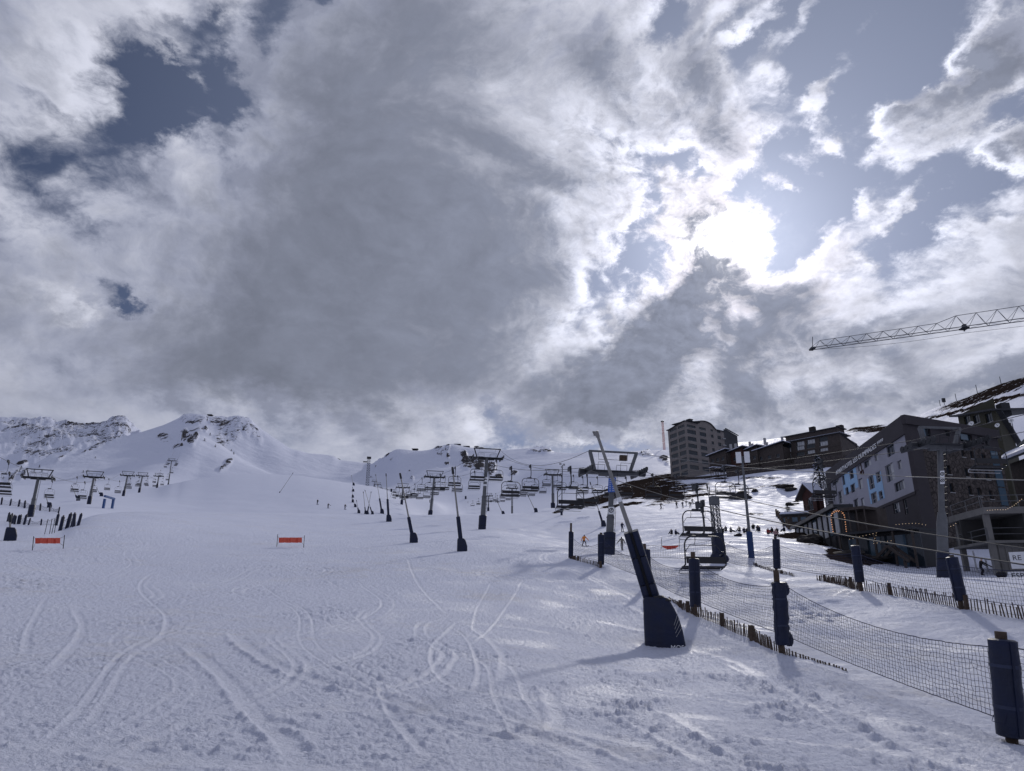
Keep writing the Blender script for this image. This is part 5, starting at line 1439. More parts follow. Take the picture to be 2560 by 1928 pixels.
mat('stone_dark', (.035, .032, .032), .95, 0, .3, .9, .5, .1, 5)
mat('curtain', (.42, .43, .45), .9, 0, .18, 1.2)
def glass_mat(name, col, rough):
    m, k, b = principled(name); b.inputs['Base Color'].default_value = rgb(*col); b.inputs['Roughness'].default_value = rough; b.inputs['Specular IOR Level'].default_value = .35
glass_mat('glass', (.02, .028, .038), .06); glass_mat('glass_pale', (.07, .11, .15), .10)
def rubble_mat():
    m, k, b = principled('rubble_stone')
    tc = k.n('ShaderNodeTexCoord'); P = tc.outputs['Object']
    Pw = k.v('ADD', P, k.v('SCALE', k.v('SUBTRACT', k.noise(P, 1.2, 3, .5, col=True), (.5, .5, .5)), scale=.35))
    vo = k.n('ShaderNodeTexVoronoi', feature='DISTANCE_TO_EDGE'); k.put(vo.inputs['Vector'], Pw); vo.inputs['Scale'].default_value = 1.9
    vc = k.n('ShaderNodeTexVoronoi'); k.put(vc.inputs['Vector'], Pw); vc.inputs['Scale'].default_value = 1.9
    j = k.ss(vo.outputs['Distance'], .0, .09)
    tone = k.v('DOT_PRODUCT', vc.outputs['Color'], (.4, .3, .3))
    c = k.mix(tone, rgb(.040, .036, .037), rgb(.115, .098, .092)); c = k.mix(j, rgb(.03, .028, .027), c)
    k.put(b.inputs['Base Color'], c); b.inputs['Roughness'].default_value = .95; b.inputs['Specular IOR Level'].default_value = .1
    bp = k.n('ShaderNodeBump'); bp.inputs['Distance'].default_value = .08; bp.inputs['Strength'].default_value = .8
    k.put(bp.inputs['Height'], k.m('ADD', j, k.m('MULTIPLY', k.noise(P, 6, 4, .6), .4))); k.put(b.inputs['Normal'], bp.outputs[0])
rubble_mat()
def lamp_mat(name, col, strength):
    m, k, b = principled(name); b.inputs['Base Color'].default_value = rgb(.5, .4, .3); b.inputs['Emission Color'].default_value = rgb(*col); b.inputs['Emission Strength'].default_value = strength
lamp_mat('lamp_amber', (1.0, .42, .16), .75); lamp_mat('lamp_warm', (1.0, .72, .45), .7); lamp_mat('lamp_violet', (.6, .4, 1.0), 4.0)

class Wall:
    """vertical plane from A to B (plan points); outward side is towards the camera"""
    def __init__(s, A, B):
        s.A, s.B = Vector((A.x, A.y, 0)), Vector((B.x, B.y, 0)); s.d = (s.B - s.A); s.L = s.d.length; s.d /= s.L
        n = Vector((s.d.y, -s.d.x, 0)); s.n = n if n.dot(-s.A) > 0 else -n
    def uz(s, x, y):
        a, t = ray(x, y); D = Vector((math.sin(a), math.cos(a), 0))
        k = s.A.dot(s.n) / D.dot(s.n); p = D * k
        return (p - s.A).dot(s.d), CAM.z + k * t, k
    def p(s, u, z, out=0.0):
        q = s.A + s.d * u + s.n * out; return Vector((q.x, q.y, z))
    def slab(s, b, u0, u1, z0, z1, o0, o1):
        vs = [s.p(u, z, o) for o in (o0, o1) for z in (z0, z1) for u in (u0, u1)]
        b.add(vs, [(0, 1, 3, 2), (4, 6, 7, 5), (0, 4, 5, 1), (2, 3, 7, 6), (0, 2, 6, 4), (1, 5, 7, 3)])
    def pierced(s, b, u0, u1, z0, z1, holes, depth=.22, ztop=None):
        """wall face with recessed openings; ztop(u) gives a sloping top"""
        us = sorted({u0, u1, *[h[0] for h in holes], *[h[1] for h in holes]}); us = [u for u in us if u0 - 1e-6 <= u <= u1 + 1e-6]
        zs = sorted({z0, z1, *[h[2] for h in holes], *[h[3] for h in holes]}); zs = [z for z in zs if z0 - 1e-6 <= z <= z1 + 1e-6]
        for a, c in zip(us[:-1], us[1:]):
            for e, f in zip(zs[:-1], zs[1:]):
                m, q = (a + c) / 2, (e + f) / 2
                if any(h[0] < m < h[1] and h[2] < q < h[3] for h in holes): continue
                b.quad(s.p(a, e), s.p(c, e), s.p(c, f), s.p(a, f))
        if ztop:
            n = 14
            for i in range(n):
                a = u0 + (u1 - u0) * i / n; c = u0 + (u1 - u0) * (i + 1) / n
                b.quad(s.p(a, z1), s.p(c, z1), s.p(c, ztop(c)), s.p(a, ztop(a)))
        for (a, c, e, f) in holes:
            b.quad(s.p(a, e), s.p(c, e), s.p(c, e, -depth), s.p(a, e, -depth)); b.quad(s.p(a, f), s.p(c, f), s.p(c, f, -depth), s.p(a, f, -depth))
            b.quad(s.p(a, e), s.p(a, f), s.p(a, f, -depth), s.p(a, e, -depth)); b.quad(s.p(c, e), s.p(c, f), s.p(c, f, -depth), s.p(c, e, -depth))
    def window(s, root, hole, fmat='frame_dark', depth=.22, mull=1, trans=False, pane='glass', curtain=0.0, sill=False):
        u0, u1, z0, z1 = hole; o = root.location; t = .06; y0, y1 = -depth + .002, -depth + .07
        b = MB()
        s.slab(b, u0, u1, z0, z0 + t, y0, y1); s.slab(b, u0, u1, z1 - t, z1, y0, y1); s.slab(b, u0, u0 + t, z0 + t, z1 - t, y0, y1); s.slab(b, u1 - t, u1, z0 + t, z1 - t, y0, y1)
        for i in range(mull): u = u0 + (u1 - u0) * (i + 1) / (mull + 1); s.slab(b, u - t * .5, u + t * .5, z0 + t, z1 - t, y0, y1 - .005)
        if trans: z = z0 + (z1 - z0) * .42; s.slab(b, u0 + t, u1 - t, z - t * .6, z + t * .6, y0, y1 + .01)
        w = b.build('window', fmat, root, origin=o)
        b = MB(); s.slab(b, u0 + .01, u1 - .01, z0 + .01, z1 - .01, y0 - .03, y0 + .02); b.build('pane', pane, w, origin=o)
        if curtain:
            b = MB(); m = u0 + (u1 - u0) * curtain; s.slab(b, m, u1 - t, z0 + t, z1 - t, y0 + .022, y0 + .03); b.build('curtain', 'curtain', w, origin=o)
        if sill:
            b = MB(); s.slab(b, u0 - .08, u1 + .08, z0 - .09, z0 - .002, -.1, .07); b.build('sill', 'frame_pale', w, origin=o)
        return w
def plan(x, y, r): p = at(x, y, r); return Vector((p.x, p.y, 0))
def r_at_z(x, y, z): a, t = ray(x, y); return (z - CAM.z) / t

# ---- the hotel
def hotel():
    zt = at(2272, 1037, 95).z
    Bp = at(2268, 1100, 95); Ap = at(2071, 1176, r_at_z(2071, 1176, zt)); Dp = at(2489, 1077, r_at_z(2489, 1077, zt))
    wl, wr = Wall(Ap, Bp), Wall(Bp, Dp)
    root = thing('hotel', 'large dark brown hotel with a pale front, blue panels and lettering along the roof edge', 'hotel', (Bp.x, Bp.y, 4.0)); o = root.location
    z0 = 2.0
    cx = lambda x, y: (2000 + x / 3.95, 900 + y / 3.95)
    def hole(w, c, pw, ph):
        u0, _, k = w.uz(*cx(c[0] - pw / 2, c[1])); u1, _, _ = w.uz(*cx(c[0] + pw / 2, c[1])); _, z, k = w.uz(*cx(*c)); h = ph / 3.95 * k / F_PX * .98
        u0, u1 = min(u0, u1), max(u0, u1)
        return (u0, u1, z - h / 2, z + h / 2)
    zp0 = wl.uz(*cx(1060, 1330))[1]; zp1 = wl.uz(*cx(970, 782))[1]      # the pale panel
    up0 = wl.uz(*cx(312, 1300))[0]; up1 = wl.L - .25
    W1 = [((893, 885), 80, 110, 1, 0, 'glass', .0), ((752, 955), 36, 70, 0, 0, 'curtain', 0), ((665, 1015), 76, 72, 1, 0, 'glass', .45), ((583, 1062), 32, 66, 0, 0, 'curtain', 0), ((507, 1108), 40, 120, 1, 0, 'glass', .6), ((429, 1170), 26, 120, 0, 0, 'glass_pale', 0), ((350, 1190), 74, 72, 2, 0, 'glass', .6),
          ((985, 1035), 40, 76, 0, 0, 'curtain', 0), ((888, 1112), 84, 150, 1, 1, 'glass', .5), ((776, 1155), 48, 92, 0, 1, 'glass', 0), ((708, 1208), 52, 120, 1, 1, 'glass', 0), ((600, 1222), 40, 92, 0, 0, 'curtain', 0), ((526, 1265), 48, 72, 1, 0, 'glass', .5), ((467, 1295), 30, 66, 0, 0, 'glass', 0), ((400, 1355), 48, 110, 1, 1, 'glass', .5), ((340, 1355), 26, 62, 0, 0, 'curtain', 0),
          ((984, 1243), 106, 78, 2, 0, 'glass', .62), ((800, 1335), 38, 70, 0, 1, 'glass', .0), ((736, 1360), 62, 92, 1, 1, 'glass', .55), ((618, 1400), 34, 66, 0, 0, 'curtain', 0), ((556, 1418), 50, 80, 1, 0, 'glass', .5), ((484, 1450), 28, 54, 0, 0, 'glass', 0), ((415, 1468), 48, 50, 1, 0, 'glass', .5)]
    W2 = [((952, 1460), 66, 90, 1, 1, 'glass', .55), ((1042, 1450), 34, 130, 0, 1, 'glass', 0), ((825, 1500), 32, 84, 0, 0, 'glass', .5), ((756, 1522), 56, 80, 1, 0, 'glass', 0)]
    H1_ = [hole(wl, c, a, h) for c, a, h, *_ in W1]; H2_ = [hole(wl, c, a, h) for c, a, h, *_ in W2]
    H1_ = [(max(h[0], up0 + .05), min(h[1], up1 - .05), max(h[2], zp0 + .05), min(h[3], zp1 - .02)) for h in H1_]
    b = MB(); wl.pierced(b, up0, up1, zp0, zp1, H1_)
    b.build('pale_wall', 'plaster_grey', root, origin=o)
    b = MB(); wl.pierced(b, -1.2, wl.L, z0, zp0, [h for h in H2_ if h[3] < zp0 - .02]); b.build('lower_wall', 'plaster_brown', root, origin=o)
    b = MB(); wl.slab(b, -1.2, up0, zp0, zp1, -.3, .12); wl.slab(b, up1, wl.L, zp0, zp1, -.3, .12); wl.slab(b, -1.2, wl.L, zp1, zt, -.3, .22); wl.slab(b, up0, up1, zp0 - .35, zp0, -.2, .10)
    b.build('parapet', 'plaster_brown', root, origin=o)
    for (c, a, h, mu, tr, pn, cu), hl in list(zip(W1, H1_)) + list(zip(W2, H2_)):
        if hl[3] - hl[2] > .3 and not (hl in H2_ and hl[3] > zp0 - .02): wl.window(root, hl, 'frame_pale' if tr else 'frame_dark', .24, mu, bool(tr), pn, cu)
    # blue panels, a hand's breadth proud, cut round their windows
    for poly in (((405, 1105), (548, 1040), (548, 1270), (440, 1335)), ((680, 1160), (800, 1105), (835, 1370), (700, 1420))):
        us = [wl.uz(*cx(*q)) for q in poly]; u0 = min(us[0][0], us[3][0]); u1 = max(us[1][0], us[2][0]); za = (us[3][1] + us[2][1]) / 2; zb = min((us[0][1] + us[1][1]) / 2, zp1 - .01)
        hs = [(max(h[0], u0), min(h[1], u1), max(h[2], za), min(h[3], zb)) for h in H1_ if h[0] < u1 - .02 and h[1] > u0 + .02 and h[2] < zb and h[3] > za]
        wl2 = Wall(Ap, Bp); wl2.A = wl.A + wl.n * .03; b = MB(); wl2.pierced(b, u0, u1, za, zb, hs, .03); b.build('blue_panel', 'panel_blue', root, origin=o)
    # side facing right: brown upper storeys over rubble stone
    W3 = [((1455, 720), 44, 60, 1, 0), ((1785, 792), 52, 72, 1, 0), ((1230, 690), 110, 110, 2, 0), ((1640, 765), 120, 84, 2, 0),
          ((1500, 1262), 40, 78, 0, 1), ((1682, 1290), 34, 76, 0, 1), ((1773, 1305), 36, 76, 0, 1), ((1888, 1330), 36, 76, 0, 1), ((1470, 1085), 38, 80, 0, 1), ((1650, 1112), 34, 74, 0, 1), ((1736, 1128), 36, 74, 0, 1), ((1852, 1142), 36, 74, 0, 1),
          ((1610, 922), 30, 64, 0, 1), ((1700, 938), 34, 66, 0, 1), ((1815, 962), 38, 70, 0, 1)]
    H3 = [hole(wr, c, a, h) for c, a, h, *_ in W3]; H3 = [(max(h[0], .4), min(h[1], wr.L - .3), h[2], min(h[3], zt - .4)) for h in H3]
    zs = wr.uz(*cx(1600, 850))[1]; us_ = wr.uz(*cx(1270, 1200))[0]; us_ = max(us_, 1.5)
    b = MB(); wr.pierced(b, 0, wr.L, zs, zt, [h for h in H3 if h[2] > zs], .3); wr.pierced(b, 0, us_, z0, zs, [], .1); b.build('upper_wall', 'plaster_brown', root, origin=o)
    b = MB(); wr.pierced(b, us_, wr.L, z0, zs, [h for h in H3 if h[3] < zs], .35); b.build('stone_wall', 'rubble_stone', root, origin=o)
    for (c, a, h, mu, sl), hl in zip(W3, H3):
        if hl[2] > zs or hl[3] < zs: wr.window(root, hl, 'frame_dark', .3, mu, False, 'glass', .0, bool(sl))
    for c, a in (((1205, 690), 46), ((1618, 762), 70)):
        h = hole(wr, c, a, 112 if a < 50 else 50); b = MB(); wr.slab(b, h[0], h[1], h[2], h[3], .02, .06); b.build('blind', 'glass_pale', root, origin=o)
    u = wr.uz(*cx(1940, 1100))[0]; b = MB()
    for i in range(7):
        za = z0 + 5 + i * 2.4
        if za + 2.3 < zt - 1: wr.slab(b, min(u, wr.L - 2) - .2, min(u, wr.L - 2) + 1.2, za, za + 2.25, .01, .09)
    b.build('glazed_stair', 'panel_blue' if False else 'glass_pale', root, origin=o)
    # roof and the walls out of sight
    C1 = Ap + (Dp - Bp); b = MB()
    b.add([wl.p(-1.2, zt - .05, .2), wr.p(0, zt - .05, .2), wr.p(wr.L, zt - .05, .2), Vector((C1.x, C1.y, zt - .05))], [(0, 1, 2, 3)])
    b.build('roof', 'slate', root, origin=o)
    b = MB(); q = Vector((C1.x, C1.y, 0))
    for a, c in ((Dp, C1), (C1, Ap)): b.quad(Vector((a.x, a.y, z0)), Vector((c.x, c.y, z0)), Vector((c.x, c.y, zt - .06)), Vector((a.x, a.y, zt - .06)))
    a = wl.p(-1.2, 0); b.quad(Vector((a.x, a.y, z0)), Vector((Ap.x, Ap.y, z0)), Vector((Ap.x, Ap.y, zt - .06)), Vector((a.x, a.y, zt - .06)))
    b.build('rear_wall', 'plaster_brown', root, origin=o)
    b = MB(); wr.slab(b, -.2, wr.L, zt - 1.1, zt + .02, -.2, .35); b.build('roof_edge', 'plaster_brown', root, origin=o)
    # lettering on the parapet, letters stand off the wall
    ua = wl.uz(*cx(370, 1090))[0]; ub = wl.uz(*cx(848, 800))[0]
    me = text_mesh('APARTHOTEL LES OLIMPIADES ****', 1.0, 'white_paint', .03)
    wtxt = max(v.co.x for v in me.vertices) - min(v.co.x for v in me.vertices); kx = (ub - ua) / wtxt
    for v in me.vertices: v.co.x *= kx; v.co.y *= .92
    zc = (wl.uz(*cx(560, 980))[1] + wl.uz(*cx(800, 842))[1]) / 2
    place_text('lettering', me, root, wl.p((ua + ub) / 2, zc, .30), wl.d, (0, 0, 1), o)
    # small figure sign on the pale wall
    u, z, _ = wl.uz(*cx(615, 1100)); b = MB()
    b.tube([wl.p(u - .9, z - .3, .08), wl.p(u - .5, z + .1, .08), wl.p(u - .2, z - .35, .08), wl.p(u + .1, z + .15, .08), wl.p(u + .6, z + .1, .08), wl.p(u + .7, z - .4, .08), wl.p(u + .2, z - .5, .08)], .07, 5)
    b.tube([wl.p(u, z + .2, .08), wl.p(u + .1, z + .8, .08), wl.p(u - .1, z + 1.1, .08)], .06, 5); b.build('emblem', 'timber_red', root, origin=o)
    # vertical ski-rental board at the far end
    u, z, k = wl.uz(2070, 1275)
    t = thing('vertical_sign', 'tall dark vertical sign with pale letters at the far end of the hotel', 'sign', wl.p(-2.6, z - 5)); b = MB(); wl.slab(b, -4.4, -1.3, z - 5.4, z + 5.0, -.2, .1); b.build('board', 'seat_black', t, origin=t.location)
    me = text_mesh('PRESSKI', 1.9, 'white_paint', .02)
    for v in me.vertices: v.co.y *= 1.15
    place_text('lettering', me, t, wl.p(-2.7, z - .9, .14), (0, 0, 1), -wl.d, t.location)
    b = MB(); b.tube([wl.p(-2.7 + .6 * math.cos(a), z + 4.0 + .7 * math.sin(a), .14) for a in np.linspace(-.6, 3.8, 12)], .09, 5); b.build('emblem', 'white_paint', t, origin=t.location)
    return wl, wr, zt
WL, WR, HZT = hotel()

# ---- glazed restaurant and terrace at the foot of the hotel
def restaurant():
    A = at(1990, 1340, 106); Bq = at(2105, 1345, 84); Cq = at(2300, 1380, 80)
    root = thing('restaurant', 'dark glazed restaurant with a sloping pale roof edge below the hotel', 'building', (Bq.x, Bq.y, 5)); o = root.location
    w1, w2 = Wall(A, Bq), Wall(Bq, Cq)
    z1a = w1.uz(1995, 1314)[1]; z1b = w1.uz(2092, 1279)[1]; zt = max(z1a, z1b); zb = 3.0
    b = MB(); w1.slab(b, 0, w1.L, zt - .3, zt, -1.6, .5); b.build('roof', 'slate', root, origin=o); b = MB(); w1.slab(b, -.3, w1.L + .3, zt - .35, zt + .05, .502, .62); b.build('roof_edge', 'concrete', root, origin=o)
    n = 9
    for i in range(n):
        u = w1.L * (i + .5) / n; b = MB(); w1.slab(b, u - w1.L / n * .30, u + w1.L / n * .30, zt - 3.0, zt - .35, -.1, .0); b.build('glass_panel', 'curtain' if i % 3 != 1 else 'glass_pale', root, origin=o)
    b = MB(); w1.slab(b, 0, w1.L, zb, zt - .31, -1.6, -.12)
    for i in range(n + 1): u = w1.L * i / n; w1.slab(b, u - .08, u + .08, zb, zt - .31, -.1, .06)
    b.build('wall', 'frame_dark', root, origin=o)
    zr = w2.uz(2236, 1322)[1]; b = MB(); w2.slab(b, -.2, w2.L, zr - .25, zr, -5, .8); b.build('canopy', 'slate', root, origin=o)
    b = MB(); w2.slab(b, 0, w2.L, zb, zr - .26, -5, -.5); b.build('lower_wall', 'seat_black', root, origin=o)
    ua, ub = w2.uz(2117, 1285)[0], w2.uz(2176, 1285)[0]; za = w2.uz(2146, 1270)[1]; b = MB(); w2.slab(b, ua, ub, za - .3, za, -3, 1.2); w2.slab(b, ua, ub, zr, za - .3, -3, -1.2)
    for i in range(4): u = ua + (ub - ua) * i / 3; w2.slab(b, u - .05, u + .05, zr, za - .3, 1.0, 1.1)
    b.build('awning', 'timber', root, origin=o)
    for i in range(6):
        u = w2.L * (i + .5) / 6; b = MB(); w2.slab(b, u - .75, u + .75, zb + 1.4, zr - .6, -.5, -.42); b.build('glass_panel', 'glass' if i % 2 else 'glass_pale', root, origin=o)
    for i in range(5):
        u = w2.L * i / 4 * .97 + .1; b = MB(); w2.slab(b, u - .09, u + .09, zb, zr - .26, .5, .68); b.build('column', 'timber', root, origin=o)
    # timber porch with pitched frame
    u = w2.uz(2232, 1330)[0]; b = MB()
    for s in (-1, 1): b.beam(w2.p(u + s * 1.5, zb + .6, 1.4), w2.p(u + s * 1.5, zb + 3.2, 1.4), .22); b.beam(w2.p(u + s * 1.9, zb + 3.0, 1.4), w2.p(u, zb + 4.6, 1.4), .24); b.beam(w2.p(u + s * 1.9, zb + 3.0, .2), w2.p(u, zb + 4.6, .2), .24)
    b.build('porch', 'timber', root, origin=o)
    # lit arch and strings of lamps
    u, z, k = w2.uz(2105, 1302)
    t = thing('light_arch', 'amber lit horseshoe arch hanging on the dark restaurant corner', 'lamp', w2.p(.3, z, .9)); ot = t.location
    pts = [(-.8, -1.35), (-.85, 0)] + [(-.85 * math.cos(a), .25 + .75 * math.sin(a)) for a in np.linspace(.2, PI - .2, 9)] + [(.85, 0), (.8, -1.35)]
    pts = [w2.p(.5 + q[0] * .95, z + q[1] * .95, .95) for q in pts]
    b = MB(); b.tube(pts, .09, 6); b.build('arch_frame', 'timber', t, True, origin=ot)
    b = MB(); q = [Vector(p) for p in pts]; L = sum((c - a).length for a, c in zip(q[:-1], q[1:]))
    for i in range(44):
        p, d = along(q, L * (i + .5) / 44); b.sphere(p + w2.n * .08 + Vector((0, 0, .05 * (-1) ** i)), .055, 5, 4)
    b.build('bulbs', 'lamp_amber', t, origin=ot)
    def lamp_string(label, pix, r, n, m='lamp_warm', rad=.032):
        q = [at(x, y, r) for x, y in pix]; t = thing('lamp_string', label, 'string lights', q[0]); o2 = t.location
        b = MB(); b.tube(q, .008, 4); b.build('wire', 'frame_dark', t, origin=o2)
        L = sum((c - a).length for a, c in zip(q[:-1], q[1:])); b = MB()
        for i in range(n): p, d = along(q, L * (i + .5) / n); b.sphere(p - Vector((0, 0, .05)), rad, 5, 4)
        b.build('bulbs', m, t, origin=o2)
    lamp_string('string of small warm lamps along the restaurant glass', [(2120, 1348), (2160, 1338), (2192, 1331), (2182, 1358), (2232, 1350)], 78, 18)
    lamp_string('string of small warm lamps under the hotel canopy', [(2236, 1311), (2262, 1308), (2292, 1307), (2318, 1312)], 78, 10)
    lamp_string('string of warm lamps along the concrete terrace rail', [(2465, 1275), (2490, 1273), (2515, 1273), (2535, 1262), (2556, 1245)], 71, 16)
    lamp_string('three lamps hanging left of the concrete terrace', [(2373, 1316), (2384, 1312), (2392, 1305)], 70, 3)
restaurant()
# terrace wall boulders and timber debris in front of the restaurant
def boulder(label, x, y, r, s, m='stone_dark', group='boulders and rubble', sc=(1.3, 1, .7), snow=False):
    p = hit(x, y, r); rnd = random.Random(int(x * 7 + y))
    bm = bmesh.new(); bmesh.ops.create_icosphere(bm, subdivisions=3, radius=s)
    for v in bm.verts:
        n = mnoise.fractal(v.co / s * 1.1 + Vector((x, y, 0)) * .37, 1.0, 2.0, 4); v.co *= 1 + .42 * n
        v.co.x *= sc[0]; v.co.y *= sc[1]; v.co.z *= sc[2]
    me = bpy.data.meshes.new('boulder'); bm.to_mesh(me); bm.free(); me.materials.append(MAT[m])
    me.polygons.foreach_set('use_smooth', [True] * len(me.polygons)); me.set_sharp_from_angle(angle=R(30))
    o = bpy.data.objects.new('boulder', me); C.objects.link(o); o.location = p + Vector((0, 0, s * .12)); o.rotation_euler = (0, 0, rnd.uniform(0, 6))
    return tag(o, label, 'rock', group)
boulder('largest dark boulder with snow behind it, left of the restaurant', 2030, 1358, 82, 1.5, sc=(1.5, 1, .5))
boulder('long dark rock under the restaurant corner', 2125, 1394, 78, 1.1, sc=(1.9, 1, .45))
boulder('dark rock right of the restaurant corner', 2185, 1402, 76, 1.1, sc=(2.2, 1, .35))
boulder('low rock before the timber porch', 2250, 1394, 74, .8, sc=(1.8, 1, .5))
boulder('small dark rock on the snow bank left of the stout tower', 2290, 1385, 70, .7)
for i, (x, y) in enumerate(((1838, 1249), (1858, 1246), (1851, 1237), (1887, 1229), (1978, 1226), (1962, 1219), (1974, 1263))):
    boulder(('left grey rock of the trio on the open slope by the floodlight pole', 'right grey rock of the trio on the open slope by the floodlight pole', 'upper grey rock of the trio on the open slope by the floodlight pole', 'single grey rock right of the floodlight pole', 'square grey rock under the right chair on the slope', 'long grey rock beside the square one on the slope', 'grey rock on the slope left of the timber gable')[i], x, y, 215, 1.1 + .25 * (i % 3), sc=(1.8, 1, .55))
rnd = random.Random(31)
for i in range(9):
    p = hit(2165 + i * 13 + rnd.uniform(-4, 4), 1378 + rnd.uniform(-4, 8), 75); a = rnd.uniform(0, PI); d = Vector((math.cos(a), math.sin(a) * .5, rnd.uniform(-.1, .35)))
    b = MB(); b.beam(p - d * .9 + Vector((0, 0, .3)), p + d * .9 + Vector((0, 0, .35)), .14, .07); tag(b.build('plank', 'weathered_wood'), '%s loose weathered plank from the left before the restaurant' % ORD2[i], 'plank', 'heap of planks')

# ---- concrete terrace building on the right
def terrace():
    A = at(2395, 1380, 78); Bq = at(2480, 1400, 72); Cq = at(2680, 1400, 75)
    w1, w2 = Wall(A, Bq), Wall(Bq, Cq); root = thing('concrete_terrace', 'unfinished looking concrete building of two open floors under a flat roof terrace', 'building', (Bq.x, Bq.y, 4.5)); o = root.location
    zr = w1.uz(2400, 1286)[1]; zf = w1.uz(2410, 1364)[1]; zg = 3.4
    C3 = A + (Cq - Bq)
    def slab(nm, z0, z1, ov):
        q = [w1.p(-ov, 0, ov), w2.p(0, 0, ov), w2.p(w2.L, 0, ov), Vector((C3.x, C3.y, 0))]
        b = MB(); b.loft([[Vector((p.x, p.y, z0)) for p in q], [Vector((p.x, p.y, z1)) for p in q]]); b.build(nm, 'concrete', root, origin=o)
    slab('roof_slab', zr - .55, zr, .35); slab('floor_slab', zf - .22, zf, .2)
    for w, us in ((w1, (.2, w1.L - .4)), (w2, (w2.L * .5,))):
        for u in us:
            b = MB(); w.slab(b, u, u + .42, zf + .003, zr - .553, -.5, -.08); w.slab(b, u, u + .42, zg - 1, zf - .223, -.5, -.08); b.build('column', 'concrete', root, origin=o)
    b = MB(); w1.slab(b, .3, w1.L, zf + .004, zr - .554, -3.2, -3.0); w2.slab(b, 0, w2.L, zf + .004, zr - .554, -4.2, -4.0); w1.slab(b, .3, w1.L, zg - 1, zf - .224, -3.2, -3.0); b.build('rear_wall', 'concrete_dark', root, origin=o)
    b = MB(); w2.slab(b, .5, w2.L, zg - 1, zf - .224, -.6, -.3)
    for i in range(5): w2.slab(b, .8 + i * .55, .95 + i * .55, zg - 1, zf - .3, -.298, -.24)
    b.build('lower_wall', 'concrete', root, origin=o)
    for nm, w, z in (('roof_rail', w1, zr), ('roof_rail', w2, zr), ('floor_rail', w1, zf), ('floor_rail', w2, zf)):
        b = MB()
        for h in (.55, 1.05): b.cyl(w.p(0, z + h, -.1), w.p(w.L, z + h, -.1), .03, n=6)
        m = max(2, int(w.L / 2.6))
        for i in range(m + 1): b.cyl(w.p(w.L * i / m, z, -.1), w.p(w.L * i / m, z + 1.08, -.1), .03, n=6)
        b.build(nm, 'galvanised', root, origin=o)
    for lab, txt, x, y, r, wd, hg in (('pale board with dark letters RE under the terrace, cut by the right edge', 'RE', 2575, 1400, 70, 2.6, 1.3), ('pale and red board with dark letters ESP standing in the snow at the right edge', 'ESP', 2572, 1446, 66, 2.5, 1.0)):
        p = at(x, y, r); f = Vector((-p.x, -p.y, 0)).normalized(); xr = Vector((-f.y, f.x, 0)); t = thing('sign_board', lab, 'sign', (p.x, p.y, ground(p.x, p.y))); ot = t.location
        M = Matrix((xr, -f, Vector((0, 0, 1)))).transposed()
        b = MB(); b.box(p, (wd, .04, hg), M); b.build('board', 'white_paint', t, origin=ot)
        me = text_mesh(txt, .55, 'frame_dark', .005); place_text('lettering', me, t, p + f * .028 + xr * (-wd / 2 + (.48 if len(txt) == 2 else .62)) + Vector((0, 0, .18)), xr, (0, 0, 1), ot)
        if txt == 'ESP':
            b = MB(); b.box(p + f * .024 - Vector((0, 0, .3)), (wd * .96, .01, .3), M); b.build('red_stripe', 'cloth_red', t, origin=ot)
        for s in (-1, 1): b = MB(); q = p + xr * s * wd * .42 - f * .05; b.cyl((q.x, q.y, min(ground(q.x, q.y) - .3, q.z - 1)), (q.x, q.y, q.z), .04, n=6); b.build('leg', 'galvanised', t, origin=ot)
terrace()

def roofed_block(root, w1, w2, z0, z1, back, m_wall, m_roof, over=.3):
    pass
def simple_block(name, label, cat, A, Bq, Cq, z0, z1, holesA, holesB, mwall, mroof, roof='flat', back=12, pane='glass', sill=True, mull=1, curtain=.5, depth=.22, group=None):
    """two walls meeting at Bq, pierced by windows, with a body behind them"""
    w1, w2 = Wall(A, Bq), Wall(Bq, Cq); root = thing(name, label, cat, (Bq.x, Bq.y, z0), 0, group); o = root.location
    for w, hs in ((w1, holesA), (w2, holesB)):
        b = MB(); w.pierced(b, 0, w.L, z0, z1, hs, depth); b.build('wall', mwall, root, origin=o)
        for i, h in enumerate(hs): w.window(root, h, 'frame_dark', depth, mull, False, pane, curtain if (i * 7) % 3 else 0, sill)
    D = A + (Cq - Bq); b = MB()
    for p, q in ((Cq, D), (D, A)): b.quad(Vector((p.x, p.y, z0)), Vector((q.x, q.y, z0)), Vector((q.x, q.y, z1)), Vector((p.x, p.y, z1)))
    b.build('rear_wall', mwall, root, origin=o)
    return root, w1, w2, D

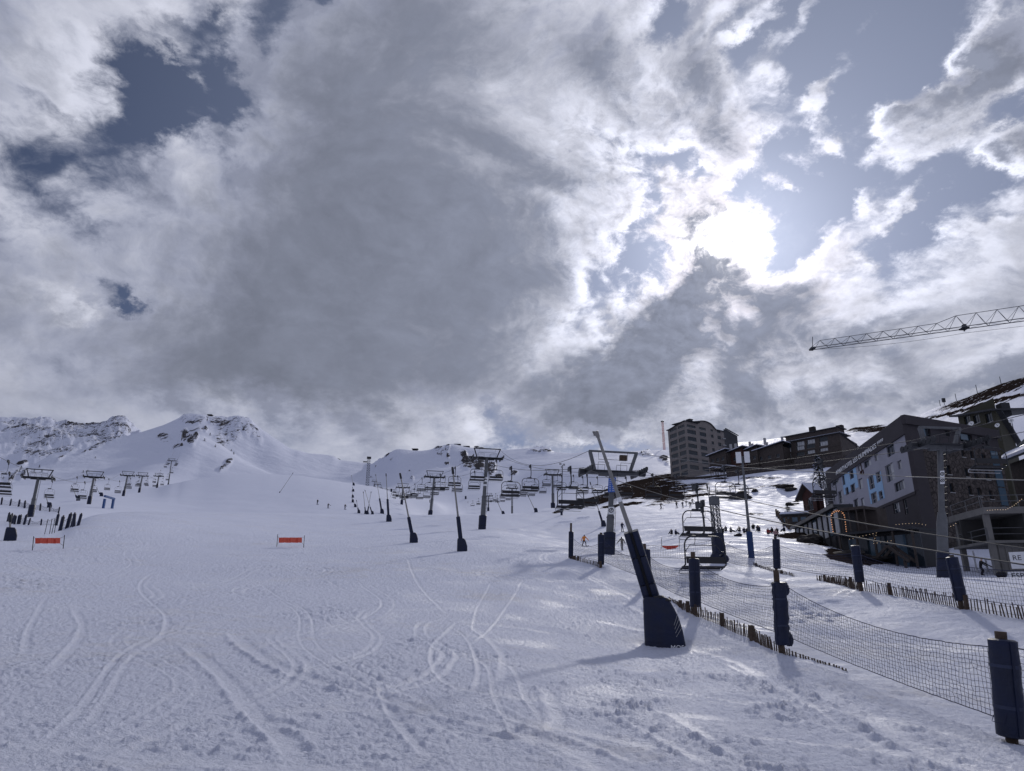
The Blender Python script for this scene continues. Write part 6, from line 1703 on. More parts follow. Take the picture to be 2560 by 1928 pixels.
# ---- the tower block on the hill
def tower_block():
    zb = at(1722, 1196, 340).z - 3; zt = at(1714, 1056, 340).z
    K = at(1716, 1100, 340); Lf = at(1671, 1100, 352); Rt = at(1812, 1110, 362)
    w1, w2 = Wall(Lf, K), Wall(K, Rt); fl = []
    cx = lambda x, y: (1640 + x / 10.055, 1040 + y / 10.055)
    rows = [w1.uz(*cx(630, y))[1] for y in (255, 430, 605, 780, 955, 1130, 1305, 1470)]
    hA, hB = [], []
    hh = (rows[0] - rows[1]) * .60
    for i, z in enumerate(rows):
        for (c, pw) in ((425 + i * 9, 175), (635 + i * 9, 165)):
            y = 300; u0 = w1.uz(*cx(c - i * 9 - pw / 2, y))[0]; u1 = w1.uz(*cx(c - i * 9 + pw / 2, y))[0]; hA.append((max(u0, .3), min(u1, w1.L - .3), z - hh / 2, z + hh / 2))
    rowsB = [w2.uz(*cx(880 + i * 10, y))[1] for i, y in enumerate((245, 405, 580, 755, 925, 1110, 1290))]
    for i, z in enumerate(rowsB):
        for (c, pw, k) in ((885, 215, 1.0), (1165, 160, 1.0), (1395, 58, .8), (1565, 80, .9)):
            if i > 4 and c > 1200: continue
            u0 = w2.uz(*cx(c - pw / 2, 300))[0]; u1 = w2.uz(*cx(c + pw / 2, 300))[0]; hB.append((max(u0, .3), min(u1, w2.L - .3), z - hh / 2 * k, z + hh / 2 * k))
    zw = zt - .8
    root, w1, w2, D = simple_block('tower_block', 'tall stone coloured apartment tower of eight floors with a curved roof on the hill', 'apartment block', Lf, K, Rt, zb, zw, hA, hB, 'tower_stone', 'slate', mull=2, curtain=0)
    o = root.location
    # gently curved roof: two low waves
    f1 = lambda u: zt - .8 + 2.6 * math.sin(PI * min(max((u + 3) / (w1.L + 8), 0), 1)) * .8
    f2 = lambda u: zt - .3 + .9 + 1.9 * math.exp(-((u - w2.L * .50) / (w2.L * .24)) ** 2) - 5.2 * sstep(u, w2.L * .62, w2.L * 1.02)
    b = MB(); n = 18
    for i in range(n):
        a, c = w2.L * i / n, w2.L * (i + 1) / n; za, zc = max(f2(a), zw + .02), max(f2(c), zw + .02)
        b.quad(w2.p(a, zw), w2.p(c, zw), w2.p(c, zc), w2.p(a, za))
    for i in range(n):
        a, c = w1.L * i / n, w1.L * (i + 1) / n
        g = lambda u: zw + .02 + (max(f2(0), zw) - zw) * sstep(u, 0, w1.L)
        b.quad(w1.p(a, zw), w1.p(c, zw), w1.p(c, g(c)), w1.p(a, g(a)))
    b.build('gable', 'tower_stone', root, origin=o)
    back = (D - Lf); b = MB(); fr, bk = [], []
    prof = [(w1, u, g(u)) for u in np.linspace(-.6, w1.L, 8)] + [(w2, u, max(f2(u), zw + .02)) for u in np.linspace(.3, w2.L + .6, 22)]
    for w, u, z in prof: fr.append(w.p(u, z + .02, .6)); bk.append(w.p(u, z + .02, -9))
    for (p, q), (r_, s_) in zip(zip(fr[:-1], fr[1:]), zip(bk[:-1], bk[1:])):
        dz = Vector((0, 0, .35)); b.add([p, q, s_, r_, p + dz, q + dz, s_ + dz, r_ + dz], [(0, 3, 2, 1), (4, 5, 6, 7), (0, 1, 5, 4), (1, 2, 6, 5), (2, 3, 7, 6), (3, 0, 4, 7)])
    b.build('roof', 'slate', root, origin=o)
    u = w2.uz(*cx(968, 140))[0]; b = MB(); w2.slab(b, u - 1.0, u + 1.0, zt, zt + 2.9, -4, -2); w2.slab(b, u - 1.3, u + 1.3, zt + 2.9, zt + 3.2, -4.2, -1.8); b.build('chimney', 'slate', root, origin=o)
    # darker annexe with a lean-to roof and two balconies
    E = at(1817, 1110, 364); G = at(1845, 1110, 372); w3, w4 = Wall(Rt, E), Wall(E, G); z3 = w3.uz(1814, 1073)[1]; z4 = w4.uz(1842, 1090)[1]
    b = MB(); b.add([w3.p(0, zb), w4.p(0, zb), w4.p(w4.L, zb), w4.p(w4.L, z4), w4.p(0, z3), w3.p(0, z3 - .6)], [(0, 1, 4, 5), (1, 2, 3, 4)]); bw = w4.p(w4.L, zb, -12); b.quad(w4.p(w4.L, zb), bw, Vector((bw.x, bw.y, z4)), w4.p(w4.L, z4)); b.build('annexe_wall', 'slate', root, origin=o)
    b = MB(); b.beam(w4.p(-.4, z3 + .25, .3), w4.p(w4.L + .5, z4 + .25, .3), .5, .35); b.build('annexe_roof', 'slate', root, origin=o)
    for y in (570, 735):
        z = w2.uz(*cx(1690, y))[1]; b = MB(); w2.slab(b, w2.L - 2.6, w2.L - .2, z - .4, z, -.02, 1.1); b.build('balcony', 'frame_pale', root, origin=o)
tower_block()

# ---- brown apartment house and the row of chalets
def brown_block():
    K = at(2103, 1120, 306); zt = at(2103, 1083, 306).z; Lf = at(1953, 1120, 317); Rt = at(2146, 1130, 330); zb = at(2050, 1172, 306).z - 5
    w1, w2 = Wall(Lf, K), Wall(K, Rt); hA, hB = [], []
    for i, y in enumerate((1106, 1116.5, 1130, 1146)):
        for x in (1968, 2001, 2027, 2059):
            u, z, k = w1.uz(x, y + (2027 - x) * .20 - 1.5); hA.append((u - 1.75, u + 1.75, z - .95, z + .95))
    zr = [w2.uz(2107, y)[1] for y in (1098, 1112, 1128)]
    for z in zr:
        for f in (.2, .42, .66): hB.append((w2.L * f - .45, w2.L * f + .45, z - .7, z + .7))
    hA = [h for h in hA if h[3] < zt - .25 and h[1] < w1.L - .1 and h[0] > .1]; hB = [h for h in hB if h[3] < zt - 2.4]
    root, w1, w2, D = simple_block('apartment_house', 'wide brown apartment house with pale windows and a set back top floor', 'apartment block', Lf, K, Rt, zb, zt, hA, [], 'timber', 'slate', curtain=.12, sill=True, mull=2)
    o = root.location
    b = MB(); w1.slab(b, -.8, w1.L + .8, zt, zt + .35, -9, .9); b.build('roof', 'slate', root, origin=o)
    b = MB(); w1.slab(b, -.8, w1.L + .8, zt + .352, zt + .44, -3, .88); b.build('roof_snow', 'snow', root, origin=o)
    b = MB(); w1.slab(b, 1.5, w1.L - 1.2, zt + .36, zt + 3.0, -8, -2.0); b.build('top_floor', 'timber', root, origin=o)
    b = MB(); w1.slab(b, .8, w1.L - .3, zt + 3.0, zt + 3.35, -8.5, -1.2); b.build('top_roof', 'slate', root, origin=o)
    u = w1.uz(2020, 1078)[0]; b = MB(); w1.slab(b, u - 1.2, u + 1.2, zt + 3.3, zt + 5.8, -5, -3.4); b.build('chimney', 'stone_dark', root, origin=o); b = MB(); w1.slab(b, u + 10, u + 12.5, zt + 3.3, zt + 4.4, -6, -4); b.build('chimney', 'stone_dark', root, origin=o)
    for i, z in enumerate((zt - 7.0, zt - 4.0)):
        b = MB(); w1.slab(b, .4, w1.L - .4, z - .95, z - .1, .02, .12); b.build('balcony', 'timber', root, origin=o)
    # lean roof running down on the right
    b = MB(); b.beam(w2.p(-.4, zt + .2, .3), w2.p(w2.L * 1.0, at(2146, 1117, 330).z, .3), .5, .3); b.build('side_roof', 'slate', root, origin=o)
    b = MB(); b.add([w2.p(0, zb, .05), w2.p(w2.L, zb, .05), w2.p(w2.L, at(2146, 1117, 330).z, .05), w2.p(0, zt, .05)], [(0, 1, 2, 3)]); b.build('side_wall', 'timber', root, origin=o)
brown_block()
def chalet(label, xl, yl, xr, yr, ybot, r, m, chim):
    P0, P1 = at(xl, yl, r), at(xr, yr, r - 6); w = Wall(P0, P1); zl, zr = w.uz(xl, yl)[1], w.uz(xr, yr)[1]; zb = w.uz((xl + xr) / 2, ybot)[1] - 1
    root = thing('chalet', label, 'chalet', w.p(w.L / 2, zb), 0, 'row of chalets on the hill'); o = root.location
    hs = []
    zm = zb + (min(zl, zr) - zb) * .55
    for i in range(3): u = w.L * (.2 + .3 * i); hs.append((u - .7, u + .7, zm - .2, zm + 1.2))
    b = MB(); z1 = min(zl, zr) - .05; w.pierced(b, 0, w.L, zb, z1, hs, .2, lambda u: max(z1 + .001, zl + (zr - zl) * u / w.L - .02))
    w.slab(b, 0, w.L, zb, z1 - .01, -8, -.5); b.build('wall', m, root, origin=o)
    for h in hs: w.window(root, h, 'frame_dark', .2, 1, False, 'glass', 0, True)
    b = MB(); p = [w.p(-.8, zl - .3, 1.2), w.p(w.L + .8, zr + .3, 1.2), w.p(w.L + .8, zr + .3, -8), w.p(-.8, zl - .3, -8)]; dz = Vector((0, 0, .25))
    b.add([*p, *[q + dz for q in p]], [(0, 3, 2, 1), (4, 5, 6, 7), (0, 1, 5, 4), (1, 2, 6, 5), (2, 3, 7, 6), (3, 0, 4, 7)]); rf = b.build('roof', 'slate', root, origin=o)
    b = MB(); p = [q + dz + Vector((0, 0, .004)) for q in p]; dz2 = Vector((0, 0, .28)); b.add([*p, *[q + dz2 for q in p]], [(0, 3, 2, 1), (4, 5, 6, 7), (0, 1, 5, 4), (1, 2, 6, 5), (2, 3, 7, 6), (3, 0, 4, 7)]); b.build('roof_snow', 'snow', rf, origin=o)
    for x, h in chim:
        u, z, k = w.uz(x, 1100); zz = zl + (zr - zl) * u / w.L
        b = MB(); w.slab(b, u - .4, u + .4, zz, zz + h, -2.4, -1.6); b.build('chimney', 'frame_pale', rf, origin=o)
    b = MB(); w.slab(b, .4, w.L - .4, zb + .9, zb + 1.1, .02, 1.3)
    for i in range(5): w.slab(b, .5 + (w.L - 1.1) * i / 4, .6 + (w.L - 1.1) * i / 4, zb + 1.1, zb + 2.0, 1.2, 1.28)
    w.slab(b, .4, w.L - .4, zb + 2.0, zb + 2.1, 1.2, 1.3); b.build('balcony', 'timber', root, origin=o)
chalet('leftmost snow roofed chalet at the foot of the tower block', 1772, 1140, 1814, 1126, 1168, 324, 'timber', [(1818, 2.6)])
chalet('second snow roofed chalet with a white chimney, right of the tower block', 1814, 1135, 1856, 1119, 1172, 322, 'timber_red', [(1830, 3.6), (1866, 2.0)])
chalet('third snow roofed chalet with two dark chimneys', 1850, 1132, 1892, 1116, 1172, 320, 'timber', [(1872, 2.6), (1904, 3.0)])
chalet('fourth chalet joining the brown apartment house', 1886, 1128, 1956, 1107, 1170, 316, 'timber', [(1910, 2.8), (1950, 3.2)])
def stone_wall(label, pix, r, hgt_px, m='rubble_stone', group=None):
    t = None; b = MB(); q = []
    for (x, y) in pix: p = at(x, y, r); q.append(p)
    o = q[0]; h = hgt_px * r / F_PX
    for a, c in zip(q[:-1], q[1:]):
        w = Wall(a, c); s = MB(); vs = []
        for out in (-.8, 0.0): vs += [w.p(0, a.z - h - 3, out), w.p(w.L, c.z - h - 3, out), w.p(w.L, c.z, out), w.p(0, a.z, out)]
        b.add(vs, [(0, 3, 2, 1), (4, 5, 6, 7), (0, 1, 5, 4), (1, 2, 6, 5), (2, 3, 7, 6), (3, 0, 4, 7)])
    ob = b.build('stone_wall', m, origin=o); ob.location = o
    return tag(ob, label, 'wall', group)
stone_wall('rubble stone retaining wall below the tower block', [(1676, 1190), (1720, 1193), (1770, 1190), (1830, 1184)], 318, 12)
stone_wall('long rubble stone retaining wall below the chalets', [(1815, 1172), (1870, 1170), (1930, 1164), (1985, 1158), (2060, 1150)], 306, 18)
stone_wall('tall rubble stone wall below the brown apartment house', [(1985, 1150), (2040, 1142), (2100, 1136), (2140, 1140)], 298, 30)
for i, (x, y) in enumerate(((1785, 1172), (1798, 1173), (1822, 1168))):
    p = at(x, y, 308); t = thing('wooden_shelter', ('left small snow capped shelter below the chalets', 'middle small snow capped shelter below the chalets', 'right larger snow capped shelter below the chalets')[i], 'shelter', p - Vector((0, 0, 2.2)), .3); w_ = 2.4 if i < 2 else 4.0
    b = MB()
    for sx in (-1, 1):
        for sy in (-1, 1): b.box((sx * w_ / 2, sy * .8, .9), (.2, .2, 3.0))
    b.build('posts', 'timber', t); b = MB(); b.box((0, 0, 2.45), (w_ + .8, 2.6, .2)); b.build('roof', 'slate', t); b = MB(); b.box((0, 0, 2.70), (w_ + .9, 2.7, .28)); b.build('roof_snow', 'snow', t)

# ---- timber gable house left of the hotel
def gable_house():
    P0, P1 = at(2008, 1260, 131), at(2042, 1260, 128); w = Wall(P0, P1); zb = w.uz(2040, 1300)[1] - 2; ze = w.uz(2010, 1255)[1]; zk = w.uz(2024, 1214)[1]
    root = thing('timber_house', 'red brown timber house with a steep gable and white window beside the hotel', 'house', w.p(w.L / 2, zb)); o = root.location
    uk = min(w.uz(2024, 1214)[0], w.L * .5); ue = w.L; zr = ze + 1.2
    b = MB(); hs = [(uk - .5, uk + .8, ze - 1.6, ze + .4), (uk + 1.25, uk + 1.7, ze - .2, ze + .9)]
    w.pierced(b, 0, ue, zb, ze + 1.1, hs, .2); b.add([w.p(0, ze + 1.101), w.p(ue, ze + 1.101), w.p(uk, zk)], [(0, 1, 2)]); w.slab(b, 0, ue, zb, ze + 1.1, -1.4, -.6); b.build('wall', 'timber_red', root, origin=o)
    for h in hs: w.window(root, h, 'frame_pale', .18, 1, False, 'glass', 0, True)
    for nm, (ua, za), (ub, zc) in (('roof', (uk, zk + .2), (-.7, ze + .3)), ('roof', (uk, zk + .2), (ue + .5, ze + .7))):
        b = MB(); p = [w.p(ua, za, 1.0), w.p(ub, zc, 1.0), w.p(ub, zc, -1.6), w.p(ua, za, -1.6)]; dz = Vector((0, 0, .22)); b.add([*p, *[q + dz for q in p]], [(0, 3, 2, 1), (4, 5, 6, 7), (0, 1, 5, 4), (1, 2, 6, 5), (2, 3, 7, 6), (3, 0, 4, 7)]); rf = b.build(nm, 'timber', root, origin=o)
        b = MB(); p = [q + dz + Vector((0, 0, .004)) for q in p]; dz = Vector((0, 0, .18)); b.add([*p, *[q + dz for q in p]], [(0, 3, 2, 1), (4, 5, 6, 7), (0, 1, 5, 4), (1, 2, 6, 5), (2, 3, 7, 6), (3, 0, 4, 7)]); b.build('roof_snow', 'snow', rf, origin=o)
    b = MB(); w.slab(b, uk - .2, ue + .2, ze - 2.3, ze - 2.1, 0, 1.0)
    for i in range(4): w.slab(b, uk - .1 + i * (ue - uk) / 3.2, uk + i * (ue - uk) / 3.2, ze - 2.1, ze - 1.0, .9, .98); 
    w.slab(b, uk - .2, ue + .2, ze - 1.0, ze - .9, .9, 1.0); b.build('balcony', 'timber', root, origin=o)
    b = MB(); w.slab(b, -.6, ue + .4, zb - 3, zb, -1.5, .8); b.build('base_wall', 'rubble_stone', root, origin=o)
gable_house()
# low huts and fence at the left foot of the restaurant
p = hit(1990, 1318, 100); t = thing('snowy_hut', 'low dark hut with snow on its roof left of the glazed restaurant', 'hut', p, -.4)
b = MB(); b.box((0, 0, .8), (4.0, 2.4, 2.0)); b.build('wall', 'timber', t); b = MB(); b.box((0, 0, 1.92), (4.6, 3.0, .22)); b.build('roof', 'slate', t); b = MB(); b.loft([rrect(-2.3, 2.3, -1.5, 1.5, .3, 2.04), rrect(-2.1, 2.1, -1.3, 1.3, .4, 2.4)]); b.build('roof_snow', 'snow', t, True)
for i in range(3): b = MB(); b.box((-1.3 + 1.3 * i, -1.23, 1.1), (.8, .06, .7)); b.build('window', 'glass_pale', t)
stairs = [hit(1942 + i * 4.4, 1292 + i * 4.6, 112 - i * 1.6) for i in range(8)]
t = thing('wooden_railing', 'dark wooden railing stepping down the slope left of the hut', 'railing', stairs[3]); 
for p in stairs: b = MB(); b.box((p.x, p.y, p.z + .7), (.3, .3, 1.8)); b.build('post', 'weathered_wood', t, origin=t.location)
b = MB()
for a, c in zip(stairs[:-1], stairs[1:]):
    for h in (.6, 1.3): b.beam(a + Vector((0, 0, h)), c + Vector((0, 0, h)), .12)
b.build('rail', 'weathered_wood', t, origin=t.location)

# ---- houses behind the hotel
def back_houses():
    A, K, Cq = at(2395, 1045, 150), at(2492, 1035, 140), at(2528, 1060, 150); w1, w2 = Wall(A, K), Wall(K, Cq)
    zt = w1.uz(2515, 1021)[1]; zl = w1.uz(2385, 1044)[1]; zb = 10
    root = thing('olive_house', 'olive green house with a long snowy eave behind the hotel roof', 'house', (K.x, K.y, zb)); o = root.location
    hs = []
    for x in (2395, 2418, 2441, 2472): u, z, k = w1.uz(x, 1052 - (x - 2395) * .10); hs.append((u - 1.0, u + 1.0, z - .8, z + .8))
    hs = [h for h in hs if h[0] > .1 and h[1] < w1.L - .1]
    b = MB(); w1.pierced(b, 0, w1.L, zb, zl, hs, .3, lambda u: max(zl + .001, zl + (zt - zl) * u / w1.L)); w2.pierced(b, 0, w2.L, zb, zt, [], .2); b.build('wall', 'olive_plaster', root, origin=o)
    for h in hs: w1.window(root, h, 'frame_dark', .3, 1, False, 'glass', 0, True)
    b = MB(); p = [w1.p(-1, zl, 1.0), w1.p(w1.L + .6, zt + .3, 1.0), w1.p(w1.L + .6, zt + .3, -10), w1.p(-1, zl, -10)]; dz = Vector((0, 0, .3)); b.add([*p, *[q + dz for q in p]], [(0, 3, 2, 1), (4, 5, 6, 7), (0, 1, 5, 4), (1, 2, 6, 5), (2, 3, 7, 6), (3, 0, 4, 7)]); b.build('roof', 'slate', root, origin=o)
    b = MB(); b.beam(w2.p(0, zt + .4, .4), w2.p(w2.L * 1.3, zt - 4.5, .4), .8, .4); b.build('side_roof', 'slate', root, origin=o)
    u = w1.uz(2473, 1022)[0]; b = MB(); w1.slab(b, u - .8, u + .8, zt - .3, zt + 2.0, -3, -1.6); b.build('chimney', 'slate', root, origin=o)
    b = MB(); u = w1.uz(2457, 1020)[0]; b.cyl(w1.p(u, zt - 1, -2), w1.p(u, zt + 3.2, -2), .05, n=5)
    for i in range(4): b.cyl(w1.p(u - .7 + .1 * i, zt + 1.4 + .45 * i, -2), w1.p(u + .7 - .1 * i, zt + 1.5 + .45 * i, -2), .025, n=4)
    b.build('aerial', 'dark_steel', root, origin=o)
    for x, y, s in ((2429, 1060, .45), (2494, 1064, .4), (2529, 1053, .4)):
        p = at(x, y, 132); t = thing('satellite_dish', 'pale satellite dish %s' % {2429: 'in front of the olive house wall', 2494: 'under the olive gable', 2529: 'at the roof gap right of the olive house'}[x], 'dish', p - Vector((0, 0, 1)))
        b = MB(); f = Vector((-.8, -.5, .35)).normalized(); Mx = f.to_track_quat('Z', 'Y').to_matrix(); secs = []
        for rr_, z in ((.05, 0), (.5, .08), (.85, .22), (.95, .3)): secs.append([Vector((0, 0, 1)) + Mx @ Vector((math.cos(2 * PI * i / 14) * rr_ * s, math.sin(2 * PI * i / 14) * rr_ * s, z * s)) for i in range(14)])
        b.loft(secs, False); b.build('reflector', 'white_paint', t, True); b = MB(); b.cyl((0, 0, -1.5), (0, 0, 1), .05, n=6); b.beam(Vector((0, 0, 1)), Vector((0, 0, 1)) + f * s * .9, .04); b.build('mast', 'dark_steel', t)
    # dark house with skylights at the right edge
    A, K = at(2500, 1100, 128), at(2700, 1100, 112); w = Wall(A, K); zt = w.uz(2530, 1024)[1]; ze = w.uz(2510, 1160)[1]; zb = 8
    root = thing('dark_house', 'dark slate house with skylights and a snowy eave at the right edge behind the hotel', 'house', (A.x, A.y, zb)); o = root.location
    b = MB(); w.slab(b, 0, w.L, zb, ze - .1, -9, -.6); b.build('wall', 'timber', root, origin=o)
    b = MB(); p = [w.p(-.5, ze, .6), w.p(w.L, ze, .6), w.p(w.L, zt, -7), w.p(3.0, zt, -7)]; dz = Vector((0, 0, .3)); b.add([*p, *[q + dz for q in p]], [(0, 3, 2, 1), (4, 5, 6, 7), (0, 1, 5, 4), (1, 2, 6, 5), (2, 3, 7, 6), (3, 0, 4, 7)]); rf = b.build('roof', 'roof_green', root, origin=o)
    nrm = (p[1] - p[0]).cross(p[3] - p[0]).normalized(); nrm = nrm if nrm.z > 0 else -nrm
    for u, f in ((6.0, .72), (8.2, .74), (5.0, .42), (8.0, .36), (9.5, .60), (3.8, .18), (6.6, .16)):
        q = p[0].lerp(p[3], f) + w.d * u; up_ = (p[2] - p[1]).normalized(); b = MB(); M = Matrix((w.d, up_, nrm)).transposed(); b.box(q + nrm * .36, (1.3, 1.0, .12), M); b.build('skylight', 'glass_pale', rf, origin=o)
    b = MB(); q = [w.p(-.6, ze + .31, .7), w.p(w.L, ze + .31, .7)]; b.loft([[q[0] + Vector((0, 0, 0)), q[0] + w.n * -1.4 + Vector((0, 0, 1.2)), q[0] + w.n * -1.4 + Vector((0, 0, 1.5)), q[0] + Vector((0, 0, .45))], [q[1], q[1] + w.n * -1.4 + Vector((0, 0, 1.2)), q[1] + w.n * -1.4 + Vector((0, 0, 1.5)), q[1] + Vector((0, 0, .45))]]); b.build('roof_snow', 'snow', rf, origin=o)
back_houses()

# ------------------------------------------------------------------ construction crane (mast stands outside the picture)
def crane():
    tip = at(2031, 872, 92); root_ = at(2640, 788, 84)
    d = (root_ - tip); d = d.normalized(); end = tip + d * 66
    gz = ground(end.x, end.y); t = thing('tower_crane', 'long lattice crane jib reaching in from the right against the clouds', 'crane', (end.x, end.y, gz)); o = t.location
    side = d.cross(Vector((0, 0, 1))).normalized(); upv = side.cross(d).normalized()
    Lj = (end - tip).length; n = 34; b = MB()
    hgt = lambda s: .55 + .0 * s if s < .02 else (.95 if s < .22 else 1.45)
    def pt(s, j):
        c = tip + d * (Lj * s); return (c + side * .5, c - side * .5, c + upv * (0.25 if s < .012 else (.95 if s < .24 else 1.5)))[j]
    for j in (0, 1): b.beam(pt(0, j), pt(1, j), .075)
    prev = None
    for i in range(n + 1):
        s = i / n; m = min(1, (i + .5) / n)
        if prev is not None: b.beam(prev, pt(m, 2), .05)
        prev = pt(m, 2)
        for j in (0, 1):
            b.beam(pt(s, j), pt(m, 2), .032)
            if i < n: b.beam(pt(m, 2), pt((i + 1) / n, j), .032)
        b.beam(pt(s, 0), pt(s, 1), .03)
        if i < n: b.beam(pt(s, i % 2), pt((i + 1) / n, 1 - i % 2), .022)
    b.build('jib', 'galvanised', t, origin=o)
    b = MB(); b.beam(tip - upv * .15, tip + upv * 1.6, .06); b.box(tip, (.5, 1.0, .2)); b.build('jib_tip', 'dark_steel', t, origin=o)
    c = at(2412, 832, 86); s = (c - tip).dot(d); c = tip + d * s; b = MB(); b.box(c - upv * .08, (.7, .8, .14)); b.box(c + upv * .22, (.3, .4, .28)); b.cyl(c - upv * .15, c - upv * .4, .07, n=8); b.build('trolley', 'dark_steel', t, origin=o)
    b = MB(); b.tube(span(tip - upv * .1, c - upv * .6, .35), .018, 4); b.tube(span(c - upv * .6, end - upv * .4, .3), .018, 4); b.build('hoist_rope', 'rope_steel', t, origin=o)
    b = MB(); w = .9
    for sx in (-w, w):
        for sy in (-w, w): b.beam(end + Vector((sx, sy, gz - end.z - 1)), end + Vector((sx, sy, 6)), .18)
    z = gz
    k = 0
    while z < end.z + 4:
        for (x0, y0), (x1, y1) in (((-w, -w), (w, -w)), ((w, -w), (w, w)), ((w, w), (-w, w)), ((-w, w), (-w, -w))):
            b.beam(Vector((end.x + x0, end.y + y0, z)), Vector((end.x + x1, end.y + y1, z + 1.9)), .09)
        z += 1.9
    b.build('mast', 'dark_steel', t, origin=o)
    b = MB(); b.beam(end + Vector((0, 0, 6)), tip + d * Lj * .45 + upv * 1.5, .06); cj = end + d * 13; b.beam(end, cj, 1.0, .3); b.box(cj - Vector((0, 0, 1.4)), (2, 2, 2.4)); b.build('counter_jib', 'dark_steel', t, origin=o)
crane()

# ------------------------------------------------------------------ masts, poles and the lattice mast
def lattice(label, base, h, w, taper, m, rows, name='lattice_mast', cat='mast', pad=None, group=None):
    t = thing(name, label, cat, base, .2, group); b = MB(); wt = w * taper
    P = lambda i, k: Vector((((-1, 1, 1, -1)[k]) * (w + (wt - w) * i / rows) / 2, ((-1, -1, 1, 1)[k]) * (w + (wt - w) * i / rows) / 2, h * i / rows))
    s = max(.05, w * .07)
    for k in range(4):
        b.beam(P(0, k) - Vector((0, 0, .5)), P(rows, k), s)
        for i in range(rows):
            b.beam(P(i, k), P(i + 1, (k + 1) % 4), s * .6); b.beam(P(i + 1, k), P(i, (k + 1) % 4), s * .6); b.beam(P(i + 1, k), P(i + 1, (k + 1) % 4), s * .6)
    b.build('lattice', m, t); return t
bp = hit(1799, 1405, 61); rr = math.hypot(bp.x, bp.y)
h = (at(1790, 1262, rr).z - bp.z)
t = lattice('lattice mast with a grey box on top and blue padding at its foot', bp, h, .50, .9, 'galvanised', 11)
b = MB(); b.box((0, 0, h + .3), (.56, .56, .6)); b.build('box', 'galvanised', t)
b = MB(); b.cyl((-.3, 0, h + .7), (-.3, 0, h + 1.3), .03, n=6); b.cyl((.3, 0, h + .7), (.3, 0, h + 1.1), .03, n=6); b.build('rod', 'dark_steel', t)
b = MB(); b.loft([rrect(-.37, .37, -.37, .37, .1, .5), rrect(-.36, .36, -.36, .36, .1, 2.0)]); b.build('pad', 'blue_pad', t, True)
b = MB(); b.sphere((-.40, -.2, .25), .36, 10, 8, (1, 1, 1.1)); b.sphere((.26, -.25, .2), .30, 10, 8, (1.1, 1, 1)); b.build('foot_cushion', 'blue_pad', t, True)
bp = hit(1879, 1395, 70); rr = math.hypot(bp.x, bp.y); tp = at(1855, 1143, rr)
t = thing('floodlight_pole', 'slim grey pole with four white floodlights and a blue padded foot', 'floodlight', bp); o = bp
b = MB(); b.tube([bp - Vector((0, 0, .5)), tp], [.13, .08], 10); b.build('pole', 'galvanised', t, True, origin=o)
b = MB(); q = bp + (tp - bp).normalized(); dd = (tp - bp).normalized(); b.tube([bp - dd * .3, bp + dd * 2.0], .24, 12); b.build('pad', 'blue_pad_new', t, True, origin=o)
b = MB(); b.beam(at(1842, 1143, rr), at(1872, 1141, rr), .07); b.beam(at(1842, 1151, rr), at(1872, 1150, rr), .07); b.build('arm', 'galvanised', t, origin=o)
f = Vector((-tp.x, -tp.y, -4)).normalized(); Mx = f.to_track_quat('Y', 'Z').to_matrix()
for x, y in ((1846, 1138), (1847, 1151), (1867, 1137), (1868, 1150)):
    b = MB(); b.box(at(x, y, rr) + f * .12, (.42, .10, .46), Mx); b.build('floodlight', 'white_paint', t, origin=o)
bp = hit(1404, 1288, 140); rr = math.hypot(bp.x, bp.y); tp = at(1406, 1163, rr)
t = thing('lamp_pole', 'thin pole with a bunch of lamps seen through the big double chair', 'floodlight', bp); o = bp
b = MB(); b.tube([bp - Vector((0, 0, .5)), tp], [.11, .08], 8); b.build('pole', 'dark_steel', t, True, origin=o)
b = MB(); b.tube([bp - Vector((0, 0, .3)), bp + Vector((0, 0, 1.4))], .24, 10); b.build('pad', 'blue_pad', t, True, origin=o)
for x, y in ((1401, 1160), (1410, 1162), (1405, 1168)): b = MB(); b.box(at(x, y, rr), (.45, .2, .4)); b.build('lamp', 'frame_pale', t, origin=o)
bp = hit(1661, 1127, 600); lattice('red and white radio mast on the skyline left of the tower block', bp, 25.5, 1.5, .8, 'red_white', 16, 'radio_mast')
b = MB(); b.sphere((bp.x, bp.y, bp.z + 25.6), 1.5, 10, 6, (1, 1, .45)); tag(b.build('mast_head', 'dark_steel'), 'dark round head on top of the radio mast', 'antenna')
a, tt = ray(918, 1217); r = 432; p = Vector((r * math.sin(a), r * math.cos(a), ground(r * math.sin(a), r * math.cos(a))))
ht = at(918, 1147, r).z - p.z; t = lattice('lattice pylon rising behind the smooth hump under the saddle', p, ht, 1.9, .85, 'dark_steel', 12, 'lattice_pylon'); b = MB(); b.box((0, 0, ht + .6), (2.6, 2.6, 1.0)); b.box((-2.2, 0, ht - 2), (2.4, 1.2, .5)); b.build('platform', 'dark_steel', t)
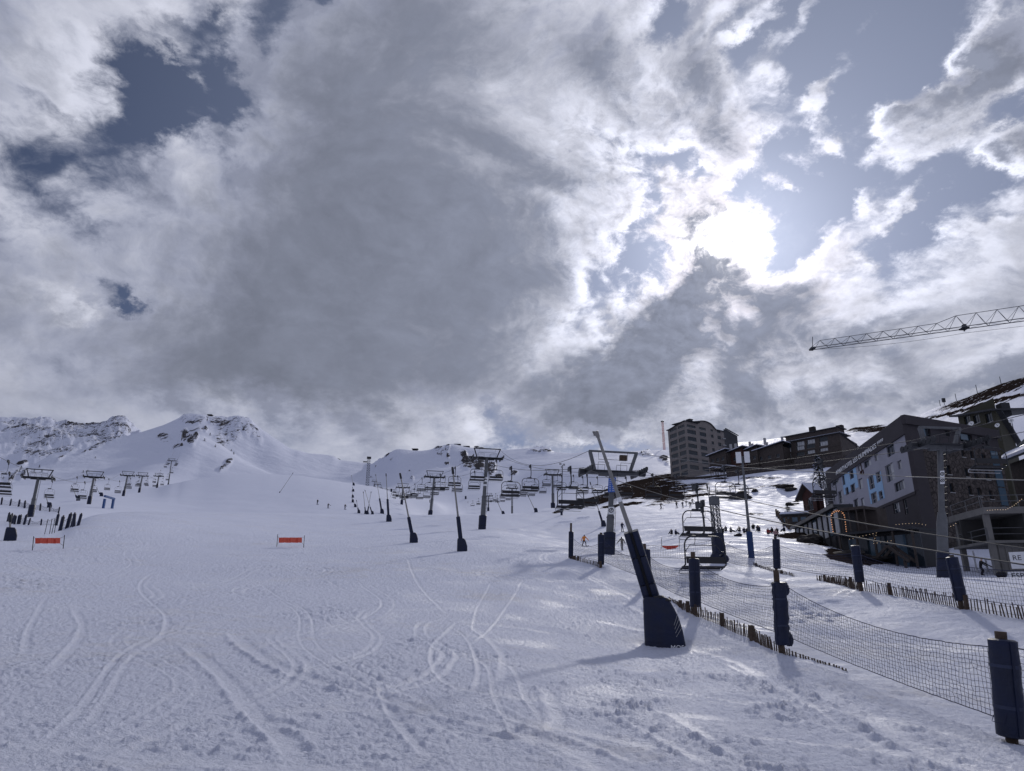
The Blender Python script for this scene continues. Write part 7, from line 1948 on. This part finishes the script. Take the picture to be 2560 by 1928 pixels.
# buildings on the skyline
p = hit(840, 1141, 1400); t = thing('panorama_restaurant', 'round glazed restaurant on a stem, perched on the ridge above the saddle', 'building', p + Vector((0, 0, -2)))
b = MB(); b.loft([[Vector((math.cos(2 * PI * i / 20) * rr_, math.sin(2 * PI * i / 20) * rr_, z)) for i in range(20)] for rr_, z in ((3, -4), (3, 3), (8, 5), (8.6, 8.5))]); b.build('body', 'roof_green', t, True)
b = MB(); b.cyl((0, 0, 8.5), (0, 0, 9.4), 9.2, 8.4, 20); b.build('roof', 'slate', t, True); b = MB(); b.cyl((-2, 0, 9.4), (-2, 0, 15), .25, n=5); b.build('rod', 'dark_steel', t); b = MB(); b.box((-16, 0, 2.0), (14, 6, 5)); b.build('annexe', 'stone_dark', t)
p = hit(524, 1050, 1440); t = thing('summit_house', 'small dark station building on the summit', 'building', p); b = MB(); b.box((0, 0, 4), (7, 7, 10)); b.build('wall', 'stone_dark', t); b = MB(); b.box((0, 0, 9.4), (9, 9, .8)); b.build('roof', 'slate', t); b = MB(); b.box((-12, 0, .6), (10, 5, 3)); b.build('annexe', 'stone_dark', t)
for i, (x, y, r, lab) in enumerate(((1038, 1121, 980, 'small station hut on the right-hand ridge'), (1144, 1106, 890, 'low dark hut at the top of the right-hand ridge'), (1166, 1111, 880, 'small hut left of the lift head on the ridge'))):
    p = hit(x, y, r); t = thing('ridge_hut', lab, 'hut', p); b = MB(); b.box((0, 0, 2.2), (7, 5, 5)); b.build('wall', 'stone_dark', t); b = MB(); b.box((0, 0, 4.9), (9, 7, .6)); b.build('roof', 'slate', t)
for i, x in enumerate((1192, 1204)):
    p = hit(x, 1115, 865); t = thing('ridge_lift_head', ('left', 'right')[i] + ' of the two small lift heads on the right-hand ridge', 'lift tower', p); b = MB(); b.cyl((0, 0, -1), (0, 0, 6), .5, n=6); b.build('pole', 'dark_steel', t); b = MB(); b.cyl((0, 0, 6), (0, 0, 6.8), 3.6, 3.0, 10); b.box((0, 0, 4.6), (6, 1, .6)); b.build('bullwheel', 'dark_steel', t)
for i, (x, y, r) in enumerate(((2362, 1013, 660), (2392, 1003, 655), (2444, 982, 635), (2504, 962, 610), (2352, 1018, 668))):
    p = hit(x, y + 3, r); b = MB(); hh = 7 if i else 4.6; b.cyl(p - Vector((0, 0, 1)), p + Vector((0, 0, hh)), .22, n=5)
    if i == 0: b.box(p + Vector((0, 0, 5)), (2.2, 1.5, 3.2))
    tag(b.build('ridge_pole', 'dark_steel'), ('', 'second', 'third', 'last', 'first')[i] + ' slender pole from the left on the hill skyline behind the hotel' if i else 'short pole with a box on the hill skyline behind the hotel', 'pole', 'poles on the hill skyline')

# ------------------------------------------------------------------ conifers and dark scrub
mat('needles', (.022, .030, .026), .9, 0, .4, .9)
mat('bark', (.05, .04, .035), .9, 0, .3, 3.0)
def conifer(label, x, y, r, h, w, seed, snowy=False, group='dwarf pines on the left slope', n=None, loc=None):
    p = loc or hit(x, y, r); rnd = random.Random(seed); t = thing('pine_tree', label, 'tree', p, rnd.uniform(0, 6), group)
    b = MB(); b.tube([(0, 0, -.4), (0, 0, h * .6), (0, 0, h * .97)], [h * .035, h * .022, h * .006], 6); b.build('trunk', 'bark', t, True)
    V, Fc, mi = [], [], []
    n = n or 420
    for i in range(n):
        f = rnd.random() ** 1.25; z = h * (.06 + .92 * f); lob = .72 + .28 * math.sin(f * 22 + seed); rad = w * (1 - f) ** .8 * lob * (rnd.random() ** .45); a = rnd.uniform(0, 2 * PI)
        c = Vector((math.cos(a) * rad, math.sin(a) * rad, z - rad * .25)); s = h * rnd.uniform(.025, .06) * (2.0 if n <= 200 else 1.0)
        u = Vector((math.cos(a), math.sin(a), -.45 + rnd.uniform(-.3, .3))).normalized(); v = Vector((-math.sin(a), math.cos(a), rnd.uniform(-.4, .4))).normalized()
        o = len(V); V += [c - u * s * .6 - v * s * .45, c - u * s * .2 + v * s * .5, c + u * s * 1.25, c - u * s * .3 - v * s * .1 + Vector((0, 0, s * .35))]
        Fc += [(o, o + 1, o + 2), (o, o + 3, o + 2)]; k = 1 if (snowy and rnd.random() < .30) else 0; mi += [k, k]
    me = bpy.data.meshes.new('crown'); me.from_pydata([tuple(q) for q in V], [], Fc); me.materials.append(MAT['needles']); me.materials.append(MAT['snow']); me.polygons.foreach_set('material_index', mi)
    o = bpy.data.objects.new('crown', me); C.objects.link(o); o.parent = t
    return t
for i, (x, y, r, h, w, lab) in enumerate(((52, 1174, 760, 4.8, 2.4, 'larger dark pine on the left slope above the first lift tower'), (48, 1179, 740, 2.6, 1.8, 'small pine just below the larger one on the left slope'), (60, 1187, 700, 5.0, 3.6, 'clump of dark pine on the rib left of the first lift tower'), (70, 1186, 700, 2.6, 2.0, 'pine at the right end of the rib left of the first tower'),
        (98, 1169, 740, 3.6, 1.6, 'pointed pine alone above the top of the first lift tower'), (85, 1181, 700, 3.2, 2.6, 'round pine behind the left end of the first tower frame'), (104, 1181, 700, 3.4, 2.4, 'round pine behind the middle of the first tower frame'), (130, 1191, 660, 2.2, 2.6, 'low pine right of the first tower frame'), (8, 1198, 640, 3.0, 1.8, 'pine at the left edge of the picture'),
        (31, 1200, 640, 2.2, 2.6, 'low spreading pine near the left edge'), (207.6, 1182, 700, 3.0, 2.2, 'left of the two pines above the second lift tower'), (219, 1180, 700, 2.6, 1.9, 'right of the two pines above the second lift tower'), (22, 1207, 600, 1.8, 1.8, 'smallest pine low at the left edge'),
        (525, 1089, 800, 4.4, 2.0, 'pine on the lit edge of the spur'), (511, 1103, 800, 2.8, 1.8, 'pine under the top of the spur'), (578, 1128, 790, 3.0, 1.8, 'pine half way down the lit edge of the spur'), (584, 1137, 785, 3.0, 1.6, 'lowest pine on the lit edge of the spur'), (538, 1118, 795, 2.6, 1.8, 'pine on the flank of the spur'), (238, 1146, 900, 2.6, 2.0, 'single pine high on the broad snow face'))):
    conifer(lab, x, y, r, h, w, i, n=150)
conifer('tall snow laden spruce between the timber gable and the hotel', 2053, 1222, 138, 6.5, 2.4, 50, True, 'spruces by the hotel', 700, loc=at(2053, 1222, 138))
conifer('small snow laden spruce beside the wooden railing', 1973, 1306, 108, 3.2, 1.7, 51, True, 'spruces by the hotel', 500)
